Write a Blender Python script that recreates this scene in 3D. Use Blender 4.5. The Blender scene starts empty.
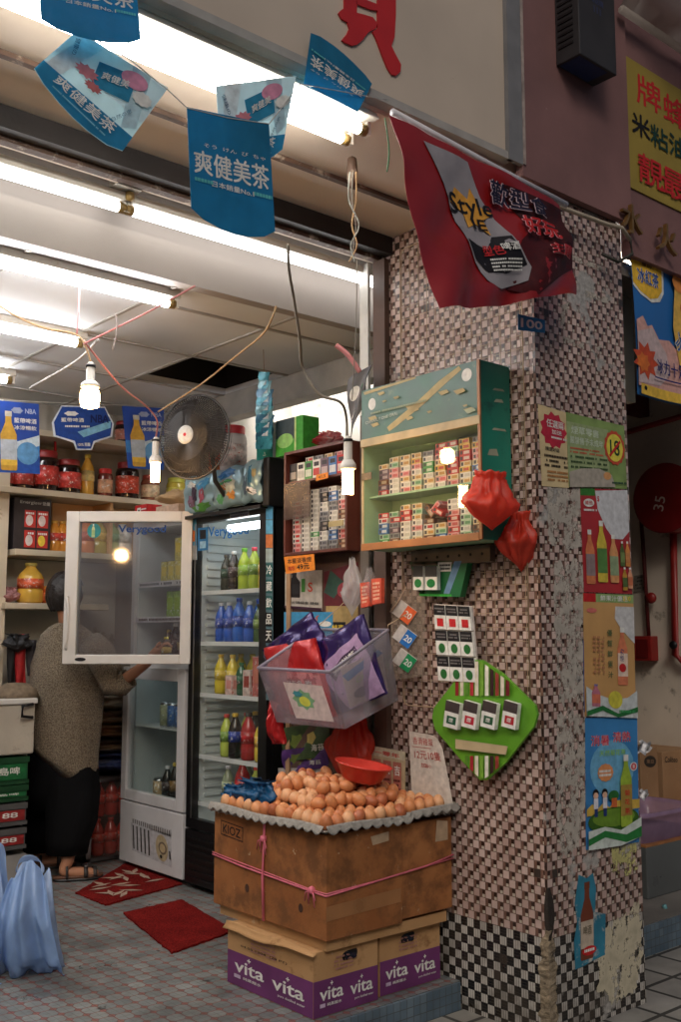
import bpy, bmesh, math, random
from mathutils import Vector, Matrix, noise
random.seed(7)
PI = math.pi
SC = bpy.context.scene
C = SC.collection
# ---------------------------------------------------------------- camera
FPX, CX, CY, EYE = 1030.0, 340.5, 511.0, 1.32
PITCH = math.atan(124/1030); YAW = math.radians(49.4)
F = Vector((math.cos(YAW), math.sin(YAW), 0)); R = Vector((math.sin(YAW), -math.cos(YAW), 0)); ZZ = Vector((0, 0, 1))
FP = F*math.cos(PITCH)+ZZ*math.sin(PITCH); UP = ZZ*math.cos(PITCH)-F*math.sin(PITCH)
EYEP = Vector((0, 0, EYE))
cd = bpy.data.cameras.new('camera'); cam = bpy.data.objects.new('camera', cd); C.objects.link(cam)
cd.sensor_fit = 'VERTICAL'; cd.sensor_height = 36; cd.lens = 36*FPX/1022; cd.clip_end = 300; cd.clip_start = .05
cam.matrix_world = Matrix(((R.x, UP.x, -FP.x, 0), (R.y, UP.y, -FP.y, 0), (R.z, UP.z, -FP.z, EYE), (0, 0, 0, 1)))
SC.camera = cam
# ---------------------------------------------------------------- world, sun, exposure
w = bpy.data.worlds.new('World'); SC.world = w; w.use_nodes = True
nt = w.node_tree; bg = nt.nodes['Background']; sky = nt.nodes.new('ShaderNodeTexSky'); sky.sky_type = 'NISHITA'
sky.sun_disc = False; sky.sun_elevation = math.radians(38); sky.sun_rotation = math.radians(220)
sky.air_density = 1.0; sky.dust_density = 4.0; sky.ozone_density = 1.0
nt.links.new(sky.outputs[0], bg.inputs[0]); bg.inputs[1].default_value = 0.06
sl = bpy.data.lights.new('sun', 'SUN'); sl.energy = 0.5; sl.angle = math.radians(14); sl.color = (1, .95, .88)
so = bpy.data.objects.new('sun', sl); C.objects.link(so); so.rotation_euler = (math.radians(52), 0, math.radians(-40))
SC.view_settings.view_transform = 'Standard'; SC.view_settings.look = 'None'; SC.view_settings.gamma = 1
SC.view_settings.exposure = 0.0
SC.cycles.use_denoising = True; SC.cycles.max_bounces = 8; SC.cycles.diffuse_bounces = 4; SC.cycles.transparent_max_bounces = 24
SC.cycles.caustics_reflective = False; SC.cycles.caustics_refractive = False; SC.cycles.sample_clamp_indirect = 4
TUBE_E, FRONT_E, BULB_E = 46.0, 8.0, 80.0

# ---------------------------------------------------------------- pixel helpers: where a photo point lies on a real plane
def ray(u, v): return FP*FPX+R*(u-CX)+UP*(CY-v)
def on(u, v, ax, val):
    d = ray(u, v); t = (val-EYEP[ax])/d[ax]; return EYEP+d*t
def PX(u, v, x): return on(u, v, 0, x)
def PY(u, v, y): return on(u, v, 1, y)
def PZ(u, v, z): return on(u, v, 2, z)
def PD(u, v, depth): return EYEP+ray(u, v)*(depth/FPX)
def proj(p):
    d = Vector(p)-EYEP; k = d.dot(FP); return (CX+FPX*d.dot(R)/k, CY-FPX*d.dot(UP)/k)

# ---------------------------------------------------------------- materials
def s2l(c): c = c/255; return c/12.92 if c <= .04045 else ((c+.055)/1.055)**2.4
def lin(rgb):
    c = [s2l(q) for q in rgb]; y = .3*c[0]+.59*c[1]+.11*c[2]; k = .05        # print and paint here are faded
    return tuple(q+(y-q)*k for q in c)+(1,)
MATS = {}
def mat(name, rgb, rough=.55, metal=0, var=.18, vs=9, spec=.5, bump=0, bs=60, stain=None, alpha=None, trans=0, sheen=0, coat=0):
    """procedural material: base colour broken up by two noises, optional stain, bump and roughness variation"""
    if name in MATS: return MATS[name]
    m = bpy.data.materials.new(name); m.use_nodes = True; MATS[name] = m
    n = m.node_tree.nodes; l = m.node_tree.links; b = n['Principled BSDF']
    tc = n.new('ShaderNodeTexCoord'); no = n.new('ShaderNodeTexNoise'); no.inputs['Scale'].default_value = vs; no.inputs['Detail'].default_value = 6
    l.new(tc.outputs['Object'], no.inputs['Vector'])
    mr = n.new('ShaderNodeMapRange'); mr.inputs[1].default_value = .3; mr.inputs[2].default_value = .7
    mr.inputs[3].default_value = 1-var; mr.inputs[4].default_value = 1+var*.45
    l.new(no.outputs[0], mr.inputs[0])
    mx = n.new('ShaderNodeMix'); mx.data_type = 'RGBA'; mx.blend_type = 'MULTIPLY'; mx.inputs[0].default_value = 1
    mx.inputs[6].default_value = lin(rgb); l.new(mr.outputs[0], mx.inputs[7])
    out = mx.outputs[2]
    if stain:
        n2 = n.new('ShaderNodeTexNoise'); n2.inputs['Scale'].default_value = stain[1]; n2.inputs['Detail'].default_value = 9; n2.inputs['Roughness'].default_value = .7
        l.new(tc.outputs['Object'], n2.inputs['Vector'])
        r2 = n.new('ShaderNodeMapRange'); r2.inputs[1].default_value = stain[2]; r2.inputs[2].default_value = stain[2]+.1; l.new(n2.outputs[0], r2.inputs[0])
        m2 = n.new('ShaderNodeMix'); m2.data_type = 'RGBA'; m2.inputs[7].default_value = lin(stain[0]); l.new(r2.outputs[0], m2.inputs[0]); l.new(out, m2.inputs[6]); out = m2.outputs[2]
    l.new(out, b.inputs['Base Color'])
    rr = n.new('ShaderNodeMapRange'); rr.inputs[3].default_value = max(.03, rough-.1); rr.inputs[4].default_value = min(1, rough+.12); l.new(no.outputs[0], rr.inputs[0]); l.new(rr.outputs[0], b.inputs['Roughness'])
    b.inputs['Metallic'].default_value = metal; b.inputs['Specular IOR Level'].default_value = spec
    b.inputs['Transmission Weight'].default_value = trans; b.inputs['Sheen Weight'].default_value = sheen; b.inputs['Coat Weight'].default_value = coat
    if bump:
        n3 = n.new('ShaderNodeTexNoise'); n3.inputs['Scale'].default_value = bs; n3.inputs['Detail'].default_value = 4; l.new(tc.outputs['Object'], n3.inputs['Vector'])
        bp = n.new('ShaderNodeBump'); bp.inputs['Strength'].default_value = bump; bp.inputs['Distance'].default_value = .01; l.new(n3.outputs[0], bp.inputs['Height']); l.new(bp.outputs[0], b.inputs['Normal'])
    if alpha is not None:
        tr = n.new('ShaderNodeBsdfTransparent'); ms = n.new('ShaderNodeMixShader'); ms.inputs[0].default_value = alpha
        l.new(tr.outputs[0], ms.inputs[1]); l.new(b.outputs[0], ms.inputs[2]); l.new(ms.outputs[0], n['Material Output'].inputs[0])
    return m
def mc(*rgb, rough=.55):                              # plain printed / painted colour
    return mat('ink_%d_%d_%d' % rgb + ('' if rough == .55 else '_%d' % int(rough*100)), rgb, rough, var=.24, vs=38, spec=.3)
def glossy(*rgb): return mat('gloss_%d_%d_%d' % rgb, rgb, .18, var=.1, vs=14, spec=.5)
def emit(name, rgb, e):
    if name in MATS: return MATS[name]
    m = bpy.data.materials.new(name); m.use_nodes = True; MATS[name] = m; n = m.node_tree.nodes; l = m.node_tree.links
    em = n.new('ShaderNodeEmission'); em.inputs[0].default_value = (*rgb, 1); em.inputs[1].default_value = e
    l.new(em.outputs[0], n['Material Output'].inputs[0]); return m
def glass(name, tint=(.93, .97, .96), refl=.06, rough=.02, haze=0.0, haze_rgb=(200, 205, 200)):
    if name in MATS: return MATS[name]
    m = bpy.data.materials.new(name); m.use_nodes = True; MATS[name] = m; n = m.node_tree.nodes; l = m.node_tree.links
    tr = n.new('ShaderNodeBsdfTransparent'); tr.inputs[0].default_value = (*tint, 1)
    gl = n.new('ShaderNodeBsdfGlossy'); gl.inputs['Roughness'].default_value = rough
    lw = n.new('ShaderNodeLayerWeight'); lw.inputs[0].default_value = .12
    mr = n.new('ShaderNodeMapRange'); mr.inputs[3].default_value = refl; mr.inputs[4].default_value = .6; l.new(lw.outputs[0], mr.inputs[0])
    ms = n.new('ShaderNodeMixShader'); l.new(mr.outputs[0], ms.inputs[0]); l.new(tr.outputs[0], ms.inputs[1]); l.new(gl.outputs[0], ms.inputs[2])
    last = ms
    if haze:
        df = n.new('ShaderNodeBsdfDiffuse'); df.inputs[0].default_value = lin(haze_rgb); tc = n.new('ShaderNodeTexCoord'); no = n.new('ShaderNodeTexNoise'); no.inputs['Scale'].default_value = 5; no.inputs['Detail'].default_value = 5
        l.new(tc.outputs['Object'], no.inputs['Vector']); r2 = n.new('ShaderNodeMapRange'); r2.inputs[3].default_value = haze*.4; r2.inputs[4].default_value = haze*1.6; l.new(no.outputs[0], r2.inputs[0])
        m2 = n.new('ShaderNodeMixShader'); l.new(r2.outputs[0], m2.inputs[0]); l.new(ms.outputs[0], m2.inputs[1]); l.new(df.outputs[0], m2.inputs[2]); last = m2
    l.new(last.outputs[0], n['Material Output'].inputs[0]); return m
def film(name, rgb, alpha=.85, rough=.3):
    if name in MATS: return MATS[name]
    m = mat(name, rgb, rough, var=.2, vs=14, bump=.3, bs=25, alpha=alpha, spec=.6); n = m.node_tree.nodes; l = m.node_tree.links
    tl = n.new('ShaderNodeBsdfTranslucent'); tl.inputs[0].default_value = lin(rgb); mx = n.new('ShaderNodeMixShader'); mx.inputs[0].default_value = .35
    ms = [x for x in n if x.type == 'MIX_SHADER' and x != mx][0]; l.new(n['Principled BSDF'].outputs[0], mx.inputs[1]); l.new(tl.outputs[0], mx.inputs[2]); l.new(mx.outputs[0], ms.inputs[2]); return m
class NB:                                              # tiny maths-node language for the tile materials
    def __init__(s, name):
        s.m = bpy.data.materials.new(name); s.m.use_nodes = True; MATS[name] = s.m; s.n = s.m.node_tree.nodes; s.l = s.m.node_tree.links; s.b = s.n['Principled BSDF']
        tc = s.n.new('ShaderNodeTexCoord'); s.obj = tc.outputs['Object']; sp = s.n.new('ShaderNodeSeparateXYZ'); s.l.new(s.obj, sp.inputs[0]); s.x, s.y, s.z = sp.outputs
    def op(s, o, *a):
        k = s.n.new('ShaderNodeMath'); k.operation = o
        for i, q in enumerate(a):
            if isinstance(q, (int, float)): k.inputs[i].default_value = q
            else: s.l.new(q, k.inputs[i])
        return k.outputs[0]
    def mix(s, f, a, b):
        k = s.n.new('ShaderNodeMix'); k.data_type = 'RGBA'
        for i, q in ((0, f), (6, a), (7, b)):
            if isinstance(q, (int, float)): k.inputs[i].default_value = q
            elif isinstance(q, tuple): k.inputs[i].default_value = lin(q)
            else: s.l.new(q, k.inputs[i])
        return k.outputs[2]
    def mul(s, a, f):
        k = s.n.new('ShaderNodeMix'); k.data_type = 'RGBA'; k.blend_type = 'MULTIPLY'; k.inputs[0].default_value = 1; s.l.new(a, k.inputs[6]); s.l.new(f, k.inputs[7]); return k.outputs[2]
    def noise(s, sc, lo=0, hi=1, det=5, a=.3, b=.7, rough=.5):
        k = s.n.new('ShaderNodeTexNoise'); k.inputs['Scale'].default_value = sc; k.inputs['Detail'].default_value = det; k.inputs['Roughness'].default_value = rough; s.l.new(s.obj, k.inputs['Vector'])
        r = s.n.new('ShaderNodeMapRange'); r.inputs[1].default_value = a; r.inputs[2].default_value = b; r.inputs[3].default_value = lo; r.inputs[4].default_value = hi; s.l.new(k.outputs[0], r.inputs[0]); return r.outputs[0]
    def cellrand(s, a, b):
        cmb = s.n.new('ShaderNodeCombineXYZ'); s.l.new(s.op('FLOOR', a), cmb.inputs[0]); s.l.new(s.op('FLOOR', b), cmb.inputs[1])
        k = s.n.new('ShaderNodeTexWhiteNoise'); k.noise_dimensions = '3D'; s.l.new(cmb.outputs[0], k.inputs['Vector']); return k.outputs[0]
    def done(s, col, rough=.4, h=None, hs=.3, spec=.5):
        s.l.new(col, s.b.inputs['Base Color'])
        if isinstance(rough, float): s.b.inputs['Roughness'].default_value = rough
        else: s.l.new(rough, s.b.inputs['Roughness'])
        s.b.inputs['Specular IOR Level'].default_value = spec
        if h is not None:
            bp = s.n.new('ShaderNodeBump'); bp.inputs['Strength'].default_value = hs; bp.inputs['Distance'].default_value = .004; s.l.new(h, bp.inputs['Height']); s.l.new(bp.outputs[0], s.b.inputs['Normal'])
        return s.m
# pillar tiles. axis: which object coordinate runs along the face
def pillar_mat(name, axis, z0):
    k = NB(name); cs = .0325
    a = {'x': k.x, 'y': k.y}[axis]
    low = k.op('LESS_THAN', k.z, z0); cell = k.op('ADD', .0295, k.op('MULTIPLY', low, .003))         # pink tiles are a little smaller than the basket ones
    U = k.op('DIVIDE', a, cell); V = k.op('DIVIDE', k.op('SUBTRACT', k.z, z0), cell)
    fu = k.op('FRACT', U); fv = k.op('FRACT', V)
    chk = k.op('MODULO', k.op('ABSOLUTE', k.op('ADD', k.op('FLOOR', U), k.op('FLOOR', V))), 2)     # 0/1
    def ins(f, lo, hi): return k.op('MULTIPLY', k.op('GREATER_THAN', f, lo), k.op('LESS_THAN', f, hi))
    rnd = k.cellrand(U, V)
    # pink zone
    brown = k.mix(k.noise(30), (112, 80, 68), (138, 104, 90))
    big = k.op('MULTIPLY', ins(fu, .03, .97), ins(fv, .03, .97))
    pink = k.mix(rnd, (196, 164, 154), (228, 202, 192))
    c0 = k.mix(big, (60, 44, 38), pink)
    d = k.op('MULTIPLY', ins(fu, .08, .56), ins(fv, .46, .96)); wq = k.op('MULTIPLY', ins(fu, .1, .52), ins(fv, .06, .42))
    c1 = k.mix(d, brown, (58, 40, 34)); c1 = k.mix(wq, c1, (206, 196, 178))
    cpink = k.mix(chk, c0, c1)
    # basket zone: white = three uprights, black = three bars
    su = k.op('FRACT', k.op('MULTIPLY', fu, 3)); sv = k.op('FRACT', k.op('MULTIPLY', fv, 3))
    wv = k.mix(k.op('MULTIPLY', ins(su, .1, .9), ins(fv, .04, .96)), (92, 88, 82), k.mix(rnd, (196, 190, 182), (222, 216, 206)))
    bk = k.mix(k.op('MULTIPLY', ins(sv, .1, .9), ins(fu, .04, .96)), (70, 66, 60), k.mix(rnd, (16, 15, 18), (34, 32, 34)))
    cb = k.mix(chk, wv, bk)
    col = k.mix(low, cpink, cb)
    # chipped and filled patches, grime
    miss = k.op('GREATER_THAN', rnd, .993); col = k.mix(miss, col, (70, 60, 54))
    if axis == 'x':
        worn = k.noise(4.5, 0, 1, 8, .58, .62, .65); col = k.mix(worn, col, k.mix(k.noise(60), (160, 156, 150), (205, 202, 196)))
    gr = k.noise(3.2, .68, 1.06, 7); col = k.mul(col, gr); low2 = k.n.new('ShaderNodeMapRange'); k.l.new(k.z, low2.inputs[0]); low2.inputs[1].default_value = .0; low2.inputs[2].default_value = .5; low2.inputs[3].default_value = 1; low2.inputs[4].default_value = 0; dr = k.op('MULTIPLY', low2.outputs[0], k.noise(7, 0, 1, 9, .42, .62, .7)); col = k.mix(k.op('MULTIPLY', dr, .7), col, (70, 60, 48)); ch = k.noise(26, 0, 1, 7, .66, .69, .7); col = k.mix(ch, col, (150, 138, 124))
    k.done(col, k.noise(9, .14, .5), k.op('ADD', k.op('MULTIPLY', big, 1), k.op('MULTIPLY', k.op('SUBTRACT', rnd, .5), k.op('ADD', fu, fv))), .45)
    return k.m
def floor_mat():
    k = NB('floor_tiles'); p = .064
    U = k.op('DIVIDE', k.x, p); V = k.op('DIVIDE', k.y, p)
    fu = k.op('ABSOLUTE', k.op('SUBTRACT', k.op('FRACT', U), .5)); fv = k.op('ABSOLUTE', k.op('SUBTRACT', k.op('FRACT', V), .5))
    s = k.op('ADD', fu, fv)
    rnd = k.cellrand(U, V)
    grey = k.mix(rnd, (122, 130, 130), (146, 152, 150)); red = k.mix(k.noise(40), (150, 82, 74), (178, 104, 94))
    star = k.op('GREATER_THAN', s, .74)
    col = k.mix(star, grey, red)
    arm = k.op('MULTIPLY', k.op('GREATER_THAN', k.op('MAXIMUM', fu, fv), .455), k.op('GREATER_THAN', s, .0)); col = k.mix(arm, col, (168, 108, 100))
    g1 = k.op('LESS_THAN', k.op('ABSOLUTE', k.op('SUBTRACT', s, .74)), .025); col = k.mix(g1, col, (82, 80, 76))
    g2 = k.op('GREATER_THAN', k.op('MAXIMUM', fu, fv), .485); col = k.mix(g2, col, (66, 62, 58))
    g3 = k.op('LESS_THAN', k.op('MINIMUM', fu, fv), .012); col = k.mix(g3, col, (96, 96, 92))
    dirt = k.noise(2.2, .38, .92, 9, .35, .62, .7); col = k.mul(col, dirt)
    sp = k.noise(11, 0, 1, 8, .63, .68, .7); col = k.mix(sp, col, (46, 42, 38))
    return k.done(col, k.noise(6, .25, .6), k.op('SUBTRACT', 1, g2), .2)
def small_tile(name, axis, p, a, b, grout, vert=True, rough=.35):
    k = NB(name); co = {'x': k.x, 'y': k.y}
    U = k.op('DIVIDE', co[axis], p); V = k.op('DIVIDE', k.z if vert else k.y, p)
    fu = k.op('ABSOLUTE', k.op('SUBTRACT', k.op('FRACT', U), .5)); fv = k.op('ABSOLUTE', k.op('SUBTRACT', k.op('FRACT', V), .5))
    col = k.mix(k.cellrand(U, V), a, b); g = k.op('GREATER_THAN', k.op('MAXIMUM', fu, fv), .455); col = k.mix(g, col, grout)
    col = k.mul(col, k.noise(4, .55, 1.05, 8)); return k.done(col, rough, k.op('SUBTRACT', 1, g), .25)
def knit_mat():
    k = NB('knit'); wv = k.n.new('ShaderNodeTexWave'); wv.inputs['Scale'].default_value = 38; wv.inputs['Distortion'].default_value = 3; wv.inputs['Detail'].default_value = 3; wv.bands_direction = 'Z'; k.l.new(k.obj, wv.inputs['Vector'])
    nz = k.noise(170, 0, 1, 2, .38, .62); h = k.op('ADD', k.op('MULTIPLY', wv.outputs[1], .6), nz)
    col = k.mix(nz, (112, 98, 80), (168, 152, 128)); col = k.mul(col, k.noise(5, .8, 1.05)); k.b.inputs['Sheen Weight'].default_value = .2
    return k.done(col, .95, h, .9, .1)
def mat_rug():
    k = NB('rug_red'); nz = k.noise(160, 0, 1, 3); col = k.mix(nz, (86, 14, 14), (150, 34, 30)); col = k.mul(col, k.noise(6, .65, 1.05)); return k.done(col, .98, nz, 1.0, .05)
def card_mat(name, a, b, stain=.56):
    k = NB(name); wv = k.n.new('ShaderNodeTexWave'); wv.inputs['Scale'].default_value = 60; wv.bands_direction = 'Z'; k.l.new(k.obj, wv.inputs['Vector'])
    col = k.mix(k.noise(3.5, 0, 1, 6), a, b); st = k.noise(6, 0, 1, 9, stain, stain+.14, .7); col = k.mix(st, col, (120, 78, 46))
    sc = k.noise(16, 0, 1, 9, .64, .68, .75); col = k.mix(sc, col, (196, 170, 136))
    return k.done(col, .8, k.op('ADD', k.op('MULTIPLY', wv.outputs[1], .15), k.noise(20)), .25, .2)

# ---------------------------------------------------------------- mesh builder
TXT = {}
def cjk(s): return any(ord(c) > 0x2E80 for c in s)
def glyphs(s, bold=0.0):
    key = (s, bold)
    if key not in TXT:
        cu = bpy.data.curves.new('lettering', 'FONT'); cu.body = s; cu.resolution_u = 3; cu.offset = 0 if cjk(s) else bold*.5
        o = bpy.data.objects.new('lettering', cu); C.objects.link(o); dg = bpy.context.evaluated_depsgraph_get(); dg.update()
        me = o.evaluated_get(dg).to_mesh(); vs = [(v.co.x, v.co.y) for v in me.vertices]; fs = [tuple(p.vertices) for p in me.polygons]
        o.evaluated_get(dg).to_mesh_clear(); bpy.data.objects.remove(o); bpy.data.curves.remove(cu)
        if vs:
            x0 = min(v[0] for v in vs); x1 = max(v[0] for v in vs); y0 = min(v[1] for v in vs); y1 = max(v[1] for v in vs)
        else: x0 = y0 = 0; x1 = y1 = 1
        TXT[key] = (vs, fs, (x0, y0, x1, y1))
    return TXT[key]
class MB:
    def __init__(s): s.v = []; s.f = []; s.mi = []; s.sm = []; s.ms = []
    def m(s, m):
        if m not in s.ms: s.ms.append(m)
        return s.ms.index(m)
    def add(s, vs, fs, m, smooth=False):
        k = len(s.v); s.v += [Vector(v) for v in vs]; i = s.m(m)
        for f in fs: s.f.append(tuple(k+q for q in f)); s.mi.append(i); s.sm.append(smooth)
        return s
    def box(s, a, b, m, M=None):
        x0, y0, z0 = a; x1, y1, z1 = b
        vs = [Vector(q) for q in ((x0, y0, z0), (x1, y0, z0), (x1, y1, z0), (x0, y1, z0), (x0, y0, z1), (x1, y0, z1), (x1, y1, z1), (x0, y1, z1))]
        if M: vs = [M @ q for q in vs]
        return s.add(vs, [(0, 3, 2, 1), (4, 5, 6, 7), (0, 1, 5, 4), (1, 2, 6, 5), (2, 3, 7, 6), (3, 0, 4, 7)], m)
    def hexa(s, lo, hi, m):                          # four lower corners, four upper corners
        return s.add(list(lo)+list(hi), [(0, 3, 2, 1), (4, 5, 6, 7), (0, 1, 5, 4), (1, 2, 6, 5), (2, 3, 7, 6), (3, 0, 4, 7)], m)
    def quad(s, a, b, c, d, m): return s.add([a, b, c, d], [(0, 1, 2, 3)], m)
    def tube(s, pts, r, m, n=8, cap=True, smooth=True):
        pts = [Vector(p) for p in pts]; rs = r if isinstance(r, (list, tuple)) else [r]*len(pts)
        ref = Vector((.31, .2, .93)); vs = []; fs = []
        for i, p in enumerate(pts):
            t = (pts[min(i+1, len(pts)-1)]-pts[max(i-1, 0)]).normalized()
            a = t.cross(ref)
            if a.length < .05: a = t.cross(Vector((1, 0, 0)))
            a.normalize(); b = t.cross(a).normalized()
            for j in range(n): q = 2*PI*j/n; vs.append(p+(a*math.cos(q)+b*math.sin(q))*rs[i])
        for i in range(len(pts)-1):
            for j in range(n): fs.append((i*n+j, i*n+(j+1) % n, (i+1)*n+(j+1) % n, (i+1)*n+j))
        if cap: fs.append(tuple(range(n-1, -1, -1))); fs.append(tuple((len(pts)-1)*n+j for j in range(n)))
        return s.add(vs, fs, m, smooth)
    def lathe(s, prof, o, m, n=18, M=None, smooth=True, wob=None):
        vs = []; fs = []
        for i, (r, z) in enumerate(prof):
            for j in range(n):
                q = 2*PI*j/n; rr = r*(1+(wob(q, z) if wob else 0)); p = Vector((rr*math.cos(q), rr*math.sin(q), z))
                if M: p = M @ p
                vs.append(p+Vector(o))
        for i in range(len(prof)-1):
            for j in range(n): fs.append((i*n+j, i*n+(j+1) % n, (i+1)*n+(j+1) % n, (i+1)*n+j))
        if prof[0][0] > 1e-5: fs.append(tuple(range(n-1, -1, -1)))
        if prof[-1][0] > 1e-5: fs.append(tuple((len(prof)-1)*n+j for j in range(n)))
        return s.add(vs, fs, m, smooth)
    def loft(s, rings, m, cap=True, smooth=True):
        n = len(rings[0]); vs = [p for r in rings for p in r]; fs = []
        for i in range(len(rings)-1):
            for j in range(n): fs.append((i*n+j, i*n+(j+1) % n, (i+1)*n+(j+1) % n, (i+1)*n+j))
        if cap: fs.append(tuple(range(n-1, -1, -1))); fs.append(tuple((len(rings)-1)*n+j for j in range(n)))
        return s.add(vs, fs, m, smooth)
    def surf(s, fn, nu, nv, m, smooth=True, thick=0):
        vs = [Vector(fn(i/nu, j/nv)) for j in range(nv+1) for i in range(nu+1)]
        fs = [(j*(nu+1)+i, j*(nu+1)+i+1, (j+1)*(nu+1)+i+1, (j+1)*(nu+1)+i) for j in range(nv) for i in range(nu)]
        return s.add(vs, fs, m, smooth)
    def text(s, st, c, right, up, h, m, w=None, bold=0.0, rot=0, ext=0):
        vs, fs, (x0, y0, x1, y1) = glyphs(st, bold)
        if not fs: return s
        right = Vector(right).normalized(); up = Vector(up).normalized()
        sy = h/max(1e-6, y1-y0); sx = sy if w is None else w/max(1e-6, x1-x0)
        ca, sa = math.cos(rot), math.sin(rot); o = []
        for x, y in vs:
            a = (x-(x0+x1)/2)*sx; b = (y-(y0+y1)/2)*sy; a, b = a*ca-b*sa, a*sa+b*ca; o.append(Vector(c)+right*a+up*b)
        s.add(o, fs, m)
        if ext:
            nn = right.cross(up)*ext; s.add([p+nn for p in o], fs, m)
            from collections import Counter
            ed = Counter(); 
            for f in fs:
                for a, b in zip(f, f[1:]+f[:1]): ed[(min(a, b), max(a, b))] += 1
            for (a, b), q in ed.items():
                if q == 1: s.add([o[a], o[b], o[b]+nn, o[a]+nn], [(0, 1, 2, 3)], m)
        return s
    def build(s, name, parent=None, loc=None, bevel=0, solid=0, sub=0, weld=False):
        o0 = Vector(parent.matrix_basis.translation if parent and not parent.parent else (parent.parent.matrix_basis.translation if parent else (loc or (0, 0, 0))))
        if parent and parent.parent and parent.parent.parent: raise Exception('too deep')
        me = bpy.data.meshes.new(name); me.from_pydata([tuple(v-o0) for v in s.v], [], s.f)
        for m in s.ms: me.materials.append(m)
        me.polygons.foreach_set('material_index', s.mi); me.polygons.foreach_set('use_smooth', s.sm)
        bm = bmesh.new(); bm.from_mesh(me)
        if weld: bmesh.ops.remove_doubles(bm, verts=bm.verts, dist=1e-5)
        bmesh.ops.recalc_face_normals(bm, faces=bm.faces); bm.to_mesh(me); bm.free()
        me.update(); o = bpy.data.objects.new(name, me); C.objects.link(o)
        if parent: o.parent = parent
        else: o.location = o0
        if bevel: b = o.modifiers.new('bevel', 'BEVEL'); b.width = bevel; b.segments = 2; b.limit_method = 'ANGLE'; b.angle_limit = math.radians(40)
        if solid: q = o.modifiers.new('solid', 'SOLIDIFY'); q.thickness = solid; q.offset = 0
        if sub: q = o.modifiers.new('sub', 'SUBSURF'); q.levels = sub; q.render_levels = sub
        return o
def tag(o, label=None, cat=None, group=None, kind=None):
    if label: o['label'] = label
    if cat: o['category'] = cat
    if group: o['group'] = group
    if kind: o['kind'] = kind
    return o
def thing(name, loc, label, cat, group=None, rz=0):
    o = bpy.data.objects.new(name, None); o.empty_display_size = .05; C.objects.link(o); o.location = loc; o.rotation_euler = (0, 0, rz)
    return tag(o, label, cat, group)
def copy_tree(o, loc=None, rz=None, label=None, group=None, parent=None):
    kids = [k for k in C.objects if k.parent == o]
    c = o.copy(); C.objects.link(c); c.parent = parent
    if loc is not None: c.location = loc
    if rz is not None: c.rotation_euler = (0, 0, rz)
    if label: c['label'] = label
    if group: c['group'] = group
    for k in kids: copy_tree(k, parent=c)
    return c
PROTO = {}
def place(key, maker, loc, rz, label, cat, group, rot=None):
    """first use builds the thing at the origin and moves it; later uses copy it with all its parts"""
    if key not in PROTO:
        o = maker(); PROTO[key] = o; tag(o, label, cat, group); o.location = loc; o.rotation_euler = (0, 0, rz)
    else: o = copy_tree(PROTO[key], loc, rz, label, group)
    o['category'] = cat
    if rot: o.rotation_euler = rot
    return o
def root(name): o = bpy.data.objects.new(name, None); o.empty_display_size = .05; C.objects.link(o); return o
ORD = ['first', 'second', 'third', 'fourth', 'fifth', 'sixth', 'seventh', 'eighth', 'ninth', 'tenth', 'eleventh', 'twelfth', 'thirteenth', 'fourteenth', 'fifteenth', 'sixteenth', 'seventeenth', 'eighteenth']

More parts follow.
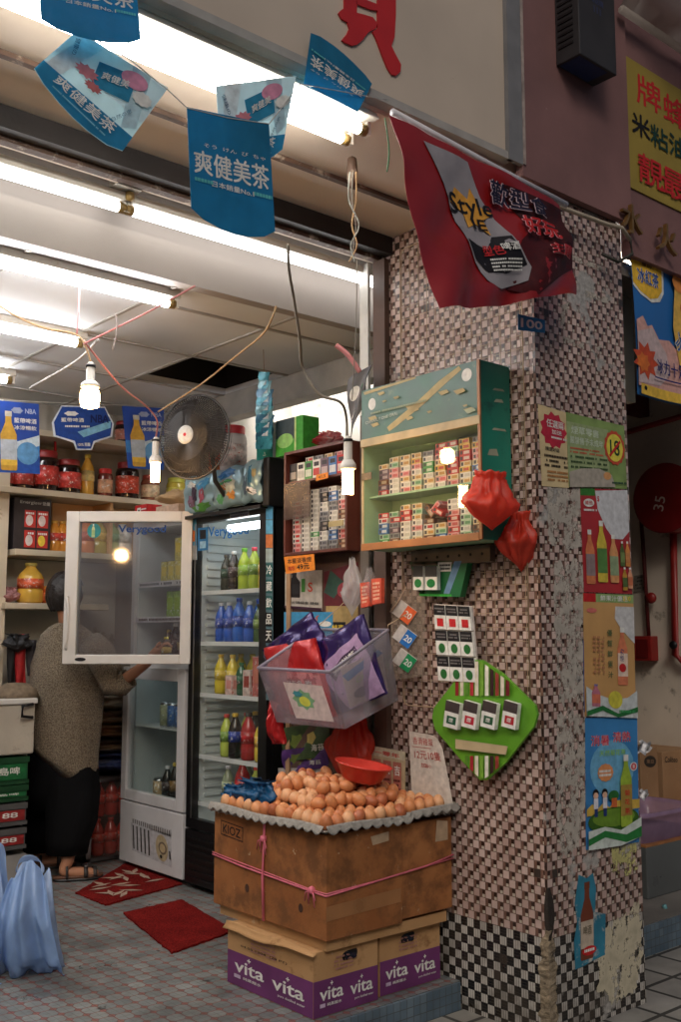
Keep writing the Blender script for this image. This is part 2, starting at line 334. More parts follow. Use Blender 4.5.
class Art:
    """a printed sheet: four real corners, a thin body and print lying on its front; u right, v down, both 0..1"""
    def __init__(s, TL, TR, BR, BL, base, thick=.0008, bend=None, n=12, dl=.0004, shape=None):
        s.c = [Vector(q) for q in (TL, TR, BR, BL)]; r = (s.c[1]-s.c[0]); d = (s.c[3]-s.c[0]); s.W = r.length; s.H = d.length
        s.nn = d.cross(r).normalized(); s.bend = bend; s.d = 0; s.dl = dl; s.mb = MB(); s.r = r.normalized(); s.dn = d.normalized()
        if shape:
            k = len(shape); s.mb.add([s.P(*q) for q in shape]+[s.P(q[0], q[1], -thick) for q in shape], [tuple(range(k)), tuple(range(2*k-1, k-1, -1))]+[(i, (i+1) % k, k+(i+1) % k, k+i) for i in range(k)], base)
        else:
            s.mb.surf(lambda a, b: s.P(a, b), n, n, base, bool(bend)); s.mb.surf(lambda a, b: s.P(a, b, -thick), n, n, base, bool(bend))
            e = [(i/n, 0) for i in range(n)]+[(1, i/n) for i in range(n)]+[(1-i/n, 1) for i in range(n)]+[(0, 1-i/n) for i in range(n)]; k = len(e)
            s.mb.add([s.P(*q) for q in e]+[s.P(q[0], q[1], -thick) for q in e], [(i, (i+1) % k, k+(i+1) % k, k+i) for i in range(k)], base)
    def P(s, u, v, d=0):
        a, b, c, e = s.c; p = a*(1-u)*(1-v)+b*u*(1-v)+c*u*v+e*(1-u)*v
        return p+s.nn*(d+(s.bend(u, v) if s.bend else 0))
    def up(s): s.d += s.dl; return s.d
    def rect(s, u0, v0, u1, v1, m):
        d = s.up(); s.mb.surf(lambda a, b: s.P(u0+(u1-u0)*a, v0+(v1-v0)*b, d), 8 if s.bend else 1, 8 if s.bend else 1, m); return s
    def poly(s, pts, m):
        d = s.up()
        if s.bend:                                       # cut the shape into small triangles so that it follows the curve
            from mathutils.geometry import delaunay_2d_cdt, intersect_point_line
            e = []
            for i in range(len(pts)):
                p, q = Vector(pts[i]), Vector(pts[(i+1) % len(pts)]); k = max(1, int((q-p).length/.06)); e += [p.lerp(q, j/k) for j in range(k)]
            us = [p.x for p in e]; vv = [p.y for p in e]; k = len(e); g = []
            u = min(us)+.03
            while u < max(us):
                v = min(vv)+.03
                while v < max(vv): g.append(Vector((u, v))); v += .06
                u += .06
            r = delaunay_2d_cdt(e+g, [(i, (i+1) % k) for i in range(k)], [], 1, 1e-6)
            s.mb.add([s.P(p.x, p.y, d) for p in r[0]], [tuple(f) for f in r[2]], m, True); return s
        s.mb.add([s.P(u, v, d) for u, v in pts], [tuple(range(len(pts)))], m); return s
    def ell(s, u, v, ru, rv, m, n=20, jag=0):
        if s.bend: return s.poly([(u+ru*math.cos(2*PI*i/n)*(1-jag*(i % 2)), v+rv*math.sin(2*PI*i/n)*(1-jag*(i % 2))) for i in range(n)], m)
        d = s.up(); pts = [s.P(u+ru*math.cos(2*PI*i/n)*(1-jag*(i % 2)), v+rv*math.sin(2*PI*i/n)*(1-jag*(i % 2)), d) for i in range(n)]
        s.mb.add([s.P(u, v, d)]+pts, [(0, 1+i, 1+(i+1) % n) for i in range(n)], m); return s
    def text(s, st, u, v, h, m, w=None, bold=0.0, rot=0, outline=None):
        if outline:
            for k in range(8): s.text(st, u+.035*math.cos(k*PI/4)*h*s.H/s.W, v+.035*math.sin(k*PI/4)*h, h, outline, w, 0, rot); s.d -= s.dl
            s.d += s.dl*.6
        d = s.up(); vs, fs, (x0, y0, x1, y1) = glyphs(st, bold)
        if not fs: return s
        sy = h*s.H/(y1-y0); sx = sy if w is None else w*s.W/(x1-x0); ca, sa = math.cos(rot), math.sin(rot); o = []
        for x, y in vs:
            a = (x-(x0+x1)/2)*sx; b = (y-(y0+y1)/2)*sy; a, b = a*ca-b*sa, a*sa+b*ca
            o.append(s.P(u+a/s.W, v-b/s.H, d))
        s.mb.add(o, fs, m)
        if cjk(st) and bold > .008:                       # heavier brush: the same strokes a hair apart
            for k, (du, dv_) in enumerate(((.03, .0), (.015, .025))): s.mb.add([p+s.r*(du*sy)-s.dn*(dv_*sy)+s.nn*(.00012*(k+1)) for p in o], fs, m)
        return s
    def lines(s, u0, v0, u1, n, dv, h, m, seed=1):           # small print, too small to read
        rn = random.Random(seed); d = s.up()
        for i in range(n):
            u = u0; v = v0+i*dv
            while u < u1-.01:
                wd = h*s.H/s.W*rn.uniform(.7, 1.0)
                if rn.random() < .88: s.mb.add([s.P(u, v, d), s.P(min(u+wd, u1), v, d), s.P(min(u+wd, u1), v+h, d), s.P(u, v+h, d)], [(0, 1, 2, 3)], m)
                u += wd*1.25
        return s
    def bottle(s, u, v0, v1, hw, body, label, cap, neck=.25):
        h = v1-v0; s.poly([(u-hw*.35, v0+h*.08), (u+hw*.35, v0+h*.08), (u+hw*.4, v0+h*neck*.7), (u+hw, v0+h*(neck+.12)), (u+hw, v1-h*.02), (u+hw*.85, v1), (u-hw*.85, v1), (u-hw, v1-h*.02), (u-hw, v0+h*(neck+.12)), (u-hw*.4, v0+h*neck*.7)], body)
        s.rect(u-hw*.42, v0, u+hw*.42, v0+h*.09, cap); s.rect(u-hw, v0+h*(neck+.2), u+hw, v0+h*.85, label); return s
    def build(s, name, parent=None, loc=None):
        return s.mb.build(name, parent, loc if loc is not None else (None if parent else s.c[3]))
def sheet(name, pts, plane, val, base, label, cat='poster', group=None, lift=.004, **k):
    """pts = TL TR BR BL photo points of a flat sheet fixed on the plane x=val or y=val"""
    f = PX if plane == 'x' else PY
    q = [f(u, v, val-lift) for u, v in pts]; a = Art(*q, base, **k); a.meta = (name, label, cat, group); return a
def fin(a):
    n, l, c, g = a.meta; o = a.build(n); tag(o, l, c, g); return o
# ================================================================ SETTING
concrete = mat('concrete', (120, 116, 110), .8, var=.3, vs=3, bump=.3)
steel = mat('brushed_steel', (170, 170, 172), .35, 1, vs=20)
dark_metal = mat('dark_painted_metal', (44, 38, 36), .5, .3, var=.35, vs=6, bump=.1)
rust = mat('rusty_brown_metal', (92, 66, 50), .65, .1, var=.5, vs=8, bump=.3, stain=((178, 160, 140), 12, .55))
white_paint = mat('white_enamel', (222, 220, 214), .35, var=.08, vs=5, stain=((170, 160, 146), 5, .66))
cream = mat('cream_board', (214, 196, 176), .6, var=.14, vs=2.2, stain=((168, 140, 116), 7, .68))
ceil_m = mat('ceiling_board', (222, 224, 226), .8, var=.14, vs=1.6)
wall_white = mat('old_white_paint', (196, 188, 172), .7, var=.25, vs=3, stain=((128, 112, 92), 4, .58), bump=.2)
sign_m = mat('sign_board', (206, 190, 172), .6, var=.16, vs=1.6, stain=((150, 120, 92), 9, .66))
mauve = mat('mauve_paint', (134, 96, 94), .7, var=.22, vs=3, stain=((176, 150, 146), 22, .68), bump=.15)
black = mat('black_plastic', (20, 20, 22), .35, var=.2)
tube_m = emit('fluorescent_tube', (.98, .98, 1), TUBE_E); bulb_m = emit('warm_bulb', (1, .58, .24), BULB_E)
red_pipe = mat('red_pipe_paint', (150, 30, 26), .4, var=.25)
M_ = MB; front_tube = emit('front_fluorescent_tube', (.98, .97, .96), FRONT_E)
# street ground, shop floor, step
STREET = -.1
b = M_(); b.box((-40, -30, -.4), (60, 2.835, STREET), small_tile('street_paving', 'x', .21, (150, 146, 138), (172, 168, 160), (70, 68, 64), vert=False, rough=.7)); o = b.build('pavement'); tag(o, 'grey diagonal paving of the street', kind='structure')
E_ = 2.84
b = M_(); b.box((-3, E_+.012, -.4), (3.9, 6.3, 0), floor_mat()); o = b.build('floor'); tag(o, 'worn grey and red mosaic shop floor', kind='structure')
blue_t = small_tile('blue_step_tile', 'x', .034, (88, 110, 128), (112, 132, 146), (84, 90, 92))
b = M_(); b.box((-3, E_, -.3), (3.04, E_+.012, -.003), blue_t); o = b.build('step_edge'); tag(o, 'pale blue tiled edge of the shop floor', kind='structure')
# the neighbour's raised floor
b = M_(); b.box((3.9, 2.76, -.3), (9, 5.2, .03), concrete); b.box((3.64, 2.745, -.25), (9, 2.76, .026), blue_t); o = b.build('neighbour_floor'); tag(o, "pale blue tiled step of the neighbour's shop", kind='structure')
# ceilings
b = M_(); b.box((-3, 2.43, 3.08), (3.05, 3.2, 3.16), cream); o = b.build('entrance_soffit'); tag(o, 'cream board soffit over the shop entrance', kind='structure')
b = M_(); b.box((-3, 2.885, 3.062), (3.04, 2.91, 3.079), rust); o = b.build('soffit_rail'); tag(o, 'thin rusty rail across the cream soffit', 'rail')
b = M_()
b.box((-3, 3.5, 2.745), (3.9, 3.56, 3.2), mat('riser_board', (158, 148, 140), .7, var=.12, vs=2)); b.box((-3, 3.3, 3.1), (3.9, 3.5, 3.2), ceil_m)
hx0, hx1, hy0, hy1 = 2.79, 3.42, 4.42, 5.05
for (x0, x1, y0, y1) in ((-3, hx0, 3.56, 6.1), (hx0, hx1, 3.56, hy0), (hx0, hx1, hy1, 6.1), (hx1, 3.9, 3.56, 6.1)): b.box((x0, y0, 2.75), (x1, y1, 2.79), ceil_m)
grid_m = mat('ceiling_grid', (166, 160, 152), .6)
for i in range(11): x = hx1-.005-i*.63; b.box((x-.009, 3.561, 2.743), (x+.009, 6.0, 2.751), grid_m)
for i in range(5): y = hy0-.63+i*.63; b.box((-3, y-.009, 2.7415), (3.8, y+.009, 2.7495), grid_m)
b.box((hx0-.1, hy0-.1, 3.1), (hx1+.1, hy1+.1, 3.12), mat('void_dark', (22, 18, 17), .9))
for (x0, x1, y0, y1) in ((hx0-.02, hx0, hy0, hy1), (hx1, hx1+.02, hy0, hy1), (hx0, hx1, hy0-.02, hy0), (hx0, hx1, hy1, hy1+.02)): b.box((x0, y0, 2.79), (x1, y1, 3.1), MATS['void_dark'])
o = b.build('ceiling'); tag(o, 'tiled ceiling of the shop with one panel missing', kind='structure')
# door head: dark beam with rusty track under it
t = thing('shutter_track', (0, 3.2, 3.0), 'dark rusty shutter track across the top of the shop opening', 'shutter track')
b = M_(); b.box((-3, 3.2, 3.0), (3.048, 3.25, 3.079), dark_metal); b.build('beam', t)
b = M_(); b.box((-3, 3.262, 2.985), (3.04, 3.30, 3.03), rust); b.build('rail', t)
b = M_(); b.box((-3, 3.30, 3.0), (3.9, 3.34, 3.2), cream); b.build('backing_board', t)
# walls
def wall(name, boxes, m, label): 
    b = M_(); [b.box(*q, m) for q in boxes]; o = b.build(name); return tag(o, label, 'wall')
corr = NB('corrugated_wall'); cw = corr.op('SINE', corr.op('MULTIPLY', corr.x, 70)); corr.done(corr.mul(corr.mix(corr.noise(3), (150, 140, 126), (186, 176, 160)), corr.noise(2, .7, 1)), .7, cw, .8)
wall('back_wall', [((-3, 5.98, 0), (3.9, 6.1, 2.75))], MATS['corrugated_wall'], 'pale corrugated wall behind the shelves at the back of the shop')
wall('side_wall', [((3.8, 3.26, 0), (3.9, 5.98, 2.75))], wall_white, 'old white side wall behind the two drink fridges')
wall('far_side_wall', [((-3.1, 3.2, 0), (-3, 6.1, 3.2))], wall_white, 'old white wall on the far left side of the shop')
# tiled pillar
t = thing('tiled_pillar', (3.05, 2.42, STREET), 'square pillar clad in pink and brown mosaic tiles above black and white ones', 'pillar')
b = M_(); ml = pillar_mat('pillar_tiles_left', 'y', .243+.1); mr_ = pillar_mat('pillar_tiles_street', 'x', .243+.1)
b.box((3.062, 2.432, STREET), (3.628, 3.25, 3.08), concrete); b.build('core', t)
b = M_(); b.box((3.05, 2.432, STREET), (3.0615, 3.245, 3.079), ml); b.build('side_tiles', t)
b = M_(); b.box((3.05, 2.42, STREET), (3.64, 2.4315, 3.05), mr_); b.box((3.6285, 2.432, STREET), (3.64, 3.245, 3.05), ml); b.build('street_tiles', t)
b = M_()          # broken edge low on the corner
rn = random.Random(3); br = mat('broken_render', (150, 134, 110), .9, var=.5, vs=24, bump=1.0, bs=60, stain=((66, 56, 46), 30, .56))
ringz = [STREET+i*.011 for i in range(35)]; rings = []
for i, z in enumerate(ringz):
    q = (.036+.016*noise.noise(Vector((i*.21, 0, 4)))+.010*rn.random())*(1 if i < 27 else max(.15, 1-(i-27)*.11))
    rings.append([Vector((3.05-.004, 2.42+q, z)), Vector((3.05-.006, 2.42-.004, z)), Vector((3.05+q*.8, 2.42-.005, z)), Vector((3.066, 2.436, z))])
rings = [[p+Vector((rn.uniform(-.003, .003), rn.uniform(-.003, .003), 0)) for p in r_] for r_ in rings]; b.loft(rings, br, True, False); b.build('broken_corner', t)
b = M_(); ringz = [.24+i*.03 for i in range(7)]; rings = []
for i, z in enumerate(ringz):
    q = .028*math.sin(PI*(i+.4)/6.8)+.004; rings.append([Vector((3.05-.003, 2.42+q*.5, z)), Vector((3.05-.004, 2.42-.004, z)), Vector((3.05+q, 2.42-.004, z)), Vector((3.06, 2.43, z))])
b.loft(rings, mat('dark_crack', (48, 40, 34), .9, var=.4, bump=.5), True, False); b.build('corner_gap', t)
# brown door post and metal column behind the pillar
t = thing('door_post', (3.05, 3.25, 0), 'dark brown shutter post standing behind the tiled pillar', 'door post')
b = M_(); b.box((3.052, 3.246, 0), (3.2, 3.335, 3.0), dark_metal, None); b.build('post', t)
b = M_(); b.box((3.02, 3.225, 0), (3.049, 3.30, 2.985), mat('brown_post', (92, 70, 60), .6, var=.35, vs=5)); b.build('flange', t)
b = M_(); b.box((3.03, 3.345, 2.3), (3.045, 3.40, 3.0), mat('lit_grey_strip', (226, 224, 218), .4)); b.build('lit_grey_strip', t)  # same grey metal as below; lamplight at its top painted in as white
b = M_(); b.box((3.03, 3.345, 0), (3.045, 3.40, 2.299), mat('grey_strip', (120, 112, 106), .6, var=.3)); b.build('grey_strip', t)
wall('post_infill', [((3.2, 3.25, 0), (3.8, 3.34, 3.1))], concrete, 'short concrete wall between the pillar and the shop side')

# fascia above the entrance
t = thing('shop_sign', (0, 2.38, 3.12), 'long beige shop sign board with a red brush character over the entrance', 'sign')
b = M_(); b.box((-3, 2.40, 3.125), (2.93, 2.46, 5.2), sign_m); b.build('board', t)
fr = mat('sign_frame', (170, 166, 160), .5, var=.2)
b = M_(); b.box((-3, 2.385, 3.095), (2.90, 2.47, 3.124), fr); b.build('lower_frame', t)
b = M_(); b.box((2.875, 2.38, 3.095), (2.955, 2.399, 5.2), mat('grey_frame', (126, 126, 128), .5, var=.2)); b.build('side_frame', t)
redp = mat('red_sign_paint', (196, 22, 24), .5, var=.12)
def brush(pts):                                       # one brush stroke, traced in metres on the board
    b = M_(); q = [PY(250+x/4.006, y/4.006, 2.3995) for x, y in pts]; k = len(q); f = [p+Vector((0, -.006, 0)) for p in q]
    b.add(q+f, [tuple(range(k, 2*k))]+[(i, (i+1) % k, k+(i+1) % k, k+i) for i in range(k)], redp); b.build('brush_stroke', t)
brush([(372, -150), (420, -150), (424, 20), (424, 54), (455, 62), (488, 72), (506, 96), (500, 116), (470, 132), (446, 164), (424, 182), (404, 186), (378, 174), (364, 164), (384, 140), (394, 118), (386, 92), (362, 78), (350, 56), (358, 46), (374, 34)])
brush([(506, -150), (580, -150), (580, 60), (575, 150), (562, 186), (582, 226), (601, 262), (598, 290), (580, 306), (562, 300), (546, 276), (526, 226), (512, 188), (500, 156), (486, 130), (507, 116)])
brush([(421, 18), (450, 30), (482, 42), (507, 46), (507, 20), (460, 2), (424, -14)])
brush([(330, -210), (640, -250), (640, -160), (330, -148)])
# mauve fascia over the pillar and the neighbour
t = thing('mauve_fascia', (3.0, 2.36, 2.98), 'dull mauve painted fascia above the tiled pillar', 'fascia')
b = M_(); b.box((2.957, 2.385, 3.055), (3.675, 2.419, 5.2), mauve); b.box((3.645, 2.40, 2.985), (3.675, 2.419, 3.055), mauve); b.build('panel', t)
b = M_(); b.box((2.957, 2.3795, 3.1), (2.972, 2.3845, 5.2), mat('pale_edge', (176, 160, 152), .7, var=.4, vs=20)); b.build('worn_edge', t)
t2 = thing('neighbour_fascia', (3.7, 2.4, 2.7), "mauve fascia over the neighbour's doorway", 'fascia')
b = M_(); b.box((3.69, 2.405, 2.93), (9, 2.45, 5.2), mauve); b.build('panel', t2)
wall('upper_front', [((-3, 2.47, 3.165), (9, 2.9, 9))], concrete, 'concrete front of the building above the shop')
b = M_(); b.box((3.64, 2.46, 2.86), (9, 5.0, 2.92), mat('dim_ceiling', (120, 110, 100), .8)); o = b.build('neighbour_ceiling'); tag(o, "ceiling of the neighbour's doorway", kind='structure')
# awning top right
t = thing('awning', (4, 1.9, 3.6), 'dusty grey canvas awning above the yellow sign', 'awning')
awm = mat('grey_canvas', (196, 188, 178), .8, var=.2, vs=3, bump=.2)
_n = awm.node_tree.nodes; _tl = _n.new('ShaderNodeBsdfTranslucent'); _tl.inputs[0].default_value = (.86, .82, .78, 1); _mx = _n.new('ShaderNodeMixShader'); _mx.inputs[0].default_value = .7
awm.node_tree.links.new(_n['Principled BSDF'].outputs[0], _mx.inputs[1]); awm.node_tree.links.new(_tl.outputs[0], _mx.inputs[2]); awm.node_tree.links.new(_mx.outputs[0], _n['Material Output'].inputs[0])
A0 = PY(622, 12, 2.36); A1 = PY(690, 62, 2.36)
b = M_(); dirx = (A1-A0)
def awn(u, v):
    p = A0+dirx*(u*7.0-.02); s = .5-.5*math.cos(v*PI*.5)
    return (p.x, 2.36-v*.9, A0.z+(A1-A0).z*0+ .02+.9*(v**.7)*.55+.015*math.sin(u*60))
b.surf(awn, 40, 10, awm); b.build('canvas', t, solid=.006)
b = M_(); b.tube([(A0.x-.02, 2.35, A0.z), (A0.x+3.6, 2.35, A0.z)], .018, awm); b.build('edge_bar', t)

# neighbour's alcove
wall('alcove_wall', [((5.6, 2.78, .03), (5.7, 5.0, 2.86))], mat('alcove_paint', (222, 208, 190), .8, var=.15, vs=3, stain=((130, 116, 100), 5, .6)), "plain beige wall carrying the fire hose reel")
wall('alcove_back_wall', [((3.64, 4.9, .03), (5.6, 5.0, 2.86))], MATS['alcove_paint'], "shadowed end wall of the neighbour's doorway")
# opposite side of the street (seen only in reflections, shades the sky)
t = thing('opposite_building', (0, -11, STREET), 'grey building across the street', 'building')
b = M_(); b.box((-22, -13, STREET), (30, -11, 8.5), mat('pale_render', (196, 196, 200), .8, var=.3, vs=.6)); b.build('wall', t)
wm = mat('dark_window', (40, 46, 54), .1, var=.3); sm = mat('shop_front', (150, 60, 50), .6, var=.6, vs=.5)
b = M_(); 
for i in range(14):
    for j in range(2): b.box((-20+i*3.4, -11.0, 3.6+j*2.2), (-18+i*3.4, -10.95, 4.9+j*2.2), wm)
b.build('window', t)['kind'] = 'stuff'
b = M_(); b.box((-22, -10.97, .1), (30, -10.9, 2.6), sm); b.build('shop_front', t)

# ================================================================ FLUORESCENT LAMPS
housing = mat('lamp_housing', (214, 208, 196), .45, var=.12, vs=8, stain=((150, 120, 70), 14, .66)); brass = mat('lamp_holder', (150, 120, 60), .5, var=.5, vs=30)
def lamp(a, bb, label, tubes=1, wd=.05, group='fluorescent lamps under the ceiling', up=.045, gap=.04, tm=None):
    a = Vector(a); bb = Vector(bb); d = (bb-a).normalized(); s = Vector((-d.y, d.x, 0)); t = thing('fluorescent_lamp', tuple((a+bb)/2+Vector((0, 0, up))), label, 'ceiling lamp', group)
    m = M_(); hw = wd/2
    def pt(k, sx, z): return k+s*sx+Vector((0, 0, z))
    m.hexa([pt(a-d*.05, -hw, up-.022), pt(bb+d*.05, -hw, up-.022), pt(bb+d*.05, hw, up-.022), pt(a-d*.05, hw, up-.022)], [pt(a-d*.05, -hw*.8, up+.015), pt(bb+d*.05, -hw*.8, up+.015), pt(bb+d*.05, hw*.8, up+.015), pt(a-d*.05, hw*.8, up+.015)], housing); m.build('housing', t, bevel=.004)
    for i in range(tubes):
        o = 0 if tubes == 1 else (i-.5)*gap*2
        m = M_(); m.tube([a+s*o, bb+s*o], .019, tm or tube_m, 12); m.build('tube', t)
        for e, q in ((a, -1), (bb, 1)):
            m = M_(); m.tube([e+s*o+d*q*.002, e+s*o+d*q*.03], .0205, brass, 8); m.hexa([pt(e+d*q*.03, o-.014, -.016), pt(e+d*q*.045, o-.014, -.016), pt(e+d*q*.045, o+.014, -.016), pt(e+d*q*.03, o+.014, -.016)], [pt(e+d*q*.03, o-.014, up-.022), pt(e+d*q*.045, o-.014, up-.022), pt(e+d*q*.045, o+.014, up-.022), pt(e+d*q*.03, o+.014, up-.022)], housing); m.build('holder', t)
    return t
e = PZ(378, 117, 3.05); ye = 2.52
lamp((e.x-2.44, ye, 3.025), (e.x-.03, ye, 3.025), 'long twin tube fluorescent lamp along the outside of the entrance below the sign', 2, .2, 'outside lamps', .05, .045, emit('outer_fluorescent_tube', (1, .96, .88), 24))
xe = PY(118, 207, 3.4).x; z1 = PY(118, 207, 3.4).z
lamp((xe-1.2, 3.4, z1), (xe, 3.4, z1), 'front ceiling lamp whose tube runs out of the left edge of the picture', 1, tm=front_tube)
x2 = PY(128, 214, 3.4).x; lamp((x2+.02, 3.4, z1), (x2+1.75, 3.4, z1), 'front ceiling lamp whose tube runs behind the square blue pennant', 1, tm=front_tube)
for (u, v, lb) in ((168, 303, 'second ceiling lamp from the entrance'), (76, 343, 'third ceiling lamp from the entrance'), (6, 380, 'farthest ceiling lamp at the back left of the shop')):
    q = PZ(u, v, 2.69); lamp((q.x-1.2, q.y, 2.69), (q.x, q.y, 2.69), lb)
lamp((3.56, 5.25, 2.69), (3.56, 4.02, 2.69), 'fluorescent lamp running above the two fridges')
# bracket between the two front lamps
t = thing('lamp_bracket', (xe+.03, 3.36, 3.0), 'cream box bracket where the two front lamps meet', 'bracket')
b = M_(); b.box((xe-.04, 3.32, 3.0), (xe+.07, 3.40, 3.09), housing); b.build('box', t, bevel=.003)
b = M_(); b.lathe([(.014, 0), (.018, .01), (.018, .03), (.01, .036)], (xe+.035, 3.375, 2.962), brass, 10); b.build('plug', t)
# neighbour's tube, lengthened behind the banner to light the alcove, with a white panel
t = thing('light_panel', (3.7, 2.6, 2.2), 'tall off white panel with a bright tube end beside the drink banner', 'light panel')
q0 = PY(617, 275, 2.62); q1 = PY(633, 402, 2.62)
b = M_(); b.box((q0.x-.05, 2.62, q1.z), (q1.x+.02, 2.66, q0.z+.12), mat('panel_cream', (222, 212, 184), .5, var=.1)); b.build('panel', t)
b = M_(); b.tube([(q0.x-.03, 2.53, q0.z+.0), (q1.x+1.2, 2.53, q0.z+.0)], .022, tube_m, 10); b.build('tube', t)
# beam at top right of hanging things above the fridges
b = M_(); p0 = PX(200, 410, 3.45); b.box((3.40, 3.35, 2.60), (3.5, 5.9, 2.742), mat('grey_beam', (176, 170, 160), .6, var=.2)); o = b.build('ceiling_beam'); tag(o, 'grey boxed beam running over the fridges', 'beam')
# ================================================================ SIGNS, POSTERS, BANNERS
W_ = mc(236, 236, 230); K_ = mc(26, 24, 26); RD = mc(204, 30, 34); TEAL = mc(18, 122, 158); PALE = mc(176, 222, 236); BLUE = mc(24, 70, 160); YEL = mc(240, 206, 50); GRN = mc(60, 130, 50); ORG = mc(232, 130, 50); CREAM = mc(232, 216, 176)
pen_teal = film('pennant_teal', (20, 132, 176), .985, .45)
def pennant(pts, y, label, white=False, flip=False, drop=.1):
    q = [PY(u, v, y) for u, v in pts]
    shp = [(0, 0), (1, 0), (1, .88), (.86, .95), (.66, .99), (.5, 1), (.34, .99), (.14, .95), (0, .88)]
    a = Art(*q, pen_teal if not white else film('pennant_pale', (214, 238, 244), .98, .5), shape=shp, thick=.0012, dl=.0006)
    if white:
        a.rect(.0, .0, 1, .5, film('pennant_pale_b', (232, 244, 248), .97, .5)); a.poly([(.1, 0), (.3, 0), (.18, .7), (.02, .7)], mc(226, 240, 244)); a.poly([(.6, 0), (.8, 0), (.98, .6), (.86, .7)], mc(190, 224, 236))
        a.poly([(0, .7), (1, .7), (1, .88), (.86, .95), (.66, .99), (.5, 1), (.34, .99), (.14, .95), (0, .88)], pen_teal)
        a.poly([(.34, .22), (.7, .1), (.78, .42), (.42, .54)], mc(40, 140, 180)); a.ell(.7, .16, .14, .1, mc(226, 150, 180)); a.ell(.32, .44, .13, .09, mc(214, 130, 140), jag=.3); a.ell(.45, .55, .1, .06, mc(200, 110, 110), jag=.3)
        a.text('爽健美', .56, .3, .1, W_, .26, .01, rot=.3); a.ell(.86, .3, .11, .08, W_, jag=.15); a.text('健康の', .1, .25, .06, mc(60, 100, 130), .2, rot=-1.2); a.text('自然の恵', .8, .6, .05, mc(50, 110, 140), .2, rot=1.1)
        a.text('爽健美茶', .5, .79, .13, W_, .66, .015); a.lines(.2, .9, .8, 1, .05, .015, mc(140, 200, 215))
    else:
        a.text('そう  けん  び  ちゃ', .55, .3, .035, W_, .75, .005); a.text('爽健美茶', .5, .46, .2, W_, .9, .022); a.text('日本銷量No.1', .5, .62, .05, W_, .5, .01); a.lines(.05, .6, .26, 1, .05, .03, mc(90, 190, 190)); a.lines(.75, .6, .98, 1, .05, .03, mc(90, 190, 190))
    o = a.build('pennant'); return tag(o, label, 'pennant', 'drink pennants strung across the entrance')
pennant([(36, -62), (134, -38), (142, 50), (42, 30)], 2.25, 'dark teal pennant cut off by the top edge of the picture', False)
pennant([(78, 30), (168, 88), (116, 160), (28, 74)], 2.30, 'tilted pale pennant picturing a tea cup', True)
pennant([(187, 107), (269, 124), (276, 246), (192, 222)], 2.28, 'square hanging teal pennant lettered 爽健美茶 with small print', False)
pennant([(216, 86), (296, 76), (280, 160), (222, 168)], 2.34, 'pale pennant mostly hidden behind the hanging teal one', True)
pennant([(358, 112), (304, 84), (312, 26), (374, 80)], 2.372, 'small teal pennant flipped upside down against the sign board', False)
b = M_(); pts = [PY(20, -30, 2.27), PY(80, 30, 2.28), PY(128, 58, 2.3), PY(168, 90, 2.29), PY(187, 108, 2.28), PY(228, 118, 2.28), PY(269, 124, 2.28), PY(300, 84, 2.36), PY(388, 100, 2.37)]
b.tube(pts, .0018, mc(200, 200, 196), 5); o = b.build('string'); tag(o, 'thin white string carrying the tea pennants', 'string')

# red beer banner and its pole
redb = mat('red_banner_vinyl', (146, 17, 19), .35, var=.16, vs=3, bump=.1, bs=12)
q = [PY(388, 116, 2.33), PY(562, 204, 2.30), PY(582, 292, 2.26), PY(431, 313, 2.24)]
a = Art(*q, redb, bend=lambda u, v: .022*math.sin(u*9+1)*(.3+v)+.012*math.sin(v*8+u*4)+.007*math.sin(u*22+v*13)*(.4+v)+.01*noise.noise(Vector((u*6, v*6, 2))), n=34, dl=.0016, thick=.001)
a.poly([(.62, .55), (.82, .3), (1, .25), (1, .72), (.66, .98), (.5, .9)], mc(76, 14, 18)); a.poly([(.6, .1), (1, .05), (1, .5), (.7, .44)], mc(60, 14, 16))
silver = mat('printed_silver', (158, 152, 156), .4, var=.2, vs=12); pk = mc(30, 26, 30)
a.poly([(.14, .08), (.40, .06), (.46, .26), (.56, .46), (.65, .76), (.62, .86), (.46, .9), (.38, .84), (.31, .6), (.25, .34)], silver)
a.poly([(.31, .58), (.43, .63), (.48, .53), (.57, .52), (.63, .74), (.50, .80), (.4, .79), (.35, .7)], pk)
a.poly([(.30, .26), (.38, .3), (.4, .22), (.44, .33), (.52, .36), (.45, .42), (.48, .52), (.4, .46), (.34, .5), (.34, .4), (.26, .36)], mc(226, 160, 50))
a.text('Style', .385, .36, .15, K_, .26, .02, rot=.12); a.text('IE', .42, .46, .07, K_, .09, .01, rot=.12); a.text('型色', .45, .64, .07, RD, .11, .03, rot=.1); a.text('啤酒', .54, .61, .06, W_, .09, .03, rot=.1); a.lines(.42, .70, .60, 4, .025, .012, W_)
a.text('歡型食', .68, .2, .16, mc(40, 36, 60), .34, .02, outline=mc(230, 200, 210)); a.text('好玩', .76, .42, .16, RD, .22, .01, outline=mc(240, 160, 170)); a.text('主題', .84, .62, .1, mc(210, 50, 60), .17, .03, outline=mc(240, 170, 170))
t = thing('hanging_banner', q[0], 'red vinyl banner with a silver bottle hanging slack from a white pole', 'banner')
a.build('banner_sheet', t)
b = M_(); pA = PY(392, 112, 2.335); pB = PY(566, 205, 2.325)
b.tube([pA, (pA+pB)/2+Vector((0, 0, -.004)), pB], .013, mat('white_film', (206, 204, 210), .4), 8); b.build('sleeve', t)
t = thing('banner_pole', PY(560, 205, 2.35), 'dirty white plastic pole holding the red banner in front of the pillar', 'pole')
b = M_(); pC = PY(622, 228, 2.35); b.tube([PY(490, 168, 2.36), PY(560, 207, 2.36), PY(606, 224, 2.355), pC, PY(630, 240, 2.35)], .009, mat('yellowed_pipe', (186, 172, 150), .5, var=.3, vs=14), 8); b.build('tube', t)
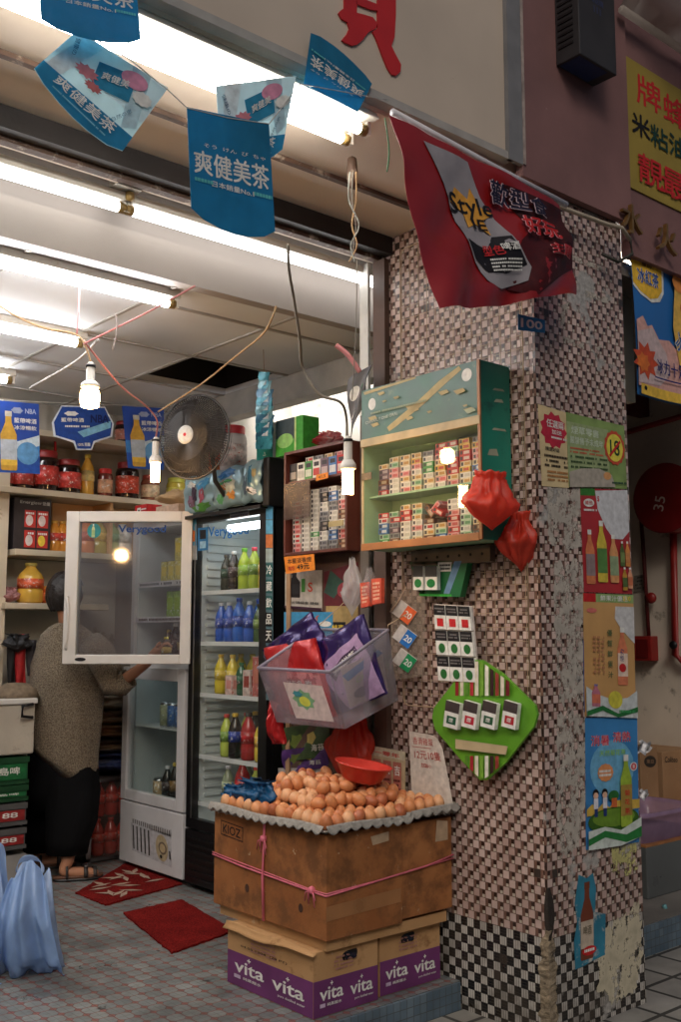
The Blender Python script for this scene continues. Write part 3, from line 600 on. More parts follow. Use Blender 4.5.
b = M_(); b.tube([PY(630, 238, 2.35), PY(632, 254, 2.34), PY(618, 262, 2.36), PY(602, 254, 2.38)], .0075, mat('dark_tape', (44, 44, 34), .6), 6); b.build('hook', t)
b = M_(); b.tube([PY(545, 200, 2.35), PY(552, 215, 2.33), PY(545, 228, 2.33)], .006, mc(30, 50, 34), 6); b.build('tie', t)

# speaker box on the mauve fascia
pl = PY(556, 66, 2.384); d = ray(580, 52); yf = pl.x*d.y/d.x; pr = PY(593, 87, 2.384)
t = thing('speaker_box', (pl.x, 2.38, pl.z), 'dark metal box mounted high on the mauve fascia', 'box')
b = M_(); b.box((pl.x, yf, pl.z), (pr.x, 2.384, pl.z+.52), mat('box_dark_grey', (54, 52, 54), .5, .2, var=.3)); b.build('case', t, bevel=.004)
b = M_()
for i in range(16): b.box((pl.x-.004, yf+.03, pl.z+.06+i*.026), (pl.x-.0005, 2.37, pl.z+.07+i*.026), black)
b.build('louvres', t)
b = M_(); b.quad((pl.x+.01, yf+.01, pl.z-.001), (pr.x-.05, yf+.01, pl.z-.001), (pr.x-.05, 2.375, pl.z-.001), (pl.x+.01, 2.375, pl.z-.001), mc(40, 54, 96)); b.build('base_label', t)
b = M_(); 
for i, s in enumerate(('電話機', '111')): b.text(s, (pl.x+.12, yf-.002, pl.z+.27-i*.04), (1, 0, 0), (0, 0, 1), .028, mc(60, 70, 110), bold=.02)
b.build('lettering', t)
# yellow sign of the neighbour
yf2 = 2.398
yTL = PY(623, 54, yf2); yBL = PY(628, 186, yf2); xr = yTL.x+1.15
a = Art(Vector((yTL.x, yf2, yTL.z)), Vector((xr, yf2, yTL.z)), Vector((xr, yf2, yBL.z)), Vector((yTL.x, yf2, yBL.z)), mat('yellow_sign', (160, 138, 50), .6, var=.16, vs=5, stain=((140, 110, 30), 9, .66)), thick=.006, dl=.001)
def uv(u, v): p = PY(u, v, yf2-.004); return ((p.x-yTL.x)/(xr-yTL.x), (yTL.z-p.z)/(yTL.z-yBL.z))
for s, u, v, cc, h in (('牌', 649, 94, RD, .23), ('蜂', 675, 112, RD, .23), ('米', 641, 126, K_, .17), ('粘', 659, 138, mc(20, 60, 50), .17), ('油', 677, 147, mc(20, 60, 50), .17), ('靚', 650, 172, RD, .22), ('最', 673, 185, RD, .22)):
    x, y = uv(u, v); a.text(s, x, y, h, cc, .165 if h > .2 else .12, .03)
x, y = uv(675, 112); a.text('蜜', x+.21, y, .23, RD, .165, .03); a.text('好', x+.21, y+.45, .22, RD, .165, .03); a.text('糖', x+.19, y+.23, .17, K_, .12, .03)
o = a.build('yellow_sign'); tag(o, 'yellow board with red and dark brush characters on the mauve fascia', 'sign')
bronze = mat('tarnished_bronze', (150, 112, 62), .4, .6, var=.4, vs=14)
for s, u, v, lb in (('水', 633, 219, 'bronze raised character at the left below the yellow sign'), ('火', 668, 238, 'bronze raised character at the right edge below the yellow sign')):
    p = PY(u, v, 2.36); b = M_(); b.text(s, p, (1, 0, 0), (0, 0, 1), .13, bronze, bold=.03, w=.15, ext=-.018); o = b.build('raised_character', None, tuple(p)); tag(o, lb, 'lettering')
# drink banner right
y = 2.44; TL = PY(629, 247, y); BL = PY(637, 394, y); wd = .62
a = Art(TL, Vector((TL.x+wd, y, TL.z+.0)), Vector((BL.x+wd, y, BL.z)), BL, mat('banner_blue', (34, 112, 188), .45, var=.15, vs=5), bend=lambda u, v: .01*math.sin(u*6+v*3), n=14, dl=.0012)
a.rect(0, 0, 1, .06, mc(240, 196, 60)); a.poly([(0, .03), (.4, .03), (.4, .24), (.34, .31), (.22, .34), (.08, .31), (0, .26)], W_); a.poly([(0, .03), (.37, .03), (.37, .23), (.31, .29), (.2, .32), (.08, .29), (0, .24)], mc(244, 194, 40))
a.text('康師', .17, .09, .04, mc(70, 40, 20), .12, .02); a.text('冰紅茶', .18, .18, .1, mc(30, 80, 160), .26, .03, outline=W_)
a.poly([(0, .5), (.08, .46), (.14, .52), (.2, .5), (.3, .58), (.45, .56), (.6, .64), (1, .6), (1, .94), (0, .94)], mc(222, 170, 160)); a.poly([(.0, .58), (.2, .52), (.4, .66), (.44, .8), (.3, .9), (0, .92)], mc(214, 190, 190)); a.ell(.1, .76, .18, .13, mc(214, 80, 40), 18, jag=.35); a.ell(.06, .78, .1, .07, mc(230, 120, 40), 14, jag=.3)
a.poly([(.55, .1), (.8, .1), (.95, .5), (.9, .94), (.6, .94), (.5, .45)], mc(236, 190, 80)); a.ell(.75, .3, .14, .09, mc(200, 50, 40)); a.ell(.62, .12, .12, .07, mc(240, 150, 60)); a.text('冰紅茶', .66, .6, .14, mc(40, 90, 160), .3, .03, rot=-.5, outline=W_)
a.text('冰力十足', .42, .77, .1, mc(40, 40, 110), .36, .02); a.rect(.2, .85, .55, .86, mc(40, 40, 110)); a.rect(0, .93, 1, 1, mc(240, 196, 60)); a.ell(.06, .955, .02, .015, K_)
o = a.build('drink_banner'); tag(o, "yellow and blue iced tea banner hanging over the neighbour's doorway", 'banner')

# ---- posters on the street face of the pillar
def street(n, pts, base, label, cat='poster', lift=.003, **k): return sheet(n, pts, 'y', 2.42, base, label, cat, 'posters pasted on the pillar', lift, **k)
torn = mat('torn_paper_residue', (190, 182, 170), .85, var=.3, vs=20, stain=((140, 128, 116), 14, .56))
# residue left from old bills: scraped thin, tiles show through the gaps
def scraped(m, th=.5, sc=16):
    n = m.node_tree.nodes; l = m.node_tree.links; tc = n.new('ShaderNodeTexCoord'); no = n.new('ShaderNodeTexNoise'); no.inputs['Scale'].default_value = sc; no.inputs['Detail'].default_value = 9; no.inputs['Roughness'].default_value = .72
    l.new(tc.outputs['Object'], no.inputs['Vector']); r = n.new('ShaderNodeMapRange'); r.inputs[1].default_value = th-.03; r.inputs[2].default_value = th+.03; l.new(no.outputs[0], r.inputs[0])
    tr = n.new('ShaderNodeBsdfTransparent'); mx = n.new('ShaderNodeMixShader'); l.new(r.outputs[0], mx.inputs[0]); l.new(n['Principled BSDF'].outputs[0], mx.inputs[1]); l.new(tr.outputs[0], mx.inputs[2]); l.new(mx.outputs[0], n['Material Output'].inputs[0]); return m
scraped(torn, .52); scraped(mat('torn_cream', (206, 196, 168), .85, var=.35, vs=16), .56); scraped(mat('torn_yellow', (206, 200, 128), .85, var=.4, vs=22), .5)
def residue(pts, label, m=torn, lift=.0015, seed=1):
    q = [PY(u, v, 2.42-lift) for u, v in pts]; cen = sum(q, Vector())/len(q); rn = random.Random(seed); out = []
    for i in range(len(q)):
        a_, b_ = q[i], q[(i+1) % len(q)]; n = max(3, int((b_-a_).length/.012))
        for k in range(n):
            p = a_.lerp(b_, k/n); dd = (p-cen)*rn.uniform(-.1, .08); out.append(p+dd)
    b = M_(); b.add([cen]+out, [(0, 1+i, 1+(i+1) % len(out)) for i in range(len(out))], m); o = b.build('torn_paper', None, tuple(cen)); tag(o, label, 'torn paper'); return o
residue([(547, 485), (582, 490), (582, 545), (560, 552), (549, 540)], 'grey scraped paper left of the red juice poster', seed=2)
residue([(553, 560), (584, 562), (584, 700), (560, 706), (555, 640)], 'long scraped patch left of the orange juice poster', seed=3)
residue([(556, 708), (585, 714), (586, 800), (578, 850), (560, 858), (556, 780)], 'scraped patch left of the blue soda poster', seed=4)
residue([(600, 935), (640, 900), (642, 962), (636, 990), (612, 1004), (598, 990)], 'cream scraped patch low on the black and white tiles', mat('torn_cream', (206, 196, 168), .85, var=.35, vs=16), seed=5)
residue([(612, 848), (636, 842), (638, 868), (622, 880), (612, 872)], 'yellowish paper scraps under the blue soda poster', mat('torn_yellow', (206, 200, 128), .85, var=.4, vs=22), seed=6)
for i, (p, lb) in enumerate(((((570, 254), (606, 268), (606, 272), (570, 259)), 'long pale tape strip high on the pillar'), (((561, 306), (569, 302), (564, 324), (560, 326)), 'slanting pale tape strip on the pillar'), (((562, 336), (584, 343), (583, 348), (562, 341)), 'short pale tape strip in the middle of the upper pillar'), (((596, 348), (602, 344), (594, 362), (590, 363)), 'second slanting tape strip near the pillar edge'), (((585, 290), (608, 298), (608, 304), (585, 297)), 'pale scraped band high on the pillar'))):
    q = [PY(u, v, 2.4185) for u, v in p]; b = M_(); b.add(q, [(0, 1, 2, 3)], torn); o = b.build('tape_strip', None, tuple(q[0])); tag(o, lb, 'tape')
a = street('poster', [(538, 404), (567, 413), (569, 488), (542, 486)], mat('poster_cream', (222, 200, 150), .6, var=.2, vs=12), 'cream notice with a pink starburst at the left end of the poster row')
a.ell(.5, .28, .48, .24, mc(196, 40, 66), 22, jag=.18); a.text('任選兩', .55, .2, .1, W_, .6, .02); a.text('加送', .6, .3, .06, W_, .35, .02); a.lines(.4, .36, .95, 1, .04, .025, W_); a.text('精選好店', .42, .53, .05, K_, .5, .03); a.lines(.12, .6, .95, 3, .06, .03, mc(50, 40, 30), 3); a.lines(.2, .8, .95, 3, .05, .025, mc(180, 120, 60), 4); fin(a)
a = street('poster', [(566, 412), (624, 426), (627, 489), (569, 487)], mat('poster_green', (132, 160, 88), .6, var=.35, vs=10), 'green smoking age notice with a crossed out 18 roundel', lift=.0045)
a.rect(0, .12, .7, .9, mc(158, 176, 124)); a.text('煙草零售', .3, .22, .11, mc(206, 220, 196), .46, .03); a.text('嚴禁售予未成年', .32, .36, .1, mc(206, 220, 196), .56, .03); a.lines(.04, .46, .6, 2, .05, .025, mc(200, 90, 60), 3); a.lines(.04, .57, .66, 3, .07, .03, mc(60, 84, 50), 5)
a.ell(.8, .38, .19, .27, mc(206, 80, 50), 28, jag=.08); a.ell(.8, .38, .145, .21, mc(236, 222, 70), 28); a.text('18', .8, .38, .24, mc(20, 70, 40), .17, .03); a.poly([(.69, .5), (.71, .53), (.91, .28), (.89, .25)], RD)
a.poly([(.0, .8), (.2, .74), (.5, .72), (.72, .8), (.78, .98), (0, 1)], mc(180, 172, 158)); a.ell(.64, .82, .07, .06, mc(222, 160, 100), 9); a.lines(.72, .9, .98, 1, .05, .03, mc(30, 70, 60)); fin(a)
a = street('poster', [(580, 488), (627, 490), (632, 594), (584, 592)], mat('poster_red', (182, 44, 50), .5, var=.18, vs=7), 'red poster of juice bottles with a large white price cloud')
a.rect(0, 0, .3, .07, GRN); a.poly([(.3, .02), (1, 0), (1, .4), (.85, .48), (.65, .48), (.5, .38), (.34, .2)], mc(214, 216, 220)); a.text('$', .36, .1, .06, RD, bold=.03); a.ell(.16, .14, .11, .04, W_); a.text('維他', .16, .14, .04, RD, .15, .02); a.lines(.05, .2, .32, 1, .03, .02, W_)
for u, v0, v1, hw, c1, c2 in ((.14, .4, .92, .09, mc(222, 130, 80), mc(150, 130, 130)), (.38, .31, .9, .1, mc(220, 196, 60), mc(90, 140, 70)), (.62, .44, .9, .09, mc(226, 160, 100), mc(150, 170, 130)), (.8, .5, .74, .05, mc(90, 110, 60), mc(120, 140, 80)), (.91, .5, .74, .05, mc(230, 150, 70), mc(214, 140, 80)), (.82, .75, .97, .05, mc(200, 150, 50), mc(90, 110, 60)), (.93, .75, .95, .05, mc(226, 160, 120), mc(214, 120, 80))): a.bottle(u, v0, v1, hw, c1, c2, W_)
fin(a)
a = street('poster', [(583, 593), (633, 595), (636, 718), (585, 716)], mat('poster_orange', (208, 160, 96), .5, var=.15, vs=6), 'orange poster of a juice bottle with a green ribbon foot')
a.rect(0, 0, 1, .07, mc(150, 180, 110)); a.rect(0, 0, .24, .07, RD); a.text('鮮果汁優惠', .6, .035, .045, W_, .55, .02); a.text('$10', .86, .035, .045, YEL, .16, .03); a.poly([(.62, .1), (1, .1), (1, .4), (.9, .36), (.72, .28), (.6, .2)], mc(214, 214, 214)); a.ell(.15, .14, .1, .02, mc(220, 120, 110))
a.bottle(.74, .27, .74, .1, mc(224, 130, 90), mc(236, 210, 190), W_); a.text('活力', .72, .5, .05, mc(60, 70, 130), .14, .02, rot=1.5); a.ell(.73, .6, .07, .035, RD); 
for i, ch in enumerate('優質鮮果汁'): a.text(ch, .48, .32+i*.085, .05, mc(90, 110, 70), .1, .03)
for i in range(3): a.lines(.15+i*.08, .35, .2+i*.08, 9, .035, .02, mc(190, 130, 90), i)
a.poly([(0, .76), (.2, .82), (.5, .86), (.8, .84), (1, .78), (1, 1), (0, 1)], mc(206, 214, 214)); a.bottle(.18, .74, .92, .08, mc(200, 120, 140), mc(220, 120, 90), mc(130, 120, 170)); a.ell(.55, .86, .14, .07, mc(214, 206, 60)); a.poly([(0, .96), (.3, .91), (.6, .97), (1, .91), (1, .95), (.6, 1), (.3, .95), (0, 1)], mc(40, 120, 60)); a.lines(.62, .94, .95, 1, .02, .02, mc(60, 160, 90)); fin(a)
a = street('poster', [(585, 718), (637, 716), (639, 842), (586, 850)], mat('poster_sky', (56, 136, 200), .45, var=.2, vs=6), 'bright blue poster of a green soda bottle and cartoon children on a field')
a.ell(.5, .4, .42, .22, mc(110, 180, 220)); a.text('消暑', .27, .18, .08, mc(220, 60, 90), .34, .04, outline=W_); a.text('清熱', .68, .16, .08, mc(220, 60, 90), .34, .04, outline=W_); a.text('天然菊花茶', .5, .28, .045, mc(150, 210, 110), .5, .03)
a.ell(.36, .43, .15, .07, mc(230, 150, 90), 24, jag=.06); a.lines(.24, .41, .48, 2, .03, .018, W_); a.ell(.9, .4, .07, .035, W_); a.ell(.9, .4, .055, .027, mc(214, 80, 90)); a.text('新', .9, .4, .03, W_, bold=.03)
a.rect(0, .66, 1, .74, mc(60, 130, 190)); a.poly([(0, .7), (.1, .66), (.2, .7), (.3, .66), (.42, .7), (.5, .65), (1, .66), (1, .73), (0, .75)], mc(216, 180, 70)); a.ell(.5, .8, .48, .1, mc(60, 104, 30)); a.ell(.5, .78, .4, .07, mc(110, 150, 40))
for u in (.16, .32): a.ell(u, .58, .055, .03, mc(30, 24, 24)); a.ell(u, .6, .045, .025, mc(236, 190, 160)); a.rect(u-.04, .62, u+.04, .7, mc(226, 226, 236)); a.rect(u-.03, .7, u+.03, .76, mc(40, 60, 120))
a.ell(.48, .61, .1, .04, mc(40, 110, 50)); a.rect(.44, .63, .54, .7, mc(220, 110, 50)); a.bottle(.72, .3, .86, .11, mc(160, 190, 50), mc(170, 140, 60), W_, .22); 
for i, ch in enumerate('菊花茶'): a.text(ch, .73, .6+i*.07, .045, RD, .1, .03)
a.poly([(0, .86), (.3, .84), (.6, .88), (1, .8), (1, .95), (.6, 1), (0, 1)], mc(210, 222, 214)); a.poly([(0, .92), (.3, .87), (.7, .92), (1, .87), (1, .95), (.7, .98), (.3, .92), (0, .97)], mc(40, 130, 60)); fin(a)
a = street('torn_poster', [(574, 876), (605, 868), (606, 960), (574, 970)], mat('poster_torn_teal', (40, 128, 156), .6, var=.3, vs=10, stain=((196, 190, 180), 16, .55)), 'torn teal poster with a brown beer bottle low on the pillar', shape=[(.15, 0), (.4, .06), (.6, .02), (.7, .2), (.66, .45), (1, .5), (.97, .94), (.6, .96), (.3, .99), (.04, 1), (0, .7), (.1, .5), (.02, .3)])
a.bottle(.4, .1, .93, .2, mat('beer_brown_print', (120, 56, 30), .3), mc(196, 180, 160), mc(120, 60, 40), .3); a.text('啤酒', .4, .62, .1, mc(120, 110, 90), .26, .02); a.ell(.46, .84, .22, .05, RD); a.lines(.3, .82, .62, 1, .02, .03, W_); fin(a)
a = sheet('sticker', [(518, 314), (545, 320), (545, 333), (518, 330)], 'y', 2.405, mc(40, 130, 186), 'small blue sticker numbered 100 just below the red banner', 'sticker', None, .004)
a.text('100', .5, .5, .6, W_, .8, .05); fin(a)
a = sheet('blue_tape', [(583, 640), (585, 640), (586, 712), (584, 712)], 'y', 2.42, mc(50, 80, 150), 'narrow blue paper edge beside the orange poster', 'paper', None, .002); fin(a)
rn = random.Random(5)        # silver foil at the pillar edge
for (u, v, s) in ((640, 748, .038), (640, 795, .026)):
    p = PY(u, v, 2.42); b = M_()
    def foil(i, j, p=p, s=s): return (p.x-.01+s*2*i, p.y-.002-.012*math.sin(i*9+j*5), p.z+s*(.7-1.4*j)*(1-.5*i)+.01*math.sin(i*14))
    b.surf(foil, 8, 8, mat('foil', (196, 196, 198), .45, .3)); o = b.build('foil_strip', None, tuple(p)); tag(o, ('larger' if v < 760 else 'smaller')+' crumpled silver foil sticking out at the pillar edge', 'foil')

# ---- wire grid on the side face
wire = mat('cream_wire', (186, 160, 130), .5, .2, var=.2)
gy0, gy1, gz0, gz1 = 2.468, 3.135, 1.03, 2.31
t = thing('wire_grid', (3.03, 2.8, gz0), 'cream wire display grid hung on the side of the tiled pillar', 'display grid')
b = M_()
gz1 = 3.0; gy1 = 3.14
for i in range(14): y = gy0+.01+i*(gy1-gy0-.02)/13; b.tube([(3.036, y, gz0), (3.036, y, gz1)], .0013, wire, 4, smooth=False)
for i in range(38): z = gz0+i*(gz1-gz0)/37; b.tube([(3.0385, gy0, z), (3.0385, gy1, z)], .0013, wire, 4, smooth=False)
b.build('mesh', t)
b = M_(); r = .03; b.tube([(3.036, gy0, gz0+r), (3.036, gy0, gz1-r), (3.036, gy0+r*.3, gz1-r*.3), (3.036, gy0+r, gz1), (3.036, gy1-r, gz1), (3.036, gy1-r*.3, gz1-r*.3), (3.036, gy1, gz1-r), (3.036, gy1, gz0+r), (3.036, gy1-r*.3, gz0+r*.3), (3.036, gy1-r, gz0), (3.036, gy0+r, gz0), (3.036, gy0+r*.3, gz0+r*.3), (3.036, gy0, gz0+r)], .003, wire, 6); b.build('rim', t)

# ================================================================ GREEN CIGARETTE CABINET
teal = mat('teal_cabinet_paint', (20, 134, 112), .4, var=.25, vs=5, stain=((16, 92, 80), 8, .58)); wood = mat('varnished_wood', (170, 112, 62), .45, var=.3, vs=8); pale_in = mat('cabinet_inside', (150, 190, 150), .6, var=.12)
cx0, cx1, cy0, cy1, cz0, cz1 = 2.864, 3.034, 2.535, 3.203, 1.672, 2.352
t = thing('display_cabinet', (2.95, 2.87, cz0), 'scuffed teal green glass fronted cigarette cabinet on the pillar', 'cabinet')
b = M_(); b.box((cx0+.004, cy0+.001, cz1-.012), (cx1, cy1, cz1), teal); b.box((cx0+.004, cy0, cz0), (cx1, cy0+.012, cz1-.012), teal); b.box((cx0+.004, cy1-.012, cz0), (cx1, cy1, cz1-.012), pale_in); b.box((cx1-.008, cy0+.012, cz0), (cx1, cy1-.012, cz1-.012), pale_in); b.box((cx0+.004, cy0+.012, cz0), (cx1-.008, cy1-.012, cz0+.02), pale_in); b.build('carcass', t)
b = M_(); b.box((cx0+.03, cy0+.013, 1.89), (cx1-.009, cy1-.013, 1.898), pale_in); b.box((cx0+.01, cy0+.013, 2.112), (cx1-.009, cy1-.013, 2.12), pale_in); b.build('shelf', t)
a = Art(Vector((cx0, cy1, cz1)), Vector((cx0, cy0+.014, cz1)), Vector((cx0, cy0+.014, 2.14)), Vector((cx0, cy1, 2.14)), mat('header_green', (52, 98, 82), .4, var=.3, vs=9, stain=((120, 140, 110), 13, .6)), thick=.004)
tape = mat('old_tape', (186, 168, 116), .6, var=.3, vs=20)
a.ell(.1, .32, .035, .12, W_); a.ell(.92, .22, .04, .12, W_)
a.poly([(.24, .86), (.28, .8), (.52, .48), (.7, .2), (.86, .02), (.88, .1), (.74, .3), (.56, .58), (.34, .86), (.26, .95)], tape); a.poly([(.02, .04), (.5, -.0), (.5, .04), (.03, .1)], tape)
rn = random.Random(11)
for i in range(15):
    u, v = rn.uniform(.05, .95), rn.uniform(.15, .9); q = .02+.03*rn.random(); a.poly([(u-q, v-q*.8), (u+q*.6, v-q), (u+q, v+q*.4), (u-q*.4, v+q)], tape if rn.random() < .7 else mc(170, 180, 150))
a.text('CHIVARLY ONE ORAL', .2, .66, .06, mc(190, 196, 180), .3, .02, rot=.06); a.lines(.1, .5, .6, 1, .1, .04, mc(150, 160, 130), 4); a.build('header_panel', t)
b = M_(); b.box((cx0-.008, cy0, 2.105), (cx0+.006, cy1, 2.139), mat('pale_rail', (196, 176, 132), .5, var=.3, vs=10)); b.build('middle_rail', t, bevel=.002)
b = M_(); b.box((cx0-.006, cy0+.012, cz0-.004), (cx0+.006, cy1, cz0+.026), wood); b.build('lower_rail', t, bevel=.002)
b = M_(); b.box((cx0-.005, cy0-.001, cz0), (cx0+.003, cy0+.0115, cz1), wood); b.build('stile', t)
b = M_(); b.box((cx0-.001, cy1-.01, cz0+.027), (cx0+.003, cy1, 2.104), MATS['pale_rail']); b.build('stile', t)
b = M_(); gg = glass('cabinet_glass', (.98, .99, .98), refl=.06, haze=.035); b.quad((cx0+.001, 2.86, cz0+.027), (cx0+.001, cy1-.011, cz0+.027), (cx0+.001, cy1-.011, 2.104), (cx0+.001, 2.86, 2.104), gg); b.quad((cx0+.008, cy0+.013, cz0+.027), (cx0+.008, 2.89, cz0+.027), (cx0+.008, 2.89, 2.104), (cx0+.008, cy0+.013, 2.104), gg); b.build('sliding_glass', t)
b = M_(); b.box((cx0-.004, 3.14, 1.965), (cx0-.001, 3.20, 1.995), mat('paper_label_brown', (130, 110, 80), .6, var=.5, vs=40)); b.build('label', t)
sc = mat('scuff_light', (170, 176, 150), .6, var=.3)
for (u0, u1, z, h) in ((.35, .85, 2.245, .012), (.4, .8, 2.2, .016), (.3, .9, 2.09, .012), (.1, .55, 1.99, .03)): x0 = cx0+.02+(cx1-cx0-.03)*u0; x1 = cx0+.02+(cx1-cx0-.03)*u1; b = M_(); b.add([(x0, cy0-.0008, z), (x1, cy0-.0008, z+.004), (x1-.01, cy0-.0008, z+h), (x0+.012, cy0-.0008, z+h*.8)], [(0, 1, 2, 3)], sc); b.build('torn_label', t)
# packs
PW, PL, PH = .056, .086, .0215
pack_cols = {'white and red': ((226, 222, 214), (196, 40, 40)), 'white': ((228, 224, 214), (200, 196, 184)), 'cream and gold': ((226, 208, 170), (190, 140, 60)), 'pink': ((224, 168, 164), (200, 90, 90)), 'red': ((196, 44, 40), (222, 200, 190)), 'pale green': ((180, 206, 176), (90, 150, 100)), 'green': ((60, 150, 70), (210, 220, 200)), 'blue': ((70, 120, 180), (220, 224, 226)), 'purple brown': ((110, 86, 100), (190, 170, 170)), 'yellow': ((220, 180, 70), (190, 70, 40)), 'brown': ((130, 84, 56), (200, 180, 150)), 'grey': ((150, 150, 150), (90, 90, 96)), 'black': ((40, 38, 42), (160, 150, 140))}
def pack(col):
    def mk():
        base, band = pack_cols[col]; m1 = mc(*base, rough=.35); m2 = mc(*band, rough=.35); b = M_()
        b.box((-PL/2, -PW/2, 0), (PL/2, PW/2, PH), m1)
        b.box((-PL/2-.0004, -PW/2+.006, .005), (-PL/2, PW/2-.022, PH-.005), m2); b.box((-PL/2-.0004, PW/2-.016, .004), (-PL/2, PW/2-.004, PH-.004), mc(60, 56, 60)); b.box((-PL/2+.02, -PW/2-.0004, .004), (PL/2-.02, -PW/2, PH-.004), m2)
        return b.build('cigarette_pack')
    return mk
SIDE = {}
def stack(x, y, z, cols, where, nth, group, rz=0, jit=.004):
    for i, c in enumerate(cols):
        k = random.uniform(-jit, jit)
        lvl = 'bottom' if i == 0 else ('top' if i == len(cols)-1 else ORD[i]+' up')
        place('pack_'+c, pack(c), (x+abs(k), y+k*.6, z+i*(PH+.0006)), rz+random.uniform(-.05, .05), f'{c} pack, {lvl} in {nth} stack, {where}', 'cigarette pack', group)
Wc = ['white', 'cream and gold', 'pink', 'white and red', 'red', 'pale green', 'yellow', 'blue', 'purple brown', 'brown', 'green', 'grey']
up = [['red', 'purple brown', 'brown', 'purple brown', 'purple brown', 'cream and gold'], ['white', 'white', 'white', 'pink', 'pink', 'pale green', 'cream and gold'], ['pink', 'white', 'cream and gold', 'pink', 'white', 'cream and gold', 'cream and gold'], ['cream and gold', 'pale green', 'cream and gold', 'white', 'pink', 'yellow', 'cream and gold'], ['white', 'cream and gold', 'white', 'green', 'green', 'white', 'grey'], ['white', 'pink', 'cream and gold', 'yellow', 'cream and gold', 'pink', 'red', 'red'], ['pink', 'cream and gold', 'red', 'red', 'red', 'grey', 'pale green', 'red'], ['cream and gold', 'white', 'yellow', 'cream and gold', 'red', 'red', 'yellow', 'yellow'], ['yellow', 'white', 'blue', 'cream and gold', 'pink', 'pink', 'yellow', 'grey']]
lowr = [['green', 'pale green', 'blue', 'blue', 'white and red', 'red'], ['brown', 'grey', 'purple brown', 'grey', 'red', 'pale green'], ['white', 'white', 'white', 'white', 'red', 'red', 'cream and gold'], ['cream and gold', 'white', 'pink', 'white', 'cream and gold', 'pale green', 'cream and gold'], ['brown', 'cream and gold', 'white and red', 'brown'], ['blue', 'pale green', 'cream and gold'], ['pink', 'red', 'pink', 'red', 'pink', 'white', 'white'], ['pale green', 'white', 'pale green', 'pale green', 'white', 'pale green', 'pale green', 'pale green'], ['grey', 'brown', 'cream and gold', 'white', 'pale green', 'pink']]
for j, c in enumerate(up): stack(2.955, 3.125-j*.066, 1.8985, c, 'upper shelf of green cabinet', ORD[j], 'packs in the green cabinet')
for j, c in enumerate(lowr): stack(2.955, 3.125-j*.066, 1.6925, c, 'lower shelf of green cabinet', ORD[j], 'packs in the green cabinet')
for k, (y, z, r, c) in enumerate(((2.855, 1.80, .9, 'brown'), (2.80, 1.81, -.7, 'pink'), (2.79, 1.79, .5, 'red'))):
    place('pack_'+c, pack(c), (2.945-k*.008, y, z), 0, f'{c} cigarette pack tipped over the short {ORD[4+k%2]} stack in the green cabinet', 'cigarette pack', 'packs in the green cabinet', rot=(r, 0, 0))

# crumpled plastic bag maker
def crumple(o, rx, ry, h, m, seed=0, top=.25, amp=.16, n=52, k=26, mb=None, belly=.45):
    b = mb or M_(); o = Vector(o)
    def rg(p): return 1-2*abs(noise.noise(p))            # ridges: the sharp folds of a crumpled film
    def pt(i, j):
        t = j/k; q = 2*PI*i/n; s = (math.sin(min(1, t/belly)*PI/2)*.98+.02) if t < belly else 1-(1-top)*((t-belly)/(1-belly))**1.1
        if t > .9: s *= 1.15+.5*(t-.9)/.1
        c, d = math.cos(q), math.sin(q); nz = noise.noise(Vector((c*2.2+seed*5.1, d*2.2, t*3)))*amp*2.2+(rg(Vector((c*2.6+seed, d*2.6, t*4+seed*2)))-.6)*amp*.9+(rg(Vector((c*6, d*6+seed, t*9)))-.6)*amp*.35+amp*.5*math.sin(q*11+seed)*max(0, t-.4)*1.6
        s *= max(.15, 1+nz); return o+Vector((rx*s*c, ry*s*d, h*t+nz*h*.12))
    b.loft([[pt(i, j) for i in range(n)] for j in range(k+1)], m, True, True); return b
redbag = film('red_bag_film', (238, 70, 42), .93, .4)
t = thing('plastic_bag', (2.84, 2.50, 1.75), 'knotted red plastic bag hooked on the corner of the green cabinet', 'bag')
p1 = PY(486, 500, 2.5); p2 = PY(517, 538, 2.5)
b = crumple((p1.x, 2.475, p1.z-.11), .105, .075, .21, redbag, 2, .35, .2); b.build('bundle', t)
b = crumple((p2.x+.01, 2.49, p2.z-.12), .085, .06, .22, redbag, 6, .3, .26); b.build('loose_end', t)

# ================================================================ BROWN CABINET
bw = mat('dark_red_wood', (96, 44, 34), .45, var=.35, vs=7)
bx0, bx1, by0, by1, bz0, bz1 = 2.955, 3.12, 3.405, 3.862, 1.69, 2.185
t = thing('wall_cabinet', (3.03, 3.63, bz0), 'open dark red wooden cigarette cabinet next to the black fridge', 'cabinet')
b = M_(); b.box((bx0, by0, bz0), (bx1, by0+.014, bz1), bw); b.box((bx0, by1-.014, bz0), (bx1, by1, bz1), bw); b.box((bx0, by0+.0142, bz1-.014), (bx1, by1-.0142, bz1), bw); b.box((bx0, by0+.0142, bz0), (bx1, by1-.0142, bz0+.014), bw); b.box((bx1-.008, by0+.0142, bz0+.0142), (bx1, by1-.0142, bz1-.0142), bw); b.build('carcass', t, bevel=.001)
b = M_(); b.box((bx0+.01, by0+.0145, 2.03), (bx1-.009, by1-.0145, 2.04), bw); b.build('shelf', t)
b = M_(); b.box((bx0-.004, by1-.2, 1.86), (bx0-.001, by1-.005, 2.03), film('dusty_pouch', (120, 100, 96), .55)); b.build('plastic_flap', t)
b = M_(); b.box((bx0-.006, by0+.02, 1.80), (bx0-.001, by0+.12, 1.825), MATS['old_tape']); b.build('tape', t)
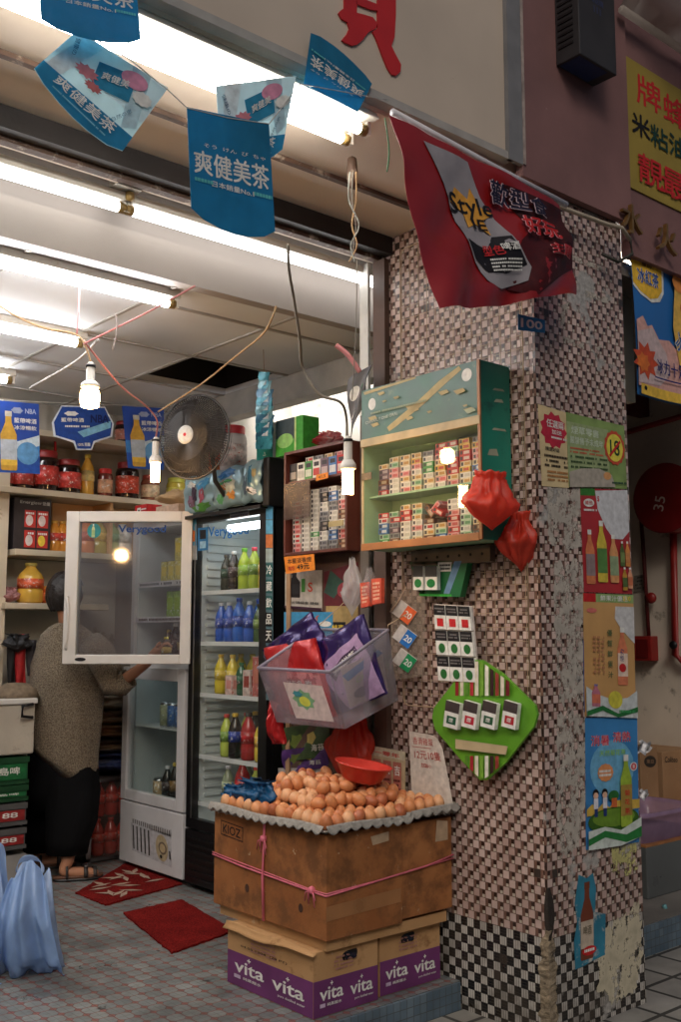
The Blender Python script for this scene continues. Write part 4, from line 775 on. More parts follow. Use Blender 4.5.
for j, (n_, cs_) in enumerate(((11, ['pink', 'white and red']), (12, ['white']), (15, ['white', 'pale green', 'white']), (13, ['grey', 'white', 'black']), (13, ['grey', 'blue', 'white', 'white']), (12, ['brown', 'pink', 'white']))):
    cc = [cs_[(i // 2) % len(cs_)] if j != 2 else ('green' if i == 3 else 'white') for i in range(min(n_, 13))]; stack(3.03, 3.805-j*.0665, 1.7045, cc, 'dark red cabinet', ORD[j], 'packs in the dark red cabinet', jit=.003)
def upright(col):
    def mk():
        base, band = pack_cols[col]; b = M_(); b.box((-.011, -.027, 0), (.011, .027, .085), mc(*base, rough=.35)); b.box((-.0115, -.022, .012), (-.011, .022, .045), mc(*band, rough=.35)); b.box((-.0115, -.018, .055), (-.011, .018, .075), mc(60, 56, 62)); return b.build('cigarette_pack')
    return mk
for j, c in enumerate(['black', 'white', 'green', 'white and red', 'purple brown', 'blue', 'red']):
    place('up_'+c, upright(c), (2.985, 3.815-j*.058, 2.041), 0, f'{c} pack standing {ORD[j]} in the top tier of the dark red cabinet', 'cigarette pack', 'packs in the dark red cabinet')
for j, c in enumerate(['white and red', 'grey', 'cream and gold', 'pink']):
    place('pack_'+c, pack(c), (3.04, 3.72-j*.07, 2.128), 0, f'{c} pack lying {ORD[j]} on the upright ones in the dark red cabinet', 'cigarette pack', 'packs in the dark red cabinet')

# board under the cabinet with posters
wall('display_board', [((3.04, 3.405, .55), (3.06, 3.90, 1.69))], mat('board_brown', (88, 62, 50), .7, var=.3), 'dark display board below the red cabinet covered in small posters')
b = M_(); b.box((3.03, 3.905, .1), (3.06, 3.935, 2.2), mat('wood_strip', (176, 140, 104), .6, var=.25, vs=14)); o = b.build('wood_strip'); tag(o, 'upright pale wood strip between the black fridge and the display board', 'strip')
def side(n, pts, x, base, label, cat='poster', group=None, **k): return sheet(n, pts, 'x', x, base, label, cat, group, 0, **k)
a = side('price_tag', [(284, 557), (314, 554), (315, 570), (286, 574)], 2.948, mc(240, 140, 24), 'orange handwritten price tag reading 49元 under the dark red cabinet', 'price tag', dl=.0005, thick=.001)
a.text('本星淡香煙', .5, .3, .3, K_, .8, .02); a.text('每包', .22, .72, .26, mc(190, 30, 30), .22, .02); a.text('49元', .62, .7, .36, K_, .42, .03); fin(a)
a = side('price_tag', [(316, 475), (328, 472), (328, 478), (316, 481)], 2.948, mc(240, 140, 24), 'tiny orange tag on the shelf edge inside the dark red cabinet', 'price tag'); a.text('41.5', .5, .5, .5, K_, .6, .02); fin(a)
a = side('poster', [(285, 572), (322, 570), (322, 611), (285, 608)], 3.036, mc(186, 180, 172), 'small grey poster of a dark bottle with a red letter S', 'poster', 'small posters on the display board')
a.bottle(.26, .04, .7, .16, K_, mc(40, 40, 44), K_); a.rect(.46, .2, .56, .55, GRN); a.text('S', .7, .42, .24, mc(200, 60, 40), .12, .03); a.text('售火鍋袋食 精緻', .5, .83, .08, K_, .85, .03); a.rect(0, .93, 1, 1, mc(60, 30, 50)); fin(a)
a = side('poster', [(284, 612), (333, 612), (332, 652), (284, 652)], 3.037, mc(60, 150, 200), 'sky blue poster of a bun with a curved stripe', 'poster', 'small posters on the display board')
a.ell(.5, .7, .4, .26, mc(200, 100, 50)); a.ell(.55, .74, .28, .18, mc(230, 190, 130)); a.ell(.3, .45, .16, .1, W_); a.text('Summer', .45, .3, .16, mc(220, 90, 40), .6, .03, rot=.35); a.ell(.86, .3, .12, .07, W_); fin(a)
a = side('poster', [(324, 572), (358, 562), (358, 606), (324, 606)], 3.038, mc(96, 30, 40), 'dark red poster half hidden by a hanging bag', 'poster', 'small posters on the display board'); a.poly([(.2, 0), (.6, .4), (.3, .8), (0, .6)], mc(50, 80, 70)); a.ell(.6, .6, .2, .2, mc(150, 60, 70)); fin(a)
a = side('poster', [(326, 606), (358, 606), (358, 652), (326, 652)], 3.038, mc(176, 150, 96), 'tan poster with black characters beside the blue one', 'poster', 'small posters on the display board'); a.rect(.15, .35, .62, .8, K_); a.text('特惠', .38, .5, .18, YEL, .36, .03); a.text('活動', .38, .7, .14, W_, .3, .03); fin(a)
for (pts, cc, lb, d2) in (([(282, 728), (330, 722), (332, 756), (284, 762)], mat('green_snack_print', (60, 84, 44), .4, var=.6, vs=16), 'dark green snack packet pinned on the board below the basket', 'snack packet'), ([(282, 750), (328, 745), (328, 768), (284, 772)], mat('purple_print', (84, 44, 120), .4, var=.5, vs=24), 'purple snack packet sticking out below the green one', 'snack packet'), ([(278, 768), (330, 768), (330, 800), (280, 800)], mc(176, 170, 166), 'pale grey sheet low on the board behind the eggs', 'sheet')):
    a = side('snack_packet' if d2 != 'sheet' else 'paper_sheet', pts, 3.034 if d2 != 'sheet' else 3.038, cc, lb, d2, bend=(lambda u, v: .008*math.sin(u*7+v*4)) if d2 != 'sheet' else None, dl=.001)
    if 'green' in lb: a.ell(.3, .5, .16, .3, mc(120, 140, 60), 12, jag=.3); a.ell(.6, .4, .12, .2, mc(190, 170, 90), 10, jag=.2); a.text('海苔', .75, .7, .2, W_, .25, .03)
    fin(a)
a = side('calendar', [(352, 742), (405, 752), (405, 796), (354, 790)], 3.0, mc(196, 176, 140), 'printed calendar card standing behind the red bowl', 'calendar', thick=.003)
a.rect(0, 0, 1, .2, mc(206, 196, 170)); a.text('二零一零年', .5, .12, .1, RD, .8, .02)
for i in range(5):
    a.rect(.04+i*.19, .26, .19+i*.19, .95, mc(186, 110, 96)); a.text('吉日平安'[i % 4], .115+i*.19, .45, .22, W_, .1, .03); a.lines(.05+i*.19, .65, .18+i*.19, 3, .1, .05, mc(90, 30, 30), i)
fin(a)
a = side('price_sheet', [(409, 731), (440, 735), (454, 810), (412, 806)], 3.01, mc(226, 216, 204), 'white handwritten price sheet in red marker beside the eggs', 'price sheet', thick=.001, shape=[(0, 0), (.8, .02), (.9, .06), (1, .2), (1, 1), (0, 1)])
ink = mc(196, 60, 50); a.text('香滑雞蛋', .42, .12, .1, ink, .62, -.01); a.rect(.08, .2, .66, .207, ink); a.text('12元10隻', .52, .3, .12, ink, .76, -.01); a.text('加', .38, .44, .06, ink, .14, -.01); a.text('個小', .52, .445, .05, ink, .18, -.01); fin(a)

# ---- goods hanging on the wire grid
t = thing('display_tray', PX(440, 595, 3.0), 'green plastic display tray with two cigarette packs below the green cabinet', 'display tray')
g1 = mat('tray_green', (16, 110, 60), .4, var=.15); TLq = [(410, 562), (468, 560), (460, 597), (420, 596)]
A_ = Art(*[PX(u, v, 3.0) for u, v in TLq], g1, thick=.03, dl=.0008); A_.poly([(.78, .02), (.9, .02), (.74, .92), (.6, .92)], mc(110, 150, 190)); A_.rect(0, .93, .8, 1, mc(50, 170, 60)); A_.rect(.5, .04, .74, .3, W_); A_.lines(.53, .1, .72, 2, .1, .05, K_); A_.build('tray', t)
for k, (u0, u1) in enumerate(((413, 423), (425, 437))):
    q = [PX(u, v, 2.975) for u, v in ((u0, 566), (u1, 566), (u1, 590), (u0, 590))]
    a = Art(*q, W_, thick=.02, dl=.0005); a.rect(0, 0, 1, .45, mc(60, 60, 60)); a.ell(.5, .72, .35, .18, mc(30, 130, 60)); o = a.build('cigarette_pack'); tag(o, ['white and black cigarette pack at the left in the green tray', 'white and black cigarette pack at the right in the green tray'][k], 'cigarette pack', 'packs in the green tray')
t = thing('blister_strip', PX(405, 680, 2.99), 'clear plastic strip holding an orange, a blue and a green square packet', 'blister strip')
q = [PX(u, v, 3.0) for u, v in ((392, 592), (425, 588), (424, 676), (389, 681))]
a = Art(*q, film('clear_sleeve', (190, 176, 160), .3, .15), thick=.002); a.build('sleeve', t)
for (u, v, cc) in ((405, 612, (226, 96, 40)), (405, 636, (30, 110, 190)), (405, 660, (20, 150, 90))):
    q = [PX(u+a_, v+b_, 2.993) for a_, b_ in ((-4, -12), (12, 0), (3, 13), (-13, 1))]; a = Art(*q, mc(206, 200, 196), thick=.005); a.rect(.45, 0, 1, 1, mc(*cc)); a.text('20', .72, .5, .4, W_, .4, .04); a.build('packet', t)
b = M_(); b.tube([PX(404, 574, 3.02), PX(405, 588, 3.0), PX(398, 602, 2.985), PX(390, 612, 2.98)], .003, mc(196, 170, 150), 6); b.build('tie', t)
t = thing('pack_board', PX(457, 683, 3.0), 'hanging board of white cigarette packs in three double rows', 'pack board')
q = [PX(u, v, 3.0) for u, v in ((435, 604), (472, 606), (479, 683), (440, 681))]
a = Art(*q, mc(206, 196, 190), thick=.006, dl=.0005); a.build('backing', t)
for r_ in range(3):
    for c_ in range(3):
        f = lambda u, v: a.P(u, v, .012)
        u0, u1 = c_*.33+.01, c_*.33+.32; v0, v1 = r_*.333+.01, r_*.333+.325
        s_ = Art(f(u0, v0), f(u1, v0), f(u1, v1), f(u0, v1), W_, thick=.0115, dl=.0004, n=1)
        s_.rect(0, 0, 1, .42, K_); s_.lines(.1, .12, .9, 2, .12, .06, mc(120, 116, 116), c_+r_)
        if r_ == 0: s_.rect(.25, .55, .8, .88, RD)
        else: s_.ell(.52, .72, .28, .2, mc(40, 110, 50))
        s_.build('pack', t)
t = thing('display_card', PX(487, 780, 2.99), 'diamond shaped striped and green display card with four cigarette packs', 'display card')
zt = PX(480, 660, 2.99); 
q = [PX(u, v, 2.992) for u, v in ((432, 660), (537, 660), (537, 780), (432, 780))]
lime = mat('lime_green_card', (96, 160, 30), .35, var=.12)
a = Art(*q, lime, thick=.012, dl=.0006, shape=[(.42, 0), (.5, .0), (.7, .12), (.98, .38), (1, .46), (.97, .56), (.72, .86), (.55, 1), (.48, 1), (.3, .84), (.03, .58), (0, .48), (.02, .4), (.25, .16)])
str_c = [(150, 30, 40), (226, 214, 190), (90, 140, 40), (170, 40, 50), (230, 220, 200), (120, 170, 50), (240, 236, 220), (60, 34, 36), (150, 60, 50), (226, 214, 196), (110, 20, 30)]
for i, cc in enumerate(str_c):
    u0 = .24+i*.05; u1 = u0+.034
    vt = lambda u: max(.0, (.42-u)*.86 if u < .42 else (u-.5)*.62 if u > .5 else 0)
    a.poly([(u0, vt(u0)+.012), (u1, vt(u1)+.012), (u1, .3), (u0, .3)], mc(*cc))
    vb = lambda u: min(1, 1-(abs(u-.52)-.03)*.75)-.015
    if .32 < u0 < .68: a.poly([(u0, .8), (u1, .8), (u1, vb(u1)), (u0, vb(u0))], mc(*cc))
a.poly([(.26, .66), (.76, .72), (.74, .79), (.26, .74)], mat('masking_tape', (196, 176, 136), .7)); a.build('card', t)
for k, (u, cc) in enumerate(((453, (30, 90, 60)), (471, (190, 40, 60)), (490, (40, 90, 60)), (511, (180, 40, 50)))):
    q = [PX(u+a_, v_, 2.965) for a_, v_ in ((-7, 700), (7, 704), (4, 730), (-10, 726))]
    s_ = Art(*q, W_, thick=.02, dl=.0004); s_.rect(0, 0, 1, .4, mc(70, 60, 60)); s_.rect(.2, .55, .85, .85, mc(*cc)); s_.text('煙', .5, .7, .16, W_, .3, .02); o = s_.build('cigarette_pack'); tag(o, f'cigarette pack with a {"green" if k % 2 == 0 else "red"} square, {ORD[k]} from the left on the striped green card', 'cigarette pack', 'packs on the striped card')
b = M_(); b.box((3.0, 2.62, 1.60), (3.03, 3.05, 1.665), mat('metal_bar', (110, 96, 84), .4, .4, var=.3)); 
for i in range(7): b.lathe([(.006, 0), (.006, .002)], (2.999, 2.66+i*.06, 1.632), K_, 8, Matrix.Rotation(PI/2, 4, 'Y'))
o = b.build('metal_bar'); tag(o, 'perforated metal bar under the green cabinet', 'bar')

# clear bag with tissue and two red boxes hanging from the lamp cord
t = thing('hanging_bag', PX(358, 545, 2.92), 'thin clear plastic bag with two red boxes hanging below the warm bulb', 'bag')
clr = film('clear_bag', (226, 226, 230), .42, .15)
b = M_(); q = PX(352, 550, 2.93); 
b = crumple(PX(352, 615, 2.93), .035, .055, .24, clr, 9, .12, .32); b.build('bag_body', t)
b = crumple(PX(369, 608, 2.93), .02, .045, .17, film('clear_bag_thin', (206, 204, 210), .28, .2), 4, .2, .15); b.build('second_bag', t)
for k, (u0, u1) in enumerate(((360, 369), (371, 381))):
    q = [PX(u, v, 2.915) for u, v in ((u0, 583-k*4), (u1, 582-k*4), (u1, 606-k*3), (u0+1, 608-k*3))]; a = Art(*q, mc(214, 84, 60), thick=.02); a.lines(.15, .15, .85, 5, .15, .08, mc(240, 190, 160), k); a.build('red_box', t)

# ================================================================ HANGING BASKET
t = thing('plastic_basket', (2.75, 3.2, .95), 'tilted translucent lilac plastic basket of snack bags hanging above the eggs', 'basket')
NT = PY(330, 672, 3.06); LT = PX(258, 668, NT.x); RT = PY(388, 630, 3.06); NBt = PY(345, 729, 3.09); LB = PX(277, 722, NBt.x); RB = PY(398, 700, 3.09)
BT = LT+RT-NT; BB = LB+RB-NBt; lil = film('lilac_plastic', (186, 182, 194), .36, .25)
b = M_()
def wallq(p, q, r_, s_): b.surf(lambda i, j: (p.lerp(q, i)).lerp(s_.lerp(r_, i), j), 6, 6, lil)
wallq(LT, NT, NBt, LB); wallq(NT, RT, RB, NBt); wallq(RT, BT, BB, RB); wallq(BT, LT, LB, BB); b.quad(LB, NBt, RB, BB, lil); b.build('tub', t, solid=.003)
b = M_(); b.tube([LT, NT, RT, BT, LT], .007, film('lilac_rim', (190, 186, 206), .8), 6); b.build('rim', t)
b = M_(); b.tube([NT.lerp(NBt, .04), NT.lerp(NBt, .97)], .004, lil, 6); b.build('corner_rib', t)
b = M_(); b.tube([RT, RT+Vector((0, 0, .02)), Vector((3.03, 3.08, 1.42))], .002, wire, 5); b.build('hanger', t)
b = M_(); b.tube([BT, Vector((3.03, 3.45, 1.5))], .002, wire, 5); b.build('hanger', t)
def snackbag(pts, x, m, label, draw, thick=.03, fixed='x', seed=0):
    f = PX if fixed == 'x' else PY
    q = [f(u, v, x) if not isinstance(x, (list, tuple)) else f(u, v, x[i]) for i, (u, v) in enumerate(pts)]
    a = Art(*q, m, bend=lambda u, v: .04*(max(0, math.sin(PI*min(max(u, 0), 1)))*max(0, math.sin(PI*min(max(v, 0), 1))))**.6+.006*math.sin(u*23+v*9+seed)*(1-abs(2*v-1))+.014*noise.noise(Vector((u*5, v*5, seed))), thick=.012, n=26, dl=.0012); draw(a); o = a.build('snack_bag'); return tag(o, label, 'snack bag', 'snack bags in the hanging basket')
purp = mat('purple_foil', (46, 28, 92), .22, .3, var=.3, vs=10, bump=.4, bs=12); redf = mat('red_foil', (176, 22, 26), .25, .2, var=.2, vs=10, bump=.4, bs=12)
def d_p(a): a.poly([(.12, .38), (.9, .2), (1, .98), (.3, 1)], mc(170, 140, 180)); a.poly([(.28, .48), (.82, .33), (.86, .45), (.32, .62)], mc(60, 40, 70)); a.text('芋頭餅乾', .57, .475, .09, W_, .46, .05, rot=.25)
def d_r(a): a.rect(.18, .35, .95, 1, mc(220, 120, 120)); a.rect(.36, .46, .9, .58, mc(150, 30, 40)); a.text('番茄餅乾', .63, .52, .08, W_, .46, .05)
snackbag([(258, 668), (305, 648), (340, 700), (290, 722)], 2.86, purp, 'dark purple snack bag lying deep at the back left of the basket', lambda a: None)
snackbag([(262, 650), (310, 612), (330, 652), (270, 676)], 2.80, purp, 'purple snack bag poking up behind the red one in the basket', lambda a: None, seed=2)
snackbag([(264, 648), (314, 638), (338, 728), (278, 716)], 2.76, redf, 'red snack bag at the left of the basket', d_r, seed=3)
snackbag([(309, 648), (362, 614), (386, 694), (336, 716)], 2.80, purp, 'large purple snack bag leaning at the right of the basket', d_p, seed=4)
snackbag([(270, 700), (280, 704), (284, 744), (272, 744)], 2.70, redf, 'narrow red snack bag hanging out below the left of the basket', lambda a: None, seed=5)
def inbag(pts, x, fixed, m, label, draw): 
    f = PX if fixed == 'x' else PY
    a = Art(*[f(u, v, x) for u, v in pts], m, dl=.001, n=4); draw(a); o = a.build('snack_bag'); return tag(o, label, 'snack bag', 'snack bags in the hanging basket')
def d_1(a): a.ell(.4, .45, .3, .3, mc(110, 150, 110), 16, jag=.25); a.ell(.42, .5, .14, .14, mc(190, 190, 60)); a.ell(.3, .3, .14, .1, mc(50, 120, 130), 12, jag=.3)
def d_2(a): a.poly([(0, .2), (.9, -.05), (1, .08), (.1, .38)], mc(20, 110, 180)); a.text('Calbo', .5, .38, .14, mc(170, 200, 120), .45, .02, rot=.25); a.ell(.35, .75, .2, .12, mc(120, 110, 120))
inbag([(283, 682), (322, 686), (334, 722), (296, 718)], NT.x+.02, 'x', mc(190, 170, 166), 'pale snack bag with a green cartoon blot seen through the basket side', d_1)
inbag([(340, 668), (382, 650), (388, 690), (350, 708)], 3.10, 'y', mc(196, 176, 170), 'pink snack bag with a blue band seen through the basket front', d_2)
# red bag and red bowl behind the eggs
t = thing('plastic_bag', (2.98, 3.42, .75), 'red plastic bag hanging behind the basket above the red bowl', 'bag')
b = crumple(PX(350, 790, 2.96), .05, .13, .36, redbag, 12, .3, .2); b.build('bundle', t)
# ================================================================ CARTONS AND EGGS
cardb = card_mat('carton_board', (176, 134, 88), (196, 154, 106)); oldb = card_mat('old_carton', (140, 84, 44), (172, 114, 66), .46)
pinks = mat('pink_string', (222, 110, 130), .5, var=.2, vs=30)
def vita_box(x0, x1, y0, y1, label, left=True, flap=True):
    t = thing('drink_carton', ((x0+x1)/2, (y0+y1)/2, 0), label, 'carton', 'purple drink cartons on the floor')
    h = .222; band = .125; pm = mat('purple_print_board', (112, 50, 108), .6, var=.25, vs=7)
    b = M_(); b.box((x0, y0, .0), (x1, y1, h), cardb); b.build('box', t, bevel=.003)
    a = Art((x0, y0-.0006, h-.004), (x1, y0-.0006, h-.004), (x1, y0-.0006, .003), (x0, y0-.0006, .003), cardb, thick=.0003, n=2, dl=.0005)
    def face(a, W, tape):
        v0 = 1-band/h; a.rect(0, v0, 1, 1, pm)
        k = 2
        for i in range(k):
            u = .27+i*.46; v = v0+(.4+.05*i)*(1-v0); a.text('vita', u, v, .2, W_, .36, .03); a.text('+', u+.0, v-.15, .07, W_, .03*1.4, .05); a.text('純蒸餾水' if i == 0 else 'pure distilled water', u+.04, v+.17, .05, W_, .22 if i == 0 else .3, .01)
            if i == 0: a.rect(u-.18, v+.14, u-.1, v+.2, mc(200, 180, 206))
        a.lines(.3, .12, .6, 4, .06, .03, mc(170, 120, 110), 2)
    face(a, x1-x0, 0); hx = .5
    a.build('printed_front', t)
    # hand hole with dark film inside
    b = M_(); cx_ = x0+(x1-x0)*(.55 if left else .45); rr = [Vector((cx_+.036*math.copysign(abs(math.cos(q))**.6, math.cos(q)), y0-.0022, h-.035+.016*math.copysign(abs(math.sin(q))**.6, math.sin(q))+.004*math.cos(q))) for q in [2*PI*i/20 for i in range(20)]]
    b.add(rr, [tuple(range(20))], K_); b.surf(lambda i, j: (cx_-.028+.056*i, y0-.006-.006*math.sin(i*9+j*4), h-.046+.02*j+.004*math.sin(i*7)), 10, 4, mat('dark_film', (20, 26, 46), .12, var=.3)); b.build('hand_hole', t)
    if left:
        a = Art((x0-.0006, y1, h-.004), (x0-.0006, y0, h-.004), (x0-.0006, y0, .003), (x0-.0006, y1, .003), cardb, thick=.0003, n=2, dl=.0005); face(a, y1-y0, 1); a.text('04.05.1204  (28 PT)', .45, .3, .045, K_, .55, .02); a.build('printed_side', t)
        b = M_(); b.surf(lambda i, j: (x0-.018*j*j-.002, y1+.01-(y1-y0+.03)*i, h+.006-.028*j*(.6+.4*math.sin(i*3+1))+.004*math.sin(i*11)), 16, 4, cardb); b.build('flap', t, solid=.003)
    return t
vita_box(2.362, 2.664, 2.9, 3.42, 'purple and brown drink carton, the nearer of the two under the egg carton', True)
vita_box(2.688, 3.005, 2.915, 3.28, 'purple and brown drink carton against the pillar under the egg carton', False)
# big tied carton
ex0, ex1, ey0, ey1, ez0, ez1 = 2.385, 3.028, 2.86, 3.56, .262, .622
t = thing('egg_carton', ((ex0+ex1)/2, (ey0+ey1)/2, ez0), 'large worn brown carton tied with pink string and stamped KIOZ under the eggs', 'carton')
b = M_(); jog = .004; b.box((ex0, ey0, ez0), (ex0+.37, ey1, ez1), oldb); b.box((ex0+.374, ey0+.006, ez0+.01), (ex1, ey1-.004, ez1-.008), oldb); b.build('box', t, bevel=.004)
b = M_(); b.box((ex0+.02, ey0+.02, .2225), (ex1-.02, ey1-.02, ez0-.001), cardb); b.build('underlay', t)
b = M_()
b.tube([(ex0-.004, ey1+.004, .45), (ex0-.004, ey1-.2, .436), (ex0-.004, ey0+.1, .420), (ex0-.003, ey0-.003, .416), (ex0+.2, ey0-.004, .43), (ex0+.5, ey0-.002, .45), (ex1+.003, ey0, .47), (ex1+.004, ey1+.004, .47), (ex0-.004, ey1+.004, .45)], .0035, pinks, 6)
b.tube([(ex0-.004, ey1+.004, .458), (ex0-.004, ey1-.2, .447), (ex0-.004, ey0+.1, .426), (ex0-.003, ey0-.003, .424), (ex0+.3, ey0-.004, .436), (ex1+.003, ey0, .458)], .0025, pinks, 5)
b.build('string_around', t)
b = M_(); yy = PX(265, 850, ex0).y; b.tube([(ex0-.004, yy, ez0), (ex0-.005, yy+.006, .42), (ex0-.006, yy-.003, ez1+.002), (ex0+.1, yy, ez1+.004)], .006, pinks, 6); b.build('string_down', t)
def knot(p, s):
    b = M_(); b.lathe([(.001, -s*.5), (s*.5, -s*.2), (s*.4, s*.3), (.001, s*.5)], p, pinks, 8)
    for i in range(5): a_ = i*1.3; b.tube([p, (p[0]-.008, p[1]+s*.8*math.cos(a_), p[2]-s*.3), (p[0]-.006, p[1]+s*1.1*math.cos(a_), p[2]-s*(1.4+.4*math.sin(a_*2)))], .002, pinks, 5)
    b.build('knot', t)
knot((ex0-.008, yy, .56), .03); knot((ex0-.008, ey0+.07, .425), .03)
a = Art((ex0-.001, ey1-.05, .59), (ex0-.001, ey1-.20, .58), (ex0-.001, ey1-.20, .525), (ex0-.001, ey1-.05, .535), oldb, thick=.0004, n=2)
for r_ in ((0, 0, 1, .06), (0, .94, 1, 1), (0, 0, .02, 1), (.98, 0, 1, 1)): a.rect(*r_, K_)
a.text('KIOZ', .5, .5, .6, K_, .8, .01); a.build('stamp', t)
patch = mat('pale_tape_patch', (186, 160, 130), .6, var=.3, vs=20)
def patchq(pts, m=patch): b = M_(); b.add(pts, [tuple(range(len(pts)))], m); b.build('tape_patch', t)
patchq([(ex0+.22, ey0-.001, .56), (ex0+.3, ey0-.001, .567), (ex0+.3, ey0-.001, .60), (ex0+.21, ey0-.001, .592)]); patchq([(ex0+.55, ey0+.0045, .53), (ex0+.62, ey0+.0045, .53), (ex0+.62, ey0+.0045, .6), (ex0+.56, ey0+.0045, .61)])
patchq([(ex0+.0, ey0-.0012, .33), (ex0+.36, ey0-.0012, .34), (ex0+.36, ey0-.0012, .39), (ex0, ey0-.0012, .38)], mat('brown_tape', (160, 110, 66), .3, var=.2))
for (y_, z_) in ((3.33, .36), (3.0, .35)):
    b = M_(); b.add([(ex0-.0015, y_+.013*math.cos(q), z_+.016*math.sin(q)) for q in [2*PI*i/14 for i in range(14)]], [tuple(range(14))], mat('hole_dark', (70, 40, 24), .9)); b.build('punched_hole', t)
# pulp tray: waved grey sheet with points
pulp = mat('grey_pulp', (150, 146, 140), .9, var=.25, vs=30, bump=.4, bs=90)
t = thing('egg_tray', ((ex0+ex1)/2, (ey0+ey1)/2, ez1), 'grey paper pulp tray under the heap of eggs', 'egg tray')
PIT = .0515; tx0, ty0 = ex0-.015, ey0-.012; TXn, TYn = 13.0, 13.8
def tray(u, v):
    x = tx0+u*TXn*PIT; y = ty0+v*TYn*PIT; wv = .013*math.cos(2*PI*u*TXn)+.013*math.cos(2*PI*v*TYn)
    sag = .012*math.sin(u*3+1)*math.cos(v*4)+(.018 if u > .6 else 0); edge = -.03*max(0, .03-u)/.03-.03*max(0, .025-v)/.025
    return (x-.012*max(0, .02-u)/.02, y-.012*max(0, .02-v)/.02, ez1+.018+wv*.9+sag*.5+edge*.5)
b = M_(); b.surf(tray, 116, 124, pulp); b.build('tray', t)
for s_ in (0, 1):
    b = M_()
    def lip(u, v, s_=s_):
        L = TYn if s_ == 0 else TXn; zz = ez1+.034-.031*v*(.55+.45*abs(math.sin(PI*u*L)))+.004*math.sin(u*9); off = .014*v+.006
        return (tx0-off, ty0+u*TYn*PIT, zz) if s_ == 0 else (tx0+u*TXn*PIT, ty0-off, zz+(.01 if u > .62 else 0))
    b.surf(lip, 140, 4, pulp); b.build('lip', t, solid=.002)
egg_cols = [(216, 146, 94), (198, 120, 72), (226, 168, 120), (176, 98, 60), (210, 134, 80)]
def eggm(i):
    def mk():
        m = mat('egg_shell_%d' % i, egg_cols[i], .42, var=.14, vs=40, bump=.06, bs=300, spec=.4); b = M_(); prof = []
        for k in range(11):
            a_ = PI*k/10; z = -math.cos(a_); r = math.sin(a_)*(1-.13*z); prof.append((.0248*r, .0300*z))
        b.lathe(prof, (0, 0, 0), m, 16); return b.build('egg')
    return mk
def dome(x, y):
    u = (x-ex0)/(ex1-ex0); v = (y-ey0)/(ey1-ey0)
    h = 2.05*math.exp(-((u-.32)/.36)**2-((v-.5)/.42)**2)+1.5*math.exp(-((u-.6)/.25)**2-((v-.55)/.4)**2)+.9*noise.noise(Vector((x*9, y*9, 0)))
    if u > .72: h = min(h, 1.6)
    if u < .12 or v < .1: h = min(h, .95)
    if v > .86: h *= .6
    return h
rn = random.Random(21); eggs = []
for L in range(4):
    off = (L % 2)*PIT/2; nx = 12 if L == 0 else 11; ny = 13 if L == 0 else 12
    for j in range(ny):
        for i in range(nx):
            x = tx0+PIT*(.55+i)+off; y = ty0+PIT*(.55+j)+off; d = dome(x, y)
            if L > 0 and d < L+.0: continue
            if d > L+1.45 and i > 1 and j > 1: continue
            if L == 0 and i > 7 and j > 9: continue
            sag = (.009 if (x-ex0)/(ex1-ex0) > .6 else 0)
            eggs.append((L, i, j, x, y, ez1+.041+sag+L*.040))
LAY = ['in the tray', 'in the second layer', 'in the third layer', 'on top of the heap']
cnt = {}
for (L, i, j, x, y, z) in eggs[:270]:
    c = rn.choice([0, 0, 1, 2, 4, 3, 2, 4]); 
    lab = (f'brown egg {LAY[L]}, row {ORD[j] if j < 18 else j} from the front, {ORD[i]} from the left').replace('row ', '').replace('from the front', 'row back')
    place('egg_%d' % c, eggm(c), (x+rn.uniform(-.011, .011)*(L > 0), y+rn.uniform(-.011, .011)*(L > 0), z+rn.uniform(-.006, .007)*(1 if L else .4)), 0, lab, 'egg', 'brown eggs heaped on the tray', rot=(rn.uniform(-.5, .5)+(1.2 if rn.random() < .35*(L > 0) else 0), rn.uniform(-.5, .5), rn.uniform(0, 6)))
# blue cloth bag on the left end
t = thing('cloth', PX(250, 800, 2.45), 'dark teal blue plastic bag lying on the left end of the egg tray', 'bag')
b = M_(); bl = film('deep_blue_film', (10, 96, 150), .95, .4)
q = PX(252, 806, 2.44)
b = crumple((2.44, q.y-.03, .655), .06, .10, .10, bl, 3, .5, .3, belly=.3); b.build('bundle', t)
b = crumple((2.43, q.y+.10, .655), .045, .06, .07, bl, 8, .4, .35, belly=.3); b.build('loose_end', t)
# red bowl behind the eggs
p = PX(370, 770, 2.93); t = thing('bowl', tuple(PD(361, 781, 4.02)), 'red plastic bowl tilted on the back of the egg heap', 'bowl')
rb = mat('red_bowl_plastic', (222, 62, 48), .3, var=.1); b = M_()
Mx = Matrix.Rotation(.14, 4, 'X') @ Matrix.Rotation(.1, 4, 'Y')
c0 = PD(361, 781, 4.02)
b.lathe([(.001, 0), (.066, 0), (.078, .01), (.104, .058), (.114, .064), (.114, .069), (.106, .066), (.074, .012), (.06, .006), (.001, .006)], c0, rb, 36, Mx); b.build('bowl', t)
# paper wad behind
t = None

